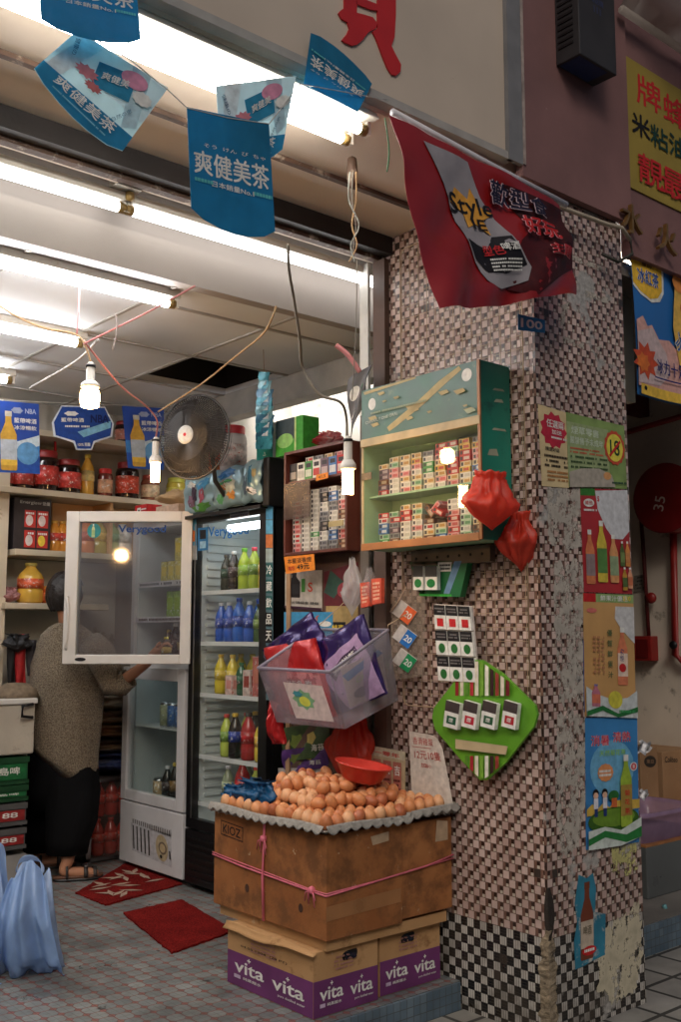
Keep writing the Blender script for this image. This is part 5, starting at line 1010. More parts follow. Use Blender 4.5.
# ================================================================ BOTTLES
def bottle_maker(h, r, liquid, label, cap, kind='pet'):
    def mk():
        rt = root('bottle'); L = mat('drink_%d_%d_%d' % liquid, liquid, .12, var=.15, vs=12, spec=.6); P = mat('label_%d_%d_%d' % label, label, .35, var=.5, vs=34, stain=(((236, 236, 230) if sum(label) < 540 else (190, 60, 40)), 55, .56)); K = mat('cap_%d_%d_%d' % cap, cap, .4, var=.1)
        b = M_()
        if kind == 'can':
            b.lathe([(r*.86, 0), (r, .006), (r, h-.012), (r*.86, h), (.001, h-.003)], (0, 0, 0), mat('can_alu', (190, 190, 192), .25, 1), 16); b.build('body', rt)
            b = M_(); b.lathe([(r+.0006, .01), (r+.0006, h-.015)], (0, 0, 0), P, 16); b.build('label', rt); rt.name = 'can'; return rt
        if kind == 'jar':
            b.lathe([(.001, 0), (r*.96, 0), (r, .012), (r, h*.72), (r*.9, h*.82), (r*.78, h*.84), (.001, h*.84)], (0, 0, 0), L, 20); b.build('body', rt)
            b = M_(); b.lathe([(r+.0012, h*.16), (r+.0012, h*.62)], (0, 0, 0), P, 20); b.build('label', rt)
            b = M_(); b.lathe([(r*.84, h*.82), (r*.86, h*.84), (r*.86, h*.98), (r*.8, h), (.001, h)], (0, 0, 0), K, 20); b.build('lid', rt); rt.name = 'jar'; return rt
        if kind == 'carton':
            b.box((-r, -r, 0), (r, r, h), P); b.build('body', rt); b = M_(); b.box((-r-.0006, -r*.7, h*.35), (-r-.0001, r*.7, h*.8), L); b.box((-r*.7, -r-.0006, h*.35), (r*.7, -r-.0001, h*.8), L); b.build('label', rt)
            b = M_(); b.box((-r*.98, -r*.98, h+.0001), (r*.98, r*.98, h+.004), K); b.build('lid', rt); rt.name = 'drink_carton'; return rt
        b.lathe([(.001, .004), (r*.8, 0), (r, .01), (r, h*.3), (r*.95, h*.34), (r, h*.4), (r, h*.62), (r*.85, h*.72), (r*.45, h*.86), (r*.38, h*.9), (r*.38, h*.93)], (0, 0, 0), L, 18); b.build('body', rt)
        b = M_(); b.lathe([(r+.001, h*.36), (r+.001, h*.6)], (0, 0, 0), P, 18); b.build('label', rt)
        b = M_(); b.lathe([(r*.44, h*.915), (r*.46, h*.92), (r*.46, h*.99), (r*.42, h), (.001, h)], (0, 0, 0), K, 14); b.build('cap', rt); return rt
    return mk
def bottle(loc, spec, label, group, cat=None, rz=0):
    h, r, lq, lb, cp = spec[:5]; kind = spec[5] if len(spec) > 5 else 'pet'
    return place(('b',)+tuple(spec), bottle_maker(h, r, lq, lb, cp, kind), loc, rz, label, cat or {'pet': 'bottle', 'can': 'can', 'jar': 'jar', 'carton': 'drink carton'}[kind], group)

# ================================================================ FRIDGES
fy0, fy1 = 4.095, 4.815; fx = 3.052
ftop = PX(240, 512, fx).z
t = thing('black_fridge', (3.38, 4.45, 0), 'tall black framed glass door drink fridge next to the display board', 'fridge')
inner = mat('fridge_liner', (206, 214, 214), .45, var=.08); blk = mat('fridge_black', (18, 18, 20), .35, var=.3)
b = M_(); b.box((fx+.03, fy0, .02), (3.70, fy0+.03, 2.18), blk); b.box((fx+.03, fy1-.03, .02), (3.70, fy1, 2.18), blk); b.box((3.66, fy0+.031, .02), (3.70, fy1-.031, 2.18), blk); b.box((fx+.03, fy0+.031, 2.14), (3.659, fy1-.031, 2.18), blk); b.box((fx+.03, fy0+.031, .02), (3.659, fy1-.031, .30), blk); b.build('body', t)
b = M_(); b.box((fx+.04, fy0+.0305, .3005), (3.65, fy0+.045, ftop+.02), inner); b.box((fx+.04, fy1-.045, .3005), (3.65, fy1-.0305, ftop+.02), inner); b.box((3.635, fy0+.046, .3005), (3.65, fy1-.046, ftop+.02), inner); b.box((fx+.04, fy0+.046, ftop+.021), (3.65, fy1-.046, ftop+.03), inner); b.box((fx+.04, fy0+.046, .3005), (3.634, fy1-.046, .31), inner)
b.build('liner', t)
b = M_()
for i in range(34): z = .42+i*.045; b.box((fx+.07, fy1-.055, z), (3.62, fy1-.0455, z+.016), inner)
b.build('shelf_ribs', t)
b = M_(); b.box((fx-.012, fy0, .03), (fx+.029, fy1, .30), blk); b.build('base', t)
for i in range(7): b = M_(); b.box((fx-.02, fy0+.03, .055+i*.033), (fx-.0125, fy1-.03, .068+i*.033), blk); b.build('grille_bar', t)
# door
dt = M_(); d0, d1 = .31, ftop+.015; y0, y1 = fy0+.005, fy1-.005
dt.box((fx-.012, y0, d0), (fx+.028, y0+.07, d1), blk); dt.box((fx-.012, y1-.055, d0), (fx+.028, y1, d1), blk); dt.box((fx-.012, y0+.0702, d0), (fx+.028, y1-.0552, d0+.05), blk); dt.box((fx-.012, y0+.0702, d1-.045), (fx+.028, y1-.0552, d1), blk)
door = dt.build('door', t)
b = M_(); b.quad((fx+.002, y0+.07, d0+.05), (fx+.002, y1-.055, d0+.05), (fx+.002, y1-.055, d1-.045), (fx+.002, y0+.07, d1-.045), glass('fridge_glass', (.95, .98, .98), .045, .03, .012)); b.build('glass', door)
b = M_(); b.box((fx-.016, y1-.056, d0+.052), (fx-.0125, y1-.046, d1-.047), steel); b.build('trim', door)
fa = lambda u, v: PX(u, v, fx-.0135)
a = Art(fa(208, 526), fa(249, 523), fa(249, 538), fa(208, 541), glass('sticker_clear', (1, 1, 1), 0, .3), thick=0, n=1); a.mb = M_(); a.text('Verygood', .5, .5, .85, mc(20, 110, 190), .98, .03); a.build('lettering', door)
a = Art(fa(198, 528), fa(208, 527), fa(208, 550), fa(198, 551), mc(40, 110, 160), thick=.001, dl=.0004); a.rect(.2, .1, .8, .5, K_); a.rect(.2, .6, .8, .9, mc(150, 190, 210)); a.build('sticker', door)
a = Art(fa(266, 506), fa(273, 506), fa(273, 700), fa(266, 700), mc(90, 120, 130), thick=.001, dl=.0004)
for i, cc in enumerate(((70, 150, 200), (90, 170, 210), (210, 120, 60), (170, 190, 190))): a.rect(0, i*.075, 1, i*.075+.07, mc(*cc))
for i, ch in enumerate('冷藏飲品天天新鮮'): a.rect(.05, .3+i*.085, .95, .37+i*.085, mc(20, 90, 90) if i < 3 else K_); a.text(ch, .5, .335+i*.085, .05, W_, .8, .04)
a.build('side_label', door)
a = Art(fa(190, 512), fa(196, 512), fa(197, 560), fa(191, 560), mc(90, 170, 210), thick=.001, dl=.0004); a.ell(.5, .5, .4, .12, ORG); a.rect(0, .7, 1, 1, mc(190, 190, 186)); a.build('side_label', door)
a = Art(fa(230, 511), fa(249, 508), fa(249, 516), fa(230, 519), mc(150, 160, 180), thick=.001, dl=.0004); a.lines(.05, .2, .95, 2, .4, .3, mc(60, 70, 110)); a.build('front_label', door)
b = M_(); b.tube([(3.13, fy0+.07, ftop-.065), (3.13, fy1-.25, ftop-.065)], .02, emit('fridge_tube', (.92, .98, 1), 13), 10); b.build('light_tube', t)
shz = [PX(245, v, 3.09).z for v in (590, 643, 697, 762, 812)]
rackm = mat('white_wire_rack', (216, 218, 216), .4, var=.05)
for k, z in enumerate(shz):
    b = M_()
    for i in range(22): y = fy0+.05+i*(fy1-fy0-.1)/21; b.box((3.085, y-.002, z-.004), (3.6, y+.002, z), rackm)
    b.box((3.08, fy0+.047, z-.016), (3.0845, fy1-.047, z+.006), rackm); b.build('shelf', t)
bt = dict(cola=(.215, .033, (34, 20, 18), (60, 30, 30), (220, 220, 220)), gtea=(.225, .033, (170, 196, 40), (150, 190, 50), (120, 200, 50)), gtea2=(.225, .033, (160, 184, 50), (110, 150, 60), (222, 70, 90)), otea=(.215, .035, (232, 200, 60), (236, 190, 60), (240, 160, 40)), dark=(.2, .032, (52, 52, 40), (40, 70, 50), (60, 60, 60)), blue=(.215, .034, (40, 90, 190), (20, 60, 160), (220, 226, 230)), blue2=(.235, .036, (30, 100, 200), (30, 70, 170), (20, 70, 170)), grn=(.2, .032, (60, 90, 50), (110, 140, 60), (40, 44, 40)), yel=(.21, .034, (220, 196, 40), (220, 190, 50), (224, 190, 50)), olv=(.17, .03, (40, 90, 60), (30, 90, 60), (30, 110, 60)), box1=(.1, .03, (226, 150, 140), (236, 200, 190), (200, 180, 170), 'carton'), box2=(.13, .032, (150, 50, 40), (220, 200, 190), (200, 180, 170), 'carton'), box3=(.2, .034, (200, 120, 100), (190, 90, 80), (200, 180, 170), 'carton'), pepsi=(.23, .036, (30, 22, 22), (30, 60, 160), (226, 190, 40)), redb=(.24, .04, (170, 30, 34), (180, 20, 30), (60, 60, 60)), lime=(.22, .033, (190, 206, 80), (130, 170, 60), (214, 70, 60)), soda=(.14, .033, (30, 70, 150), (60, 110, 180), (200, 60, 60), 'can'), clear=(.2, .033, (150, 160, 130), (180, 190, 150), (214, 214, 214)))
rows = [[('dark', 4.62), ('cola', 4.55), ('gtea', 4.455), ('gtea2', 4.365), ('otea', 4.27), ('otea', 4.19)], [('blue', 4.66), ('blue', 4.585), ('blue2', 4.495), ('blue', 4.40), ('grn', 4.315), ('grn', 4.23)], [('yel', 4.66), ('yel', 4.55), ('olv', 4.47), ('box1', 4.50), ('box2', 4.38), ('box3', 4.29), ('box3', 4.20)], [('lime', 4.60), ('pepsi', 4.52), ('redb', 4.40), ('otea', 4.29), ('redb', 4.2)], [('clear', 4.58), ('redb', 4.45), ('lime', 4.33)]]
sname = ['top', 'second', 'third', 'fourth', 'lowest']; nm = dict(cola='dark cola bottle', gtea='green tea bottle with a green cap', gtea2='green tea bottle with a pink cap', otea='orange juice bottle', dark='dark tea bottle', blue='blue water bottle', blue2='tall blue sports drink bottle', grn='olive green bottle', yel='yellow drink bottle', olv='dark green bottle', box1='small pink milk carton', box2='brown and white milk carton', box3='tall pink juice carton', pepsi='cola bottle with a yellow cap', redb='large red bottle', lime='pale lime soda bottle', soda='blue can', clear='clear bottle with a white cap')
for k, r_ in enumerate(rows):
    for i, (key, y) in enumerate(r_): bottle((3.15 if key != 'box1' else 3.12, y, shz[k]), bt[key], f'{nm[key]}, {ORD[i]} from left on the {sname[k]} black fridge shelf', 'drinks in the black fridge')
    for i, (key, y) in enumerate(r_[:5]):
        bottle((3.30, y+.03, shz[k]), bt['cola' if k == 0 else key], f'{nm["cola" if k == 0 else key]}, back row, {ORD[i]} along the {sname[k]} black fridge shelf', 'drinks in the black fridge')
# canopy light box with printed packets, things on top of it
can = MB(); ct = 2.0; c2 = PX(240, 468, fx-.03).z
t = thing('fridge_canopy', (3.1, 4.45, 2.0), 'bulging canopy of silver blue snack packets clipped over the black fridge', 'canopy')
b = M_()
def bulge(y0, y1, z0, z1, x0, d, m, seed):
    def f(i, j): return (x0-d*max(0,math.sin(PI*j))**.35*(.75+.25*math.sin(PI*i))-.006*noise.noise(Vector((i*5+seed, j*6, seed)))*2, y0+(y1-y0)*i, z0+(z1-z0)*j+.008*math.sin(i*8+seed))
    return f
foilm = mat('packet_silver_blue', (150, 186, 200), .3, .25, var=.3, vs=10, bump=.3, bs=20)
def packet(y0, y1, z0, z1, cols, label, seed):
    f = bulge(y0, y1, z0, z1, fx-.03, .035, foilm, seed); b = M_(); b.surf(f, 16, 14, foilm); 
    def blob(u, v, ru, rv, m, jag=.25, n=14, off=.003):
        pts = []
        for i in range(n): q = 2*PI*i/n; k = 1-jag*(i % 2); pts.append(Vector(f(u+ru*math.cos(q)*k, v+rv*math.sin(q)*k))+Vector((-off, 0, 0)))
        b.add([Vector(f(u, v))+Vector((-off-.002, 0, 0))]+pts, [(0, 1+i, 1+(i+1) % n) for i in range(n)], m)
    for (u, v, ru, rv, c_) in cols: blob(u, v, ru, rv, mc(*c_, rough=.35), .25, 14, .003+.001*len(b.v)/1000)
    b.surf(lambda i, j: (fx-.018, y0+(y1-y0)*i, z0+(z1-z0)*j), 2, 2, foilm)
    o = b.build('snack_packet', None, (fx-.02, (y0+y1)/2, z0)); tag(o, label, 'snack packet', 'snack packets over the black fridge'); return o
z0 = PX(230, 508, fx-.05).z; z1_ = PX(235, 468, fx-.04).z
ya = PX(193, 490, fx).y; yb = PX(222, 490, fx).y; yc = PX(250, 490, fx).y; yd = PX(270, 490, fx).y
packet(yb, ya, z0, z1_, [(.3, .75, .25, .16, (70, 150, 200)), (.6, .5, .12, .3, (60, 50, 70)), (.35, .45, .1, .25, (150, 70, 90)), (.7, .3, .16, .2, (120, 90, 110)), (.4, .15, .35, .12, (70, 130, 50)), (.75, .75, .2, .1, (230, 236, 236))], 'silver blue snack packet with pink cartoon figures, leftmost over the black fridge', 1)
packet(yc, yb, z0+.01, z1_+.01, [(.5, .82, .35, .13, (40, 120, 190)), (.35, .5, .2, .24, (220, 230, 220)), (.6, .5, .16, .2, (220, 130, 60)), (.3, .25, .16, .14, (220, 150, 60)), (.7, .25, .14, .16, (90, 170, 120)), (.5, .6, .3, .05, (70, 160, 90))], 'pale blue snack packet with orange shapes, middle one over the black fridge', 5)
packet(yd, yc, z0+.015, z1_+.02, [(.5, .6, .12, .3, (50, 110, 140)), (.3, .7, .12, .12, (190, 170, 120)), (.45, .25, .28, .1, (240, 240, 240)), (.45, .25, .22, .05, (40, 40, 40)), (.75, .4, .12, .3, (70, 90, 110))], 'grey teal snack packet with a barcode, rightmost over the black fridge', 9)
b = M_(); b.box((fx-.05, yd-.055, z0-.02), (fx+.1, yd-.004, z1_+.02), blk); b.build('end_cap', t, bevel=.008)
b = M_(); b.box((fx-.06, yd, z0-.025), (fx-.0, ya+.02, z0-.008), blk); b.build('lower_rail', t)
# on top of the black fridge
T = 2.181; tp = PX(220, 470, 3.1).z
def at_top(u, x=3.1): return PX(u, 470, x).y
sp = (.2, .085, (206, 196, 190), (214, 206, 200), (196, 36, 44), 'jar'); bottle((3.16, PX(233, 460, 3.16).y, T), (.27, .075, (208, 200, 196), (220, 206, 200), (196, 36, 44), 'jar'), 'big clear jar with a red lid on top of the black fridge', 'containers on the black fridge', 'jar')
bottle((3.08, PX(215, 460, 3.08).y, T), (.2, .034, (226, 120, 60), (230, 90, 60), (232, 226, 214)), 'small orange labelled bottle beside the red lidded jar', 'containers on the black fridge', 'bottle')
def boxy(name, p0, p1, m, label, cat, art=None, plane='x'):
    b = M_(); b.box(p0, p1, m); t = thing(name, ((p0[0]+p1[0])/2, (p0[1]+p1[1])/2, p0[2]), label, cat); b.build('box', t, bevel=.002)
    if art:
        x0 = p0[0]-.0006; a = Art((x0, p1[1], p1[2]), (x0, p0[1], p1[2]), (x0, p0[1], p0[2]), (x0, p1[1], p0[2]), m, thick=.0002, n=2, dl=.0005); art(a); a.build('printed_face', t)
    return t
yy0, yy1 = PX(273, 440, 3.06).y, PX(257, 440, 3.06).y; zt = PX(265, 424, 3.06).z
boxy('tissue_box', (3.06, yy0, T), (3.16, yy1, zt), mc(200, 204, 210), 'white and teal upright box on top of the black fridge', 'box', lambda a: (a.rect(0, .55, 1, 1, mc(20, 150, 140)), a.rect(.1, .05, .9, .5, mc(220, 224, 230)), a.text('△', .5, .75, .1, W_), a.text('抽紙', .5, .9, .06, W_)))
yy0, yy1 = PX(303, 440, 3.02).y, PX(276, 440, 3.02).y; zt = PX(290, 418, 3.02).z
boxy('green_box', (3.02, yy0, 2.19), (3.12, yy1, zt), mc(60, 160, 50), 'bright green and black box standing between the fridge and the red cabinet', 'box', lambda a: (a.poly([(0, 0), (.7, 0), (.7, .6), (0, .5)], mc(60, 76, 84)), a.ell(.35, .6, .3, .2, mc(150, 210, 120)), a.rect(.7, 0, .76, 1, mc(190, 220, 150))))
b = crumple((3.03, 3.62, 2.187), .06, .08, .07, film('red_clear_bag', (170, 40, 50), .8, .2), 5, .3, .3); o = b.build('wrapped_sweets', None, (3.03, 3.62, 2.187)); tag(o, 'small red wrapped bundle on top of the dark red cabinet', 'bundle')
# tall teal sachets hanging on a string
t = thing('sachet_string', PX(264, 380, 3.0), 'column of overlapping teal sachets hanging on a cord above the fridge', 'sachets')
b = M_(); b.tube([PX(264, 372, 3.0), PX(263, 330, 3.0), PX(262, 300, 3.0)], .002, mc(150, 120, 90), 5); b.build('cord', t)
for i in range(7):
    v = 372+i*8.5; w_ = 5+min(i, 3); q = [PX(264-w_+(i % 2), v, 3.0-.004*i), PX(264+w_+(i % 3), v, 3.0-.004*i), PX(264+w_, v+26, 3.0-.004*i), PX(264-w_, v+26, 3.0-.004*i)]
    a = Art(*q, mat('sachet_%d' % (i % 3), ((60, 150, 170), (120, 170, 180), (50, 110, 140))[i % 3], .3, .2, var=.4, vs=40), bend=lambda u, v: .006*math.sin(u*5+v*9), n=5, thick=.001); a.rect(.2, .3, .8, .5, mc(200, 206, 210)); a.build('sachet', t)
# leaflets hanging beside the green cabinet
q = [PX(u, v, 2.93) for u, v in ((348, 380), (370, 364), (364, 400), (350, 438))]
a = Art(*q, mat('leaflet_grey', (96, 96, 100), .5, var=.4, vs=18), bend=lambda u, v: .01*math.sin(u*5+v*6), thick=.004, dl=.0012); a.ell(.3, .35, .2, .12, W_); a.poly([(.6, .4), (.8, .3), (.8, .6), (.6, .75)], mc(190, 170, 170)); a.ell(.7, .45, .08, .12, mc(70, 150, 80)); a.lines(.1, .7, .5, 3, .06, .03, W_); o = a.build('leaflets'); tag(o, 'bunch of dark grey leaflets hanging at the left of the green cabinet', 'leaflets')

# ---- white fridge
wy0, wy1 = 4.84, 5.52; wx = 3.052
t = thing('white_fridge', (3.38, 5.18, 0), 'white two door drink fridge with its upper glass door swung open', 'fridge')
wm_ = mat('fridge_white', (206, 206, 208), .35, var=.08, stain=((160, 150, 140), 4, .68))
b = M_(); b.box((wx+.03, wy0, .03), (3.70, wy0+.035, 1.99), wm_); b.box((wx+.03, wy1-.035, .03), (3.70, wy1, 1.99), wm_); b.box((3.66, wy0+.0355, .03), (3.70, wy1-.0355, 1.99), wm_); b.box((wx+.03, wy0+.0355, 1.94), (3.659, wy1-.0355, 1.99), wm_); b.box((wx+.03, wy0+.0355, .03), (3.659, wy1-.0355, .37), wm_); b.box((wx+.03, wy0+.0355, 1.13), (3.659, wy1-.0355, 1.17), wm_); b.build('body', t)
b = M_(); b.box((wx+.05, wy0+.036, .371), (3.65, wy0+.05, 1.129), inner); b.box((wx+.05, wy1-.05, .371), (3.65, wy1-.036, 1.129), inner); b.box((wx+.05, wy0+.036, 1.171), (3.65, wy0+.05, 1.939), inner); b.box((wx+.05, wy1-.05, 1.171), (3.65, wy1-.036, 1.939), inner); b.box((3.64, wy0+.051, .371), (3.65, wy1-.051, 1.939), inner); b.build('liner', t)
for i_, z in enumerate((PX(170, 583, 3.1).z, PX(170, 619, 3.1).z)):
    b = M_(); b.box((3.09, wy0+.052, z-.006), (3.62, wy1-.052, z), rackm); b.box((3.084, wy0+.052, z-.018), (3.0895, wy1-.052, z+.014), mc(200, 200, 206)); b.build('shelf', t)
    a = Art((3.0835, wy1-.06, z+.012), (3.0835, wy0+.055, z+.012), (3.0835, wy0+.055, z-.016), (3.0835, wy1-.06, z-.016), mc(206, 206, 212), thick=.0003, n=1); a.lines(.05, .25, .97, 1, .2, .5, mc(60, 60, 70), i_+3); a.build('price_strip', t)
for z in (PX(165, 728, 3.1).z,): b = M_(); b.box((3.09, wy0+.052, z-.008), (3.62, wy1-.052, z), rackm); b.build('shelf', t)
# bottom panel
b = M_(); b.box((wx-.012, wy0, .03), (wx+.029, wy1, .368), wm_); b.build('base_panel', t, bevel=.004)
bp_ = lambda u, v: PX(u, v, wx-.0135)
a = Art(bp_(131, 822), bp_(171, 835), bp_(172, 868), bp_(132, 850), mc(190, 190, 194), thick=.001, dl=.0005, n=2)
for i in range(5): a.rect(.04+i*.1, .08, .075+i*.1, .92, mc(70, 66, 62))
a.ell(.78, .5, .15, .42, mc(180, 164, 130), 24); a.ell(.8, .5, .1, .2, mc(110, 96, 80), 16); a.ell(.8, .5, .07, .14, mc(190, 170, 130), 12); a.ell(.76, .78, .03, .06, K_); a.rect(.96, .5, .99, .75, K_); a.build('vent_panel', t)
a = Art(bp_(132, 818), bp_(172, 830), bp_(172, 837), bp_(132, 823), mc(196, 196, 198), thick=.0006, dl=.0004, n=1)
for i in range(18): a.rect(.02+i*.055, .1, .045+i*.055, .9, mc(110, 106, 104))
a.build('vent_slots', t)
# lower door
zl0, zl1 = .375, 1.135; dm = M_(); fy_, fY_ = wy0, wy1
dm.box((wx-.014, fy_, zl0), (wx+.028, fy_+.075, zl1), wm_); dm.box((wx-.014, fY_-.06, zl0), (wx+.028, fY_, zl1), wm_); dm.box((wx-.014, fy_+.0752, zl0), (wx+.028, fY_-.0602, zl0+.06), wm_); dm.box((wx-.014, fy_+.0752, zl1-.07), (wx+.028, fY_-.0602, zl1), wm_); dr = dm.build('lower_door', t, bevel=.004)
b = M_(); b.quad((wx, fy_+.075, zl0+.06), (wx, fY_-.06, zl0+.06), (wx, fY_-.06, zl1-.07), (wx, fy_+.075, zl1-.07), glass('fridge_glass_dim', (.86, .93, .93), .05, .03, .03, (150, 190, 190))); b.build('glass', dr)
b = M_(); b.tube([(3.12, wy0+.08, 1.118), (3.12, wy1-.08, 1.118)], .008, emit('fridge_tube_dim', (.9, 1, 1), 2.5), 8); b.build('light_tube', t)
# open upper door
H0 = Vector((3.05, 4.80, 0)); dd = Vector((-.759, .651, 0)); nn = Vector((-.651, -.759, 0)); LW = .688; TH = .04; za, zb = 1.165, 1.992
def dv(s, n_, z): return H0+dd*s+nn*n_+Vector((0, 0, z))
def dbox(b, s0, s1, n0, n1, z0, z1, m): b.hexa([dv(s0, n0, z0), dv(s1, n0, z0), dv(s1, n1, z0), dv(s0, n1, z0)], [dv(s0, n0, z1), dv(s1, n0, z1), dv(s1, n1, z1), dv(s0, n1, z1)], m)
b = M_(); fw = mat('door_white', (226, 222, 216), .35, var=.06, stain=((190, 180, 166), 5, .7)); dbox(b, 0, .058, 0, TH, za, zb, fw); dbox(b, LW-.07, LW, 0, TH, za, zb, fw); dbox(b, .0582, LW-.0702, 0, TH, za, za+.05, fw); dbox(b, .0582, LW-.0702, 0, TH, zb-.058, zb, fw); od = b.build('upper_door', t, bevel=.004)
b = M_(); q0, q1, z0_, z1__ = .0582, LW-.0702, za+.05, zb-.058; b.quad(dv(q0, .03, z0_), dv(q1, .03, z0_), dv(q1, .03, z1__), dv(q0, .03, z1__), glass('open_door_glass', (.93, .95, .95), .34, .05, .1, (190, 190, 200))); b.build('glass', od)  # bluish white haze in the glass stands in for reflected street light
b = M_(); dbox(b, .046, LW-.062, -.012, -.0005, za+.035, za+.05, mat('gasket', (150, 148, 146), .6)); dbox(b, .046, LW-.062, -.012, -.0005, zb-.058, zb-.044, MATS['gasket']); dbox(b, .046, .058, -.012, -.0005, za+.05, zb-.058, MATS['gasket']); dbox(b, LW-.074, LW-.062, -.012, -.0005, za+.05, zb-.058, MATS['gasket']); b.build('gasket', od)
b = M_(); hs = LW-.02; hz0, hz1 = za+.08, za+.36
b.tube([dv(hs, TH, hz0), dv(hs, TH+.012, hz0+.01), dv(hs-.006, TH+.018, hz0+.05), dv(hs-.008, TH+.018, hz1-.05), dv(hs, TH+.012, hz1-.01), dv(hs, TH, hz1)], .008, fw, 8); b.build('handle', od)
def dart(s0, z0, s1, z1, m): return Art(dv(s0, TH*.8, z0), dv(s1, TH*.8, z0), dv(s1, TH*.8, z1), dv(s0, TH*.8, z1), m, thick=0, n=1, dl=.0006)
a = dart(.42, 1.925, .13, 1.855, W_); a.mb = M_(); a.text('Verygood', .5, .5, .75, mc(16, 60, 120), .9, .05); a.build('lettering', od)
a = dart(.575, 1.93, .50, 1.84, W_); a.mb = M_(); a.ell(.5, .5, .5, .45, mc(40, 130, 130)); a.bottle(.45, .1, .9, .12, mc(190, 196, 140), mc(150, 180, 120), W_); a.build('sticker', od)
a = Art(dv(.575+.03, TH+.001, 1.2), dv(.545+.03, TH+.001, 1.2), dv(.545+.03, TH+.001, 1.18), dv(.575+.03, TH+.001, 1.18), W_, thick=0, n=1); a.mb = M_(); a.ell(.5, .5, 1, .5, K_); a.build('badge', od)
b = M_(); b.tube([(3.075, wy0+.06, 1.24), (3.075, wy0+.06, 1.90)], .009, emit('unseen_fridge_tube', (1, .98, .9), 7), 8); b.build('light_tube', t)  # unseen inner tube, stood upright out of view behind the hinge stile
# drinks inside
zs1, zs2 = PX(170, 583, 3.1).z, PX(170, 619, 3.1).z
ytea = (.125, .033, (236, 214, 60), (206, 196, 40), (190, 180, 60), 'carton'); gtea = (.155, .035, (150, 190, 60), (130, 180, 50), (110, 160, 60), 'carton')
for i in range(5):
    y = 4.93+i*.075
    bottle((3.16, y, zs1), ytea, f'yellow tea carton, {ORD[4-i]} from the left on the upper shelf of the white fridge', 'cartons in the white fridge')
    if i < 3: bottle((3.16, y, zs1+.131), ytea, f'yellow tea carton, second layer, {ORD[2-i]} from the left in the white fridge', 'cartons in the white fridge')
    if i < 2: bottle((3.16, y, zs1+.262), ytea, f'yellow tea carton, topmost layer, {ORD[1-i]} from the left in the white fridge', 'cartons in the white fridge')
    if i < 4: bottle((3.16, y, zs2), gtea, f'lime green tea carton, {ORD[3-i]} from left on the white fridge middle shelf', 'cartons in the white fridge')
    bottle((3.17, y, 1.172), bt['cola'] if i % 2 else (.18, .032, (60, 34, 24), (150, 120, 40), (200, 170, 50)), f'dark bottle, {ORD[4-i]} from left, below the lime cartons', 'bottles in the white fridge')
zl = PX(165, 728, 3.1).z
for i, (key, y) in enumerate((('clear', 5.2), ('soda', 5.12), ('soda', 5.045), ('soda', 4.97), ('soda', 4.9))):
    bottle((3.14, y, zl), bt['soda'] if key == 'soda' else (.14, .033, (170, 170, 130), (176, 180, 140), (200, 200, 200), 'can'), f'{"blue" if key == "soda" else "pale"} can, {ORD[i]} from the left on the lower shelf of the white fridge', 'cans in the white fridge')
for i, (sp, y) in enumerate((((.14, .035, (170, 150, 120), (180, 150, 110), (200, 200, 200), 'can'), 5.24), (bt['cola'], 5.15), ((.24, .03, (40, 26, 16), (140, 100, 40), (200, 170, 60)), 5.07), (bt['grn'], 4.98), (bt['blue'], 4.9))):
    bottle((3.13, y, .372), sp, f'drink container, {ORD[i]} from the left on the bottom of the white fridge', 'drinks at the bottom of the white fridge')
# on top of the white fridge
boxy('flat_box', (3.0, 4.88, 1.995), (3.3, 5.12, 2.045), mc(206, 180, 160), 'flat pinkish carton lying on top of the white fridge', 'box')
b = crumple((3.08, 5.0, 2.046), .11, .14, .09, film('cream_bag', (226, 200, 160), .9, .5), 7, .3, .25); o = b.build('bread_bag', None, (3.08, 5.0, 2.046)); tag(o, 'cream crumpled bag lying on the flat carton over the white fridge', 'bag')
boxy('red_box', (3.0, 5.22, 1.995), (3.1, 5.36, 2.075), mc(196, 40, 44), 'red box with a white square on top of the white fridge', 'box', lambda a: (a.rect(.2, .2, .5, .8, W_), a.rect(.28, .35, .42, .65, K_), a.lines(.55, .3, .95, 2, .25, .1, W_)))
# ================================================================ BACK SHELVES
shw = mat('shelf_cream', (206, 190, 164), .6, var=.18, vs=4, stain=((150, 120, 90), 8, .62)); plyw = mat('warm_ply', (206, 160, 110), .6, var=.25, vs=4)
SY = 5.65
t = thing('shelf_unit', (2.4, 5.8, 0), 'cream wooden shelves of jars and oil along the back wall', 'shelves')
Zs = [PY(60, 491, SY).z, PY(60, 551, SY).z, PY(35, 603, SY).z, PY(60, 432, SY).z]
def shelf(x0, x1, z): b = M_(); b.box((x0, SY, z-.035), (x1, 5.97, z), shw); b.build('shelf', t, bevel=.003)
shelf(.6, 3.75, Zs[0]); shelf(PY(15, 551, SY).x, 3.4, Zs[1]); shelf(PY(6, 603, SY).x, 3.0, Zs[2]); shelf(.6, 3.75, Zs[3])
ux = PY(10, 600, SY).x; b = M_(); b.box((ux-.09, SY+.06, 0), (ux+.0, 5.97, 2.6), shw); b.build('upright', t)
b = M_(); b.box((PY(52, 520, 5.93).x, 5.93, Zs[1]+.001), (3.4, 5.97, Zs[0]-.036), plyw); b.build('back_panel', t)
b = M_(); b.box((PY(110, 520, 5.7).x, 5.7, Zs[1]+.001), (PY(110, 520, 5.7).x+.02, 5.929, Zs[0]-.036), plyw); b.build('divider', t)
b = M_(); b.box((ux, 5.94, .3), (3.2, 5.97, Zs[1]-.04), wall_white); b.build('back_panel', t)
def on_shelf(u, v, z, spec, label, group, y=5.78, cat=None): p = PY(u, v, y); return bottle((p.x, y, z), spec, label, group, cat)
jr = lambda h, r, lb=(196, 50, 40), cp=(140, 28, 28), lq=(36, 20, 16): (h*.92, r*.92, lq, lb, cp, 'jar')
G1 = 'sauce jars and bottles on the top back shelf'
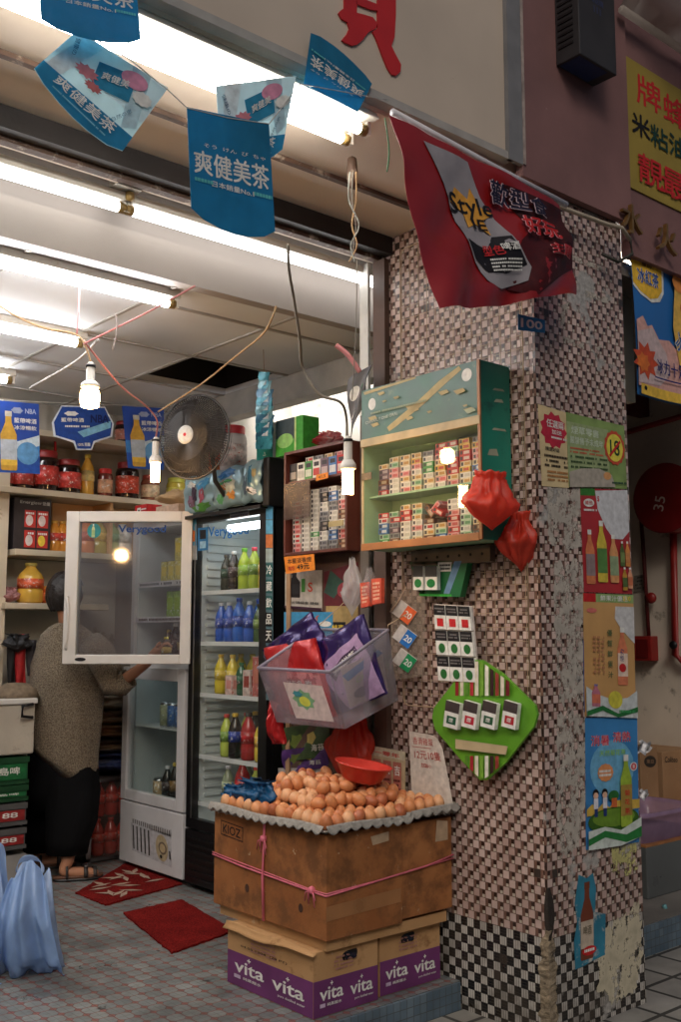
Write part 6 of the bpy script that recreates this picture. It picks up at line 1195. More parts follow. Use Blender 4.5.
for u, sp, lb in ((4, jr(.2, .06), 'dark sauce jar at the far left of the top back shelf'), (22, jr(.2, .07, (190, 60, 50)), 'dark sauce jar, second from the left on the top back shelf'), (45, jr(.27, .085), 'large dark sauce jar left of the shield shaped sign'), (68, jr(.23, .085, (206, 60, 50)), 'large dark sauce jar below the left half of the shield sign'), (105, jr(.2, .05, (226, 170, 130), (200, 36, 36), (110, 50, 40)), 'small jar with a red cap and a pale round label'), (127, jr(.26, .08, (210, 70, 40)), 'large dark sauce jar right of the red capped one'), (150, jr(.19, .065, (226, 200, 160), (160, 60, 40), (130, 80, 60)), 'pale labelled jar beside the hanging warm bulb'), (176, jr(.19, .07, (220, 210, 70), (190, 190, 60), (190, 170, 60)), 'yellow green tin near the fan')):
    on_shelf(u, 490, Zs[0]+.001, sp, lb, G1)
on_shelf(87, 490, Zs[0]+.001, (.26, .042, (214, 160, 50), (226, 200, 120), (220, 190, 60)), 'golden oil bottle standing between sauce jars', G1)
jar_ = [o for o in C.objects if o.get('label', '').startswith('large dark sauce jar left of')][0]
b = M_(); cxh = jar_.location.x; b.tube([(cxh-.06, 5.78, Zs[0]+.25), (cxh-.055, 5.78, Zs[0]+.32), (cxh, 5.78, Zs[0]+.335), (cxh+.055, 5.78, Zs[0]+.32), (cxh+.06, 5.78, Zs[0]+.25)], .008, mc(190, 30, 36), 6); b.build('handle', jar_)
for i, (u, sp, lb) in enumerate(((125, jr(.16, .07, (206, 130, 110)), 'round red labelled tin on the highest shelf beside the blue poster'),)): on_shelf(u, 430, Zs[3]+.001, sp, lb, 'tins on the highest shelf')
# battery display and oils on the second shelf
x0 = PY(14, 540, 5.7).x; x1 = PY(51, 540, 5.7).x; zt = PY(30, 498, 5.7).z
t = thing('display_box', ((x0+x1)/2, 5.75, Zs[1]), 'black counter display box lettered Energizer holding four red and white packs', 'display box')
b = M_(); b.box((x0, 5.71, Zs[1]+.001), (x1, 5.86, zt), mc(40, 34, 36)); b.build('box', t, bevel=.003)
a = Art((x0, 5.709, zt), (x1, 5.709, zt), (x1, 5.709, Zs[1]+.01), (x0, 5.709, Zs[1]+.01), mc(50, 42, 42), thick=.0005, n=1)
a.text('Energizer', .45, .09, .08, mc(170, 166, 160), .6, .02); a.text('勁量', .86, .09, .07, mc(170, 166, 160), .2, .02)
for i in range(4): u0 = .28+.34*(i % 2); v0 = .24+.4*(i//2); a.rect(u0, v0, u0+.3, v0+.34, mc(190, 50, 40)); a.ell(u0+.13, v0+.2, .1, .11, mc(220, 206, 200) if i < 3 else YEL); a.lines(u0+.03, v0+.04, u0+.27, 1, .1, .04, W_, i)
a.build('printed_face', t)
oil = (.19, .045, (216, 140, 40), (206, 60, 40), (214, 160, 60))
for i, u in enumerate((54, 62, 69)): on_shelf(u, 545, Zs[1]+.001, oil, f'amber oil bottle with a red label, {ORD[i]} of three beside the black display box', 'amber oil bottles on the second shelf')
for i, u in enumerate((85, 98, 110, 122)): on_shelf(u, 545, Zs[1]+.001, (.22, .06, ((220, 130, 60), (190, 170, 60), (150, 170, 110), (206, 200, 190))[i], ((210, 90, 50), (220, 180, 60), (120, 160, 110), (190, 190, 180))[i], (210, 160, 60)), f'{("orange", "yellow", "pale green", "whitish")[i]} bottle on the second shelf seen through the open fridge door', 'bottles seen through the open fridge door')
on_shelf(30, 600, Zs[2]+.001, (.235, .075, (226, 176, 60), (220, 90, 40), (214, 190, 90)), 'large golden oil bottle with an orange label on the lowest shelf', 'goods on the lowest shelf', 5.75)
on_shelf(50, 600, Zs[2]+.001, jr(.11, .05, (226, 120, 60), (220, 160, 60), (200, 90, 40)), 'small orange tub beside the large golden oil bottle', 'goods on the lowest shelf', 5.72)
p = PY(10, 602, 5.74); b = crumple((p.x, 5.76, Zs[2]+.001), .06, .07, .09, film('pink_film', (206, 150, 150), .9, .4), 14, .4, .3); o = b.build('pink_bundle', None, (p.x, 5.76, Zs[2])); tag(o, 'pinkish wrapped bundle at the left end of the lowest shelf', 'bundle')
# utensils rail
t = thing('hook_rail', (PY(20, 643, 5.6).x, 5.6, PY(20, 643, 5.6).z), 'pale rail with black gloves and a red strap hanging below the shelves', 'rail')
r0 = PY(-20, 645, 5.6); r1 = PY(45, 645, 5.6); b = M_(); b.box((r0.x, 5.6, r0.z-.02), (r1.x, 5.63, r0.z+.01), shw); b.build('rail', t)
def strap(u0, u1, v0, v1, m, y=5.585):
    q = [PY(u0, v0, y), PY(u1, v0, y), PY(u1, v1, y), PY(u0, v1, y)]; b = M_(); b.surf(lambda i, j: tuple((q[0].lerp(q[1], i)).lerp(q[3].lerp(q[2], i), j)+Vector((0, .012*math.sin(i*6+j*4), 0))), 6, 10, m); b.build('strap', t, solid=.008)
strap(16, 26, 634, 692, mc(170, 30, 34)); strap(8, 16, 636, 690, K_, 5.59); strap(27, 36, 640, 676, mc(50, 46, 50), 5.59)
b = crumple(PY(18, 652, 5.57), .07, .05, .1, mat('black_rubber', (26, 26, 30), .6), 5, .5, .3); b.build('glove', t)
# white cooler with a black handle, basket lid
cy_ = 5.35; c0 = PY(-10, 755, cy_); c1 = PY(34, 755, cy_); zt = PY(15, 699, cy_).z; zb_ = PY(15, 755, cy_).z
t = thing('cool_box', ((c0.x+c1.x)/2, cy_+.2, zb_), 'dirty white cool box with a black handle stacked on the green crates', 'cool box')
b = M_(); b.box((c0.x-.3, cy_, zb_), (c1.x, cy_+.4, zt-.03), wall_white); b.build('body', t, bevel=.01)
b = M_(); b.box((c0.x-.31, cy_-.01, zt-.029), (c1.x+.01, cy_+.41, zt), white_paint); b.build('lid', t, bevel=.006)
b = M_(); hx = PY(20, 715, cy_).x; b.tube([(c1.x-.02, cy_-.01, zt-.03), (hx, cy_-.03, zt-.035), (hx, cy_-.03, zt-.09), (c1.x-.02, cy_-.01, zt-.1)], .009, K_, 6); b.build('handle', t)
b = M_(); b.lathe([(.001, .09), (.06, .085), (.11, .05), (.13, 0)], PY(16, 699, 5.5), mat('wicker', (120, 104, 84), .8, var=.4, vs=40), 20); o = b.build('straw_hat', None, tuple(PY(16, 699, 5.5))); tag(o, 'greyish rounded mesh cover on top of the cool box', 'cover')
def crate(u1, v0, v1, m, txt, label, lm, nm_='crate'):
    p0 = PY(-10, v1, cy_); p1 = PY(u1, v0, cy_); t = thing(nm_, (p1.x-.2, cy_+.2, p0.z), label, 'crate')
    b = M_(); x0, x1 = p0.x-.3, p1.x; z0, z1 = PY(u1, v1, cy_).z, p1.z-.006; b.box((x0, cy_+.006, z0), (x1, cy_+.42, z1), m); b.box((x0, cy_, z1-.03), (x1+.006, cy_+.0055, z1), m); b.box((x0, cy_, z0), (x1+.006, cy_+.0055, z0+.02), m); b.build('shell', t)
    a = Art((x1-.26, cy_-.001, z1-.035), (x1-.01, cy_-.001, z1-.035), (x1-.01, cy_-.001, z0+.025), (x1-.26, cy_-.001, z0+.025), lm, thick=.0008, n=1); a.text(txt, .5, .45, .5, W_, .7, .03); a.build('label', t)
crate(29, 755, 783, mat('green_crate', (18, 70, 38), .5), '青島啤', 'green crate, upper of the two below the cool box', mc(30, 110, 60)); crate(28, 783, 800, MATS['green_crate'], '青島啤', 'green crate, lower of the two below the cool box', mc(30, 110, 60))
crate(27, 801, 824, mat('grey_crate', (84, 84, 84), .6), '8188', 'dark grey crate with a red label directly below the green crates', mc(150, 40, 40)); crate(26, 826, 848, MATS['grey_crate'], '8188', 'dark grey crate with a red label at the bottom of the stack', mc(150, 40, 40))
p = PY(28, 850, cy_); b = M_(); b.box((p.x-.6, cy_+.02, 0), (p.x, cy_+.4, max(.03, p.z-.02)), mat('pale_floor_box', (150, 148, 144), .7)); o = b.build('base_box', None, (p.x-.3, cy_+.2, 0)); tag(o, 'pale grey box carrying the stack of crates', 'box')
# rack right of the woman: rice bags, blue pack, shrink-wrapped red bottles
ry = 5.64; t = thing('low_rack', (PY(105, 860, ry).x, ry+.1, 0), 'low grey metal rack between the woman and the white fridge', 'rack')
rx0, rx1 = PY(86, 860, ry).x, 3.75; b = M_(); b.box((rx0, ry, 0), (rx0+.03, ry+.03, .95), steel); b.build('post', t); b = M_(); b.box((rx0, ry+.3, 0), (rx0+.03, ry+.33, .95), steel); b.build('post', t)
zr = [PY(112, 868, ry).z, PY(112, 778, ry).z]
for z in zr: b = M_(); b.box((rx0, ry, max(.03, z)-.02), (rx1, ry+.33, max(.03, z)), steel); b.build('shelf', t)
shrink = film('shrink_film', (210, 190, 180), .16, .12); rbt = (.21, .04, (176, 40, 26), (200, 60, 40), (190, 50, 40))
for r_, z in enumerate((max(.03, zr[0])+.001, max(.03, zr[0])+.225)):
    for i in range(5): bottle((rx0+.10+i*.085, ry+.06, z), rbt, f'red soda bottle, {ORD[i]} from the left in the {"lower" if r_ == 0 else "upper"} shrink wrapped pack', 'red soda bottles by the fridge')
    b = M_(); b.box((rx0+.05, ry+.008, z+.0005), (rx0+.5, ry+.12, z+.222), shrink); o = b.build('shrink_wrap', None, (rx0+.27, ry+.06, z)); tag(o, f'clear shrink film round the {"lower" if r_ == 0 else "upper"} pack of red bottles', 'film')
zz = zr[1]+.001
for i, (h, m_, lb) in enumerate(((.12, mat('blue_print', (60, 76, 130), .4, var=.6, vs=30), 'blue and white printed packet under the rice sacks'), (.085, mat('rice1', (150, 124, 96), .4, var=.3, vs=14), 'tan rice sack just above the blue packet'), (.085, mat('rice2', (176, 140, 104), .4, var=.3, vs=14), 'brown rice sack in the middle of its pile'), (.085, mat('rice3', (160, 136, 110), .4, var=.3, vs=14), 'tan rice sack second from the top of its pile'), (.09, mat('rice4', (200, 190, 170), .4, var=.3, vs=14), 'whitish rice sack on top of its pile'))):
    b = crumple((rx0+.26, ry+.16, zz), .23, .15, h*1.1, m_, i+20, .75, .08, belly=.5); o = b.build('sack', None, (rx0+.26, ry+.16, zz)); tag(o, lb, 'sack'); zz += h
# posters on the line in front of the shelves
PYy = 5.35
def blue_beer(pts, label):
    a = Art(*[PY(u, v, PYy) for u, v in pts], mat('beer_poster_blue', (30, 70, 160), .4, var=.2, vs=6), thick=.001, dl=.0008)
    a.rect(0, .55, 1, .75, mc(60, 130, 200)); a.rect(0, .75, 1, 1, mc(30, 80, 170)); a.poly([(.3, .6), (1, .45), (1, .6), (.5, .72)], mc(200, 220, 230)); a.text('藍帶啤酒', .68, .26, .07, W_, .5, .03); a.text('冰涼暢飲', .68, .36, .06, W_, .5, .02); a.ell(.5, .12, .14, .05, mc(150, 160, 190), 12, jag=.2); a.text('NBA', .8, .12, .07, mc(180, 190, 220), .25, .03); a.ell(.72, .72, .25, .16, mc(90, 150, 200)); a.bottle(.3, .14, .97, .18, mc(206, 160, 50), mc(180, 190, 200), mc(200, 196, 180), .28); a.rect(.12, .82, .48, .9, mc(226, 186, 60)); o = a.build('beer_poster'); tag(o, label, 'poster', 'beer posters on the line'); return o
blue_beer([(-6, 400), (39, 404), (40, 474), (-5, 472)], 'blue beer poster hanging at the left edge of the picture')
blue_beer([(122, 406), (164, 408), (164, 470), (128, 468)], 'blue beer poster hanging beside the fan')
q = [PY(u, v, PYy) for u, v in ((52, 404), (114, 406), (114, 450), (52, 450))]
a = Art(*q, mc(214, 222, 232), thick=.002, dl=.0008, shape=[(.15, .02), (.85, .02), (1, .4), (.97, .7), (.68, .84), (.64, 1), (.38, 1), (.34, .84), (.03, .7), (0, .4)])
a.poly([(.16, .05), (.84, .05), (.97, .4), (.94, .68), (.66, .8), (.62, .97), (.4, .97), (.36, .8), (.06, .68), (.03, .4)], mc(30, 70, 150)); a.poly([(.4, .6), (.95, .34), (.94, .5), (.5, .72)], mc(130, 190, 220)); a.text('藍帶啤酒', .32, .34, .09, W_, .36, .03); a.text('NBA', .76, .3, .18, mc(20, 30, 90), .3, .05); a.lines(.2, .46, .6, 1, .1, .04, W_); a.ell(.3, .2, .12, .06, W_, 12, jag=.2); a.text('100% 精釀', .5, .88, .08, W_, .2, .03)
o = a.build('shield_sign'); tag(o, 'blue shield shaped beer sign with a white border', 'sign')
b = M_(); b.tube([PY(-40, 398, PYy+.004), PY(60, 403, PYy+.004), PY(170, 407, PYy+.004)], .002, mc(190, 186, 180), 5); o = b.build('line'); tag(o, 'thin line carrying the blue beer posters', 'line')

# ================================================================ FAN
fc = PD(194, 437, 5.15); n_ = Vector((-.93, -.36, .0)).normalized(); sx_ = Vector((n_.y, -n_.x, 0)).normalized(); up_ = ZZ
t = thing('fan', tuple(fc+Vector((0, 0, -.22))), 'round grey wire cage fan with a white hub over the fridges', 'fan')
def fp(r, a_, d=0): return fc+sx_*(r*math.cos(a_))+up_*(r*math.sin(a_))+n_*d
cage = mat('fan_cage', (70, 68, 68), .5, .2, var=.1); RF = .212
for s_, d_ in ((1, .05), (-1, -.05)):
    b = M_()
    for i in range(96): a_ = 2*PI*i/96; b.tube([fp(.04, a_, d_+.02*s_), fp(RF*.6, a_+.08, d_+.015*s_), fp(RF, a_+.12, 0)], .0026, cage, 3, False, False)
    for r in (.075, .11, .15, .185): b.tube([fp(r, 2*PI*i/36, d_+.012*s_) for i in range(37)], .0013, cage, 4)
    b.build('front_grille' if s_ > 0 else 'rear_grille', t)
b = M_(); b.tube([fp(RF, 2*PI*i/40, 0) for i in range(41)], .006, cage, 6); b.build('rim', t)
for k in range(3):
    b = M_(); a0 = k*2*PI/3+.3
    def blade(i, j): a_ = a0+i*1.45*(.7+.3*j); r = .04+j*.15; return tuple(fp(r, a_, .03*(i-.5)))
    b.surf(blade, 10, 6, film('fan_blade', (90, 84, 82), .97, .5)); b.build('blade', t, solid=.002)
b = M_(); b.add([fp(0, 0, .076)]+[fp(.047, 2*PI*i/28, .072) for i in range(28)], [(0, 1+i, 1+(i+1) % 28) for i in range(28)], W_); b.add([fp(0, 0, .0775)]+[fp(.009, 2*PI*i/12, .0772) for i in range(12)], [(0, 1+i, 1+(i+1) % 12) for i in range(12)], RD); b.tube([fp(0, 0, .03), fp(0, 0, .073)], .047, W_, 24); b.build('hub', t)
b = M_(); b.tube([fp(0, 0, -.03), fp(0, 0, -.14)], [.05, .04], black, 16); b.build('motor', t)
b = M_(); b.tube([fp(0, 0, -.12), fp(0, 0, -.15)+Vector((0, 0, -.03)), fp(0, 0, -.16)+Vector((.02, 0, -.2)), fp(0, 0, -.2)+Vector((.12, .05, -.3))], .012, cage, 8); b.build('stand', t)

# ================================================================ BULBS, CABLES
socket = mat('bulb_socket', (206, 200, 190), .4, var=.1)
def bulb(u, v0, v1, depth, label, rr=.026, fat=1.0, halo=True):
    top = PD(u, v0, depth); h = (PD(u, v0, depth)-PD(u, v1, depth)).length; t = thing('bulb', tuple(top), label, 'light bulb', 'bare energy saving bulbs'); s = h
    b = M_(); b.lathe([(.008, 0), (.014, -.01), (.017, -.03), (.017, -s*.38), (.02, -s*.4)], top, socket, 14); b.lathe([(.019, -.012), (.0195, -.022)], top, K_, 14); b.build('socket', t)
    b = M_(); b.lathe([(.02, -s*.4), (.03*fat, -s*.47), (.032*fat, -s*.54), (.026, -s*.56)], top, white_paint, 16); b.build('ballast', t)
    b = M_()
    if fat > 1.1: b.lathe([(.02, -s*.56), (.036, -s*.62), (.04, -s*.78), (.034, -s*.95), (.001, -s)], top, bulb_m, 16)
    else:
        for k in range(3):
            a_ = k*2*PI/3; c = top+Vector((.014*math.cos(a_), .014*math.sin(a_), 0)); b.tube([c+Vector((0, 0, -s*.55)), c+Vector((0, 0, -s*.96))], .0095, bulb_m, 8)
    b.build('glass', t)
    return top
t1 = bulb(91, 362, 410, 4.1, 'bare warm bulb hanging highest, in front of the shield shaped sign', fat=1.2)
t2 = bulb(156, 437, 484, 5.0, 'bare warm bulb hanging just left of the fan')
t3 = bulb(348, 436, 497, 3.95, 'bare warm bulb between the dark red and green cabinets')
_P = H0+dd*((PD(122, 553, 5.64)-H0).dot(dd)); _P = EYEP+ray(122, 553)*((H0-EYEP).dot(nn)/ray(122, 553).dot(nn)); _d = (_P-EYEP).normalized(); _r = _d-nn*2*_d.dot(nn)
_B = _P+_r*2.0; _s = FPX/ (_B-EYEP).dot(FP); _u, _v = proj(_B+Vector((0, 0, .10)))
t4 = bulb(_u, _v, _v+.155*_s, (_B-EYEP).dot(FP), 'bare warm bulb hanging outside the left edge, seen mirrored in the open fridge door', fat=1.2)
tan = mat('tan_cable', (176, 140, 96), .6, var=.2, vs=30); pkc = mat('pink_cord', (206, 130, 130), .6, var=.2); gry = mat('grey_cable', (120, 112, 100), .6, var=.2)
def cable(pts, d, m, label, r=.003, cat='cable'):
    b = M_(); P = [PD(u, v, d if not isinstance(d, (list, tuple)) else d[i]) for i, (u, v) in enumerate(pts)]
    Q = []
    for i in range(len(P)-1):
        p0 = P[max(0, i-1)]; p1 = P[i]; p2 = P[i+1]; p3 = P[min(len(P)-1, i+2)]
        for k in range(6): s = k/6; Q.append(.5*((2*p1)+(p2-p0)*s+(2*p0-5*p1+4*p2-p3)*s*s+(3*p1-p0-3*p2+p3)*s**3))
    Q.append(P[-1]); b.tube(Q, r, m, 6); o = b.build('cable', None, tuple(P[0])); tag(o, label, cat); return o
cable([(-10, 300), (20, 318), (45, 328), (75, 334), (85, 345), (91, 362)], 4.1, tan, 'tan cable drooping from the left edge to the highest bulb', .004)
b = M_(); b.tube([tuple(t4), (t4.x, t4.y, 2.75)], .003, tan, 5); o = b.build('cable', None, tuple(t4)); tag(o, 'tan cable of the bulb beyond the left edge', 'cable')
cable([(80, 258), (79, 300), (77, 334)], 4.1, pkc, 'pink cord hanging straight down from the ceiling to the tan cable', .004, 'cord')
cable([(83, 340), (120, 385), (145, 405), (157, 420), (156, 437)], [4.1, 4.4, 4.7, 4.9, 5.0], pkc, 'pink and tan cord running from the highest bulb to the one by the fan', .004, 'cord')
cable([(84, 344), (120, 326), (150, 311), (195, 286)], [4.1, 4.0, 3.9, 3.8], pkc, 'pink cord slanting up from the highest bulb towards the ceiling lamp', .004, 'cord')
cable([(116, 314), (117, 330), (113, 350)], 4.0, mc(206, 190, 186), 'loose knotted string end hanging from the slanting pink cord', .003, 'string')
cable([(158, 412), (200, 385), (235, 357), (262, 335), (272, 318), (276, 306)], [5.0, 4.8, 4.5, 4.3, 4.2, 4.2], tan, 'tan cable rising to the right above the fan', .0045)
cable([(288, 244), (289, 270), (294, 300), (300, 340), (302, 365), (312, 385), (322, 396), (340, 402), (346, 415), (347, 437)], [3.55, 3.6, 3.7, 3.8, 3.9, 3.9, 3.9, 3.9, 3.95, 3.95], gry, 'thick grey cable looping down to the bulb between the cabinets', .0055)
for k, (dx, b_) in enumerate(((0, 0), (3, 4), (-3, -3))):
    cable([(353+dx, 172), (352+b_, 200), (356-b_, 225), (354+dx, 245), (352-dx, 262)], 3.62-k*.02, (gry, tan, mc(150, 150, 140))[k], f'{("grey", "tan", "pale")[k]} wire of the twisted bunch hanging from the soffit', .003, 'wire')
cable([(357, 260), (356, 330), (352, 400)], 3.6, gry, 'very thin wire dropping from the twisted bunch to the leaflets', .0018, 'wire')
b = M_(); c = PD(352, 172, 3.66); b.lathe([(.001, .06), (.016, .05), (.02, 0), (.012, -.05), (.004, -.06)], c, rust, 8); o = b.build('hook', None, tuple(c)); tag(o, 'rusty ceiling hook holding the twisted wires', 'hook')
cable([(336, 345), (345, 352), (352, 360), (360, 372)], 3.7, pkc, 'frayed pink ribbon tied by the post beside the green cabinet', .009, 'ribbon')
cable([(30, 388), (75, 362), (98, 340)], [5.0, 4.6, 4.1], mc(190, 184, 176), 'pale ceiling rod behind the highest bulb', .006, 'rod')
cable([(385, 118), (389, 150), (387, 172)], 3.3, mc(60, 110, 70), 'short green wire hanging at the end of the outer lamp', .0025, 'wire')

# ================================================================ MATS
t = None
def rug(pts, m, label, z=.006, th=.010):
    q = [PZ(u, v, z) for u, v in pts]; b = M_(); k = 24; rn = random.Random(len(label)); e = []
    for i in range(4):
        for s in range(k): p = q[i].lerp(q[(i+1) % 4], s/k); e.append(p+Vector((rn.uniform(-.004, .004), rn.uniform(-.004, .004), 0)))
    c = sum(q, Vector())/4; n = len(e); top = [Vector((p.x, p.y, th)) for p in e]; bot = [Vector((p.x, p.y, .001)) for p in e]
    b.add([Vector((c.x, c.y, th+.001))]+top+bot, [(0, 1+i, 1+(i+1) % n) for i in range(n)]+[(1+i, 1+(i+1) % n, 1+n+(i+1) % n, 1+n+i) for i in range(n)], m); return b, q
b, q = rug([(123, 913), (182, 900), (234, 931), (172, 953)], mat_rug(), ''); b2 = b.build('door_mat', None, tuple(q[0])); tag(b2, 'plain dark red pile mat in front of the black fridge', 'mat')
b, q = rug([(76, 893), (128, 862), (182, 884), (106, 905)], MATS['rug_red'], 'x'); t = thing('printed_mat', tuple(q[0]), 'red mat with a pale scratched leaf pattern at the feet of the woman', 'mat'); b.build('mat', t)
b = M_(); rn = random.Random(8); lf = mat('mat_pale_print', (176, 150, 130), .9, var=.3, vs=30)
def mp(u, v): return q[0].lerp(q[1], u).lerp(q[3].lerp(q[2], u), v)
for i in range(20):
    u = rn.uniform(.15, .85); v = rn.uniform(.15, .85); a_ = rn.uniform(0, 6.28); L = .13; c = mp(u, v); d = Vector((math.cos(a_), math.sin(a_), 0)); s = Vector((-d.y, d.x, 0)); c.z = .0125+i*.0002
    b.add([c-d*L*.5, c+s*.016, c+d*L*.5, c-s*.016], [(0, 1, 2, 3)], lf)
pr = b.build('leaf_print', t); pr['kind'] = 'stuff'

# ================================================================ BLUE SHOPPING BAGS
lb1 = film('pale_blue_film', (158, 192, 236), .95, .35); lb2 = film('pale_blue_film_b', (182, 208, 242), .93, .35)
g = PZ(22, 974, 0); sR = R; sF = F
def drape(t, c, w, h, seed, m, lean=0.0, name='bag_layer', dep=.05, up0=0.0):
    """one slumped layer of thin bag film: pleats fan out from the gathered top, the lower edge is ragged"""
    b = M_()
    def f(i, j):
        x = (i-.5)*2; sp = .42+.58*j**.7; wv = .5*math.sin(x*5.2+seed+j*1.5)+.3*math.sin(x*11+seed*2-j*2)+.35*(1-2*abs(noise.noise(Vector((x*2.2+seed, j*2.4, seed)))))
        z = h*(1-j)+up0+.03*math.sin(x*9+seed)*(j > .9)+.035*math.sin(x*3+seed)*(1-j)
        p = c+sR*(x*w*.5*sp+lean*j)+sF*(-dep*wv*(.45+.55*j)-.09*math.sin(PI*min(1, j*.95))*(1-.35*x*x)); return (p.x, p.y, max(.004, z))
    b.surf(f, 60, 40, m); return b.build(name, t, solid=.0015)
def bag(c, w, h, seed, label, m1, m2):
    t = thing('plastic_bag', (c.x, c.y, 0), label, 'bag', 'pale blue shopping bags at the lower left')
    drape(t, c, w, h, seed, m1, .02); drape(t, c+sF*.10, w*.95, h*.96, seed+2.3, m2, .0)
    b = M_(); tp = c+Vector((0, 0, h))
    def hf(i, j): a_ = PI*i; p = tp+sR*(w*.17*math.cos(a_)*(1+.2*j))+Vector((0, 0, .075*math.sin(a_)*(1-.35*j)-.02))+sF*(.02*math.sin(i*8)+.015*j); return tuple(p)
    b.surf(hf, 24, 5, m2); b.build('handle', t, solid=.0015)
c_ = Vector((g.x, g.y, 0))
bag(c_+sR*.01, .29, .40, 1.0, 'crumpled pale blue plastic bag reaching furthest right at the lower left', lb1, lb2)
bag(c_-sR*.20+sF*.05, .30, .47, 4.2, 'taller pale blue plastic bag behind the nearer one at the left edge', lb2, lb1)
bag(c_-sR*.16-sF*.09, .20, .30, 7.7, 'low slumped pale blue plastic bag in front at the left edge', lb1, lb2)

# ================================================================ NEIGHBOUR'S ALCOVE
AX = 5.59
def ax(u, v, x=AX): return PX(u, v, x)
t = thing('hose_reel', tuple(ax(664, 498)), 'large red fire hose reel numbered 35 on the alcove wall', 'hose reel')
c = ax(664, 498, 5.42); rr_ = .205
b = M_(); Mr = Matrix.Rotation(-PI/2, 4, 'Y'); b.lathe([(.001, .0), (rr_*.9, 0), (rr_, -.015), (rr_, -.14), (.001, -.14)], c, mat('reel_red', (150, 22, 24), .4, var=.15, vs=4), 40, Mr); b.build('drum', t)
b = M_(); b.lathe([(rr_-.004, .004), (rr_+.006, .003), (rr_+.006, -.006)], c, mat('reel_red_rim', (126, 16, 18), .35), 40, Mr); b.build('rim', t)
b = M_(); b.text('35', c+Vector((-.006, .03, -.03)), (0, -1, 0), (0, 0, 1), .07, mc(210, 190, 180), bold=.01, rot=PI*.42); b.build('number', t)
b = M_(); b.tube([c+Vector((.14, 0, 0)), c+Vector((.17, 0, 0))], .06, black, 14); b.build('bracket', t)
def pipe(pts, r, label, m=red_pipe): b = M_(); b.tube(pts, r, m, 10); o = b.build('pipe', None, tuple(pts[0])); tag(o, label, 'pipe'); return o
pipe([ax(600, 440, 5.54), ax(700, 411, 5.54)], .018, 'red pipe running level above the hose reel')
pipe([ax(641, 520, 5.56), ax(644, 560, 5.56), ax(649, 642, 5.56)], .012, 'thin dark red pipe dropping from the reel to the alarm box', mat('dark_red_pipe', (96, 24, 24), .5))
pipe([ax(673, 520, 5.55), ax(675, 655, 5.55), ax(683, 662, 5.55), ax(700, 660, 5.55)], .021, 'thick red riser pipe at the right edge of the picture')
b = M_(); c = ax(651, 598, 5.54); b.lathe([(.001, .02), (.03, .015), (.035, 0), (.03, -.012), (.001, -.015)], c, red_pipe, 16, Mr); o = b.build('valve', None, tuple(c)); tag(o, 'round red valve on the thin pipe above the alarm box', 'valve')
c0 = ax(640, 636); c1 = ax(658, 661); t = thing('alarm_box', tuple(c0), 'square red alarm box low on the alcove wall', 'alarm box')
b = M_(); b.box((AX-.07, c1.y, c1.z), (AX+.008, c0.y, c0.z), red_pipe); b.build('case', t, bevel=.005); b = M_(); b.box((AX-.076, c1.y+.02, c1.z+.02), (AX-.0705, c0.y-.02, c0.z-.02), mat('alarm_glass', (110, 20, 20), .2)); b.build('cover', t)
b = M_(); c = ax(673, 645, 5.5); b.lathe([(.001, .01), (.022, .008), (.026, 0), (.022, -.01), (.001, -.03)], c, black, 12, Mr); o = b.build('valve', None, tuple(c)); tag(o, 'small black valve wheel on the thick red riser', 'valve')
a = Art(ax(634, 576), ax(646, 574), ax(646, 590), ax(634, 592), mc(150, 140, 128), thick=.001, n=1); a.lines(.1, .1, .9, 4, .22, .1, mc(80, 74, 70), 2); o = a.build('notice'); tag(o, 'small faded notice on the wall beside the pillar', 'notice')
b = M_(); p0 = ax(600, 410, 5.2); b.box((4.6, 3.55, p0.z), (5.59, 3.62, p0.z+.12), mat('dark_red_beam', (84, 26, 26), .6)); o = b.build('beam', None, (5, 3.58, p0.z)); tag(o, 'dark red beam crossing the top of the alcove', 'beam')
# counter, boxes, tub
def boxat(u0, u1, v0, v1, y, dep, m, name, label, cat, z0=None):
    p0 = PY(u0, v0, y); p1 = PY(u1, v1, y); z0 = p1.z if z0 is None else z0; t = thing(name, ((p0.x+p1.x)/2, y+dep/2, z0), label, cat); b = M_(); b.box((p0.x, y, z0), (p1.x, y+dep, p0.z), m); b.build('box' if name != 'counter' else 'slab', t, bevel=.004); return t, p0, p1, z0
tank_m = mat('tank_grey', (96, 100, 100), .3, var=.2, vs=3)
t, p0, p1, zc = boxat(646, 760, 848, 921, 3.0, .5, tank_m, 'tank', 'grey green tank standing on the neighbour step', 'tank', .031)
tk = p0.z
b = M_(); b.box((p0.x, 3.0, tk), (p0.x+1.2, 3.5, tk+.01), wood); b.build('lid', t)
tub = film('lilac_tub', (190, 160, 200), .62, .2); u_ = PY(640, 838, 3.02); b = M_(); w1 = .42; x0 = u_.x-.02; h_ = PY(645, 812, 3.02).z-tk
def rr2(cx_, cy_, rx, ry, z): return [Vector((cx_+rx*math.copysign(abs(math.cos(q))**.35, math.cos(q)), cy_+ry*math.copysign(abs(math.sin(q))**.35, math.sin(q)), z)) for q in [2*PI*i/40 for i in range(40)]]
t = thing('tub', (x0+.25, 3.15, tk), 'translucent lilac plastic tub on the grey tank', 'tub')
b.loft([rr2(x0+.26, 3.15, .22, .13, tk+.012), rr2(x0+.26, 3.15, .24, .15, tk+h_*.6), rr2(x0+.26, 3.15, .265, .17, tk+h_), rr2(x0+.26, 3.15, .275, .18, tk+h_), rr2(x0+.26, 3.15, .275, .18, tk+h_-.02)], tub, False); b.build('wall', t)
b = M_(); b.loft([rr2(x0+.26, 3.15, .21, .12, tk+.014), rr2(x0+.26, 3.15, .21, .12, tk+h_*.35)], mat('dried_goods', (96, 60, 60), .8, var=.6, vs=60, bump=.6)); b.build('contents', t)
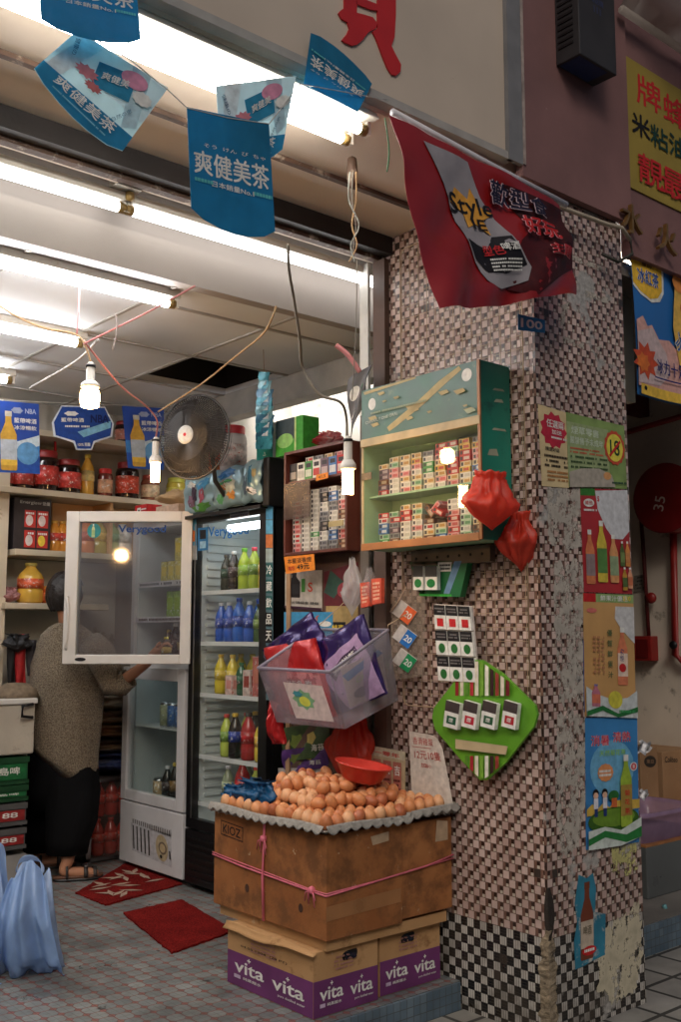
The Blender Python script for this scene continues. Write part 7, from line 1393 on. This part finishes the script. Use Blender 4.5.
kb = card_mat('brown_box', (150, 116, 84), (170, 134, 98), .62)
t, p0, p1, z_ = boxat(640, 659.5, 748, 812, 3.35, .3, kb, 'cardboard_box', 'narrow cardboard box with a dark round stamp beside the pillar', 'cardboard box', tk+.011)
a = Art(PY(644, 755, 3.349), PY(656, 755, 3.349), PY(656, 768, 3.349), PY(644, 768, 3.349), kb, thick=0, n=1); a.mb = M_(); a.ell(.5, .5, .5, .45, mc(50, 44, 40)); a.text('東亞', .5, .5, .3, mc(150, 116, 84), .6, .03); a.build('stamp', t)
t, p0, p1, z_ = boxat(662, 745, 752, 812, 3.35, .32, kb, 'cardboard_box', 'wide cardboard box lettered Colibao at the right edge', 'cardboard box', tk+.011)
a = Art(PY(664, 756, 3.349), PY(678, 756, 3.349), PY(678, 763, 3.349), PY(664, 763, 3.349), kb, thick=0, n=1); a.mb = M_(); a.text('Colibao', .5, .5, .8, K_, .9, .02); a.build('lettering', t)
b = M_(); 
t3_ = thing('table_top', (4.9, 3.8, 0), 'brown shelf board behind the cardboard boxes', 'shelf'); p0 = PY(640, 744, 3.72); b.box((p0.x-.1, 3.7, p0.z-.03), (5.58, 4.1, p0.z), wood); b.build('board', t3_)
b = M_(); b.box((p0.x-.1, 3.72, .031), (p0.x-.06, 4.08, p0.z-.031), wood); b.build('leg', t3_)
b = M_(); b.box((5.5, 3.72, .031), (5.54, 4.08, p0.z-.031), wood); b.build('leg', t3_)
cable([(664, 905), (668, 916), (676, 919), (690, 915)], 4.9, mat('cyan_hose', (110, 170, 176), .3), 'pale cyan hose lying against the grey tank', .012, 'hose')
# ================================================================ THE WOMAN
D0 = 5.82
def W3(u, v, dd=0.0): return PD(u, v, D0+dd)
def wring(u, v, hw, hd, dd=0.0, n=28, wob=0, seed=0, tilt=0):
    """one ring of a garment: centre on photo point (u, v), half width hw px, half depth hd m"""
    c = W3(u, v, dd); k = D0/FPX; out = []
    for i in range(n):
        q = 2*PI*i/n; f = 1+wob*math.sin(q*6+seed)+wob*.6*math.sin(q*11+seed*2); out.append(c+R*(hw*k*f*math.cos(q))+F*(hd*f*math.sin(q))+Vector((0, 0, tilt*math.cos(q))))
    return out
skin = mat('skin', (186, 130, 98), .5, var=.1, vs=20, spec=.35); hairm = mat('dark_hair', (28, 20, 18), .45, var=.5, vs=50, bump=.6, bs=70)
base = PZ(62, 884, 0)
t = thing('person', tuple(base), 'woman in a brown knit cardigan and black wide trousers reaching into the fridge', 'person')
# body: one skin-modifier figure
J = {}; 
def jp(name, u, v, dd, r): J[name] = (W3(u, v, dd), r)
jp('pelvis', 62, 738, .02, .09); jp('waist', 64, 705, 0.02, .08); jp('chest', 68, 668, .02, .09); jp('neckb', 69, 634, .01, .055); jp('neck', 66, 612, .0, .05); jp('head', 66, 596, .02, .072); jp('crown', 68, 580, .02, .06)
jp('shr', 96, 650, -.06, .045); jp('elr', 116, 686, -.10, .04); jp('wrr', 146, 664, -.13, .028); jp('palm', 156, 652, -.14, .03)
jp('shl', 50, 652, .08, .045); jp('ell', 56, 690, .16, .036); jp('wrl', 72, 690, .20, .026)
jp('hipr', 69, 752, -.05, .065); jp('knr', 72, 805, -.12, .05); jp('ankr', 67, 868, -.22, .036); jp('heelr', 62, 884, -.26, .034)
jp('hipl', 56, 752, .07, .065); jp('knl', 48, 805, .06, .05); jp('ankl', 40, 862, .04, .036); jp('heell', 36, 874, .03, .034)
edges = [('pelvis', 'waist'), ('waist', 'chest'), ('chest', 'neckb'), ('neckb', 'neck'), ('neck', 'head'), ('head', 'crown'), ('chest', 'shr'), ('shr', 'elr'), ('elr', 'wrr'), ('wrr', 'palm'), ('chest', 'shl'), ('shl', 'ell'), ('ell', 'wrl'), ('pelvis', 'hipr'), ('hipr', 'knr'), ('knr', 'ankr'), ('ankr', 'heelr'), ('pelvis', 'hipl'), ('hipl', 'knl'), ('knl', 'ankl'), ('ankl', 'heell')]
for s_ in 'rl':   # feet, level on the floor, pointing screen-right
    a_, r_ = J['heel'+s_]; z = .045; J['heel'+s_] = (Vector((a_.x, a_.y, z)), .033); d = (R*.93+F*.36); J['ball'+s_] = (Vector((a_.x, a_.y, .036))+d*.13, .03); J['toe'+s_] = (Vector((a_.x, a_.y, .03))+d*.195, .02); edges += [('heel'+s_, 'ball'+s_), ('ball'+s_, 'toe'+s_)]
    an, r_ = J['ank'+s_]; J['ank'+s_] = (Vector((J['heel'+s_][0].x, J['heel'+s_][0].y, .11))+d*.03, .036)
# five fingers on the reaching hand
pw = J['palm'][0]; fd = (R*.9+Vector((0, 0, .38))).normalized(); fs = (F*.6+Vector((0, 0, -.7))).normalized()
for k, (off, ln) in enumerate(((-.028, .06), (-.01, .072), (.008, .068), (.026, .055))):
    a_ = pw+fd*.04+fs*off; J['f%da' % k] = (a_, .0095); J['f%db' % k] = (a_+fd*ln*.55, .0088); J['f%dc' % k] = (a_+fd*ln*.8+Vector((0, 0, -.02)), .0075); edges += [('palm', 'f%da' % k), ('f%da' % k, 'f%db' % k), ('f%db' % k, 'f%dc' % k)]
J['tha'] = (pw+fs*-.035+fd*.005, .011); J['thb'] = (pw+fs*-.055+fd*.035, .0095); edges += [('palm', 'tha'), ('tha', 'thb')]
names = list(J); me = bpy.data.meshes.new('body'); o0 = Vector(t.location)
me.from_pydata([tuple(J[n][0]-o0) for n in names], [(names.index(a), names.index(b_)) for a, b_ in edges], []); me.materials.append(skin)
body = bpy.data.objects.new('body', me); C.objects.link(body); body.parent = t
body.modifiers.new('skin', 'SKIN').use_smooth_shade = True
for i, n in enumerate(names): me.skin_vertices[0].data[i].radius = (J[n][1], J[n][1])
me.skin_vertices[0].data[names.index('pelvis')].use_root = True
sb = body.modifiers.new('sub', 'SUBSURF'); sb.levels = 2; sb.render_levels = 2
dg = bpy.context.evaluated_depsgraph_get(); dg.update(); ev = bpy.data.meshes.new_from_object(body.evaluated_get(dg)); body.modifiers.clear(); body.data = ev
if not ev.materials: ev.materials.append(skin)
for p in ev.polygons: p.use_smooth = True
# head shape with face turned to the fridge, away from the lens
hc = W3(66, 594, .02); fwd = (R*.8+F*.6).normalized(); sid = ZZ.cross(fwd)
b = M_()
def hp(a_, e_, r=1.0): return hc+(fwd*(math.cos(e_)*math.cos(a_)*.094)+sid*(math.cos(e_)*math.sin(a_)*.076)+ZZ*(math.sin(e_)*.112))*r
def head(i, j):
    a_ = -PI+2*PI*i; e_ = -PI/2+PI*j; r = 1.0
    if abs(a_) < .22 and -.35 < e_ < .12: r += .14*(1-abs(a_)/.22)*(1-abs(e_+.15)/.27)            # nose
    if abs(abs(a_)-.38) < .2 and abs(e_-.08) < .12: r -= .04                                      # eye sockets
    if abs(a_) < .3 and abs(e_+.5) < .06: r += .03                                               # lips
    if e_ < -.55 and abs(a_) < 1.0: r += .08*(1-abs(a_))                                          # chin
    return tuple(hp(a_, e_, r))
b.surf(head, 56, 36, skin); hd_ = b.build('face', t)
for s_ in (-1, 1):
    b = M_(); e0 = hp(.38*s_, .08, 1.0); b.lathe([(.001, -.011), (.009, -.006), (.011, 0), (.009, .006), (.001, .011)], e0-fwd*.006, mc(230, 226, 220), 12); b.add([e0+fwd*.0055+sid*.005*math.cos(q)+ZZ*.005*math.sin(q) for q in [2*PI*i/10 for i in range(10)]], [tuple(range(10))], K_); b.build('eye', t)
    b = M_(); er = hp(1.5*s_, -.05, 1.0); b.surf(lambda i, j: tuple(er+fwd*(.018*math.cos(2*PI*i)*j)+ZZ*(.03*math.sin(2*PI*i)*j)+sid*s_*(.012*j*(1-.3*j))), 16, 4, skin); b.build('ear', t, solid=.004)
b = M_()
def hair(i, j):
    a_ = .75+(2*PI-1.5)*i; lo = -.85; e_ = lo+(PI/2-lo)*j; q = 1.13+.05*noise.noise(Vector((i*14, j*8, 3)))+.03*math.sin(i*70)*(1-j); return tuple(hp(a_, e_, q)+fwd*-.006)
b.surf(hair, 90, 24, hairm); b.surf(lambda i, j: tuple(hp(-.75+1.5*i, .42+(PI/2-.42)*j, 1.12+.04*noise.noise(Vector((i*9, j*5, 1))))), 30, 12, hairm); b.build('hair', t, solid=.006)
# cardigan
kn = knit_mat(); b = M_()
rows_ = [(68, 623, 12, .055, 0), (67, 627, 19, .07, 0), (68, 635, 29, .09, 0), (70, 648, 36, .11, 0), (69, 665, 39.5, .125, -.01), (68, 690, 40, .135, -.01), (66, 715, 40, .14, -.01), (64, 738, 39, .145, -.01), (63, 757, 39, .15, -.01), (66, 770, 38, .15, -.01)]
rings = []
for k, (u, v, hw, hd, dd) in enumerate(rows_): rings.append(wring(u-(1 if k > 3 else 0), v, hw*.93, hd*.95, dd, 48, .018*k/9, k*.3, -.0 if k < 6 else -.15*((k-5)/4)**1.2))
rings.append([p+Vector((0, 0, .03))-(p-sum(rings[-1], Vector())/48)*.06 for p in rings[-1]])
b.loft(rings, kn, False); b.build('cardigan', t)
b = M_()                                                    # right sleeve to the elbow, ends in a wide cuff
def limb(P, rad, m, n=20, cuff=0):
    b = M_(); rings = []
    for i, p in enumerate(P):
        d = (P[min(i+1, len(P)-1)]-P[max(i-1, 0)]).normalized(); x = d.cross(ZZ).normalized() if abs(d.z) < .98 else R; y = d.cross(x); rings.append([p+(x*math.cos(2*PI*k/n)+y*math.sin(2*PI*k/n))*rad[i]*(1+.06*math.sin(k*1.9+i*1.3)) for k in range(n)])
    b.loft(rings, m, False); return b
limb([W3(90, 644, -.04), W3(99, 652, -.07), W3(107, 668, -.09), W3(113, 684, -.1), W3(122, 684, -.1), W3(129, 678, -.11)], [.075, .082, .078, .072, .062, .055], kn).build('sleeve', t, solid=.006)
limb([W3(54, 644, .04), W3(49, 652, .07), W3(49, 672, .11), W3(56, 688, .15), W3(66, 692, .17)], [.07, .072, .068, .06, .055], kn).build('sleeve', t, solid=.006)
# trousers
tr = mat('black_cloth', (14, 14, 16), .9, var=.3, vs=6, bump=.3, bs=14, spec=.12)
def leg(pts): 
    b = M_(); rings = [wring(u, v, hw, hd, dd, 36, .03, k*.5) for k, (u, v, hw, hd, dd) in enumerate(pts)]; b.loft(rings, tr, False); b.build('trouser_leg', t, solid=.004)
leg([(66, 750, 24, .09, -.02), (70, 770, 27, .10, -.04), (72, 790, 27, .11, -.08), (72, 820, 24, .11, -.15), (68, 840, 21, .10, -.18), (67, 853, 19.5, .095, -.19)])
leg([(58, 735, 24, .09, .03), (52, 762, 25, .11, .04), (46, 795, 22, .12, .05), (43, 825, 19, .11, .05), (41, 850, 17, .1, .05)])
b = M_(); b.loft([wring(u, v, hw, hd, dd, 40, .02, v*.1) for u, v, hw, hd, dd in ((63, 722, 30, .11, 0), (63, 745, 33, .125, 0), (62, 768, 35, .135, -.01), (61, 790, 36, .14, -.02), (60, 808, 35, .13, -.03))], tr, False); b.build('trouser_seat', t, solid=.004)
# sandals
sole = mat('sandal_cork', (96, 60, 40), .7, var=.2); strapm = mat('sandal_strap', (40, 32, 30), .5)
d = (R*.93+F*.36).normalized(); s = ZZ.cross(d).normalized()
for s_ in 'rl':
    h0 = Vector((J['heel'+s_][0].x, J['heel'+s_][0].y, 0)); b = M_(); o_ = []
    for i in range(28):
        q = 2*PI*i/28; x = .085+.135*math.cos(q); w_ = (.046 if math.cos(q) > 0 else .036)*math.sin(q); o_.append(h0+d*x+s*w_)
    b.loft([[p+Vector((0, 0, .001)) for p in o_], [p+Vector((0, 0, .014)) for p in o_]], black); b.loft([[p+Vector((0, 0, .0142)) for p in o_], [p+Vector((0, 0, .028)) for p in o_]], sole); sd = b.build('sandal_sole', t)
    for x, hgt, wd in ((.12, .085, .022), (.17, .066, .02), (.02, .10, .014)):
        b = M_(); b.surf(lambda i, j: tuple(h0+d*(x+wd*(j-.5))+s*(.046*math.cos(PI*i))+Vector((0, 0, .02+(hgt-.02)*math.sin(PI*i)))), 14, 2, strapm); b.build('strap', sd, solid=.004)
    b = M_(); b.lathe([(.009, 0), (.011, .002), (.009, .004)], h0+d*.12-s*.038+Vector((0, 0, .075)), steel, 12); b.build('buckle', sd)
# the can she takes hold of
bottle(tuple(pw+fd*.06+Vector((0, 0, -.08))), (.14, .028, (60, 40, 30), (190, 160, 60), (220, 200, 60)), 'small bottle with a yellow cap held in the hand of the woman', 'held bottle')
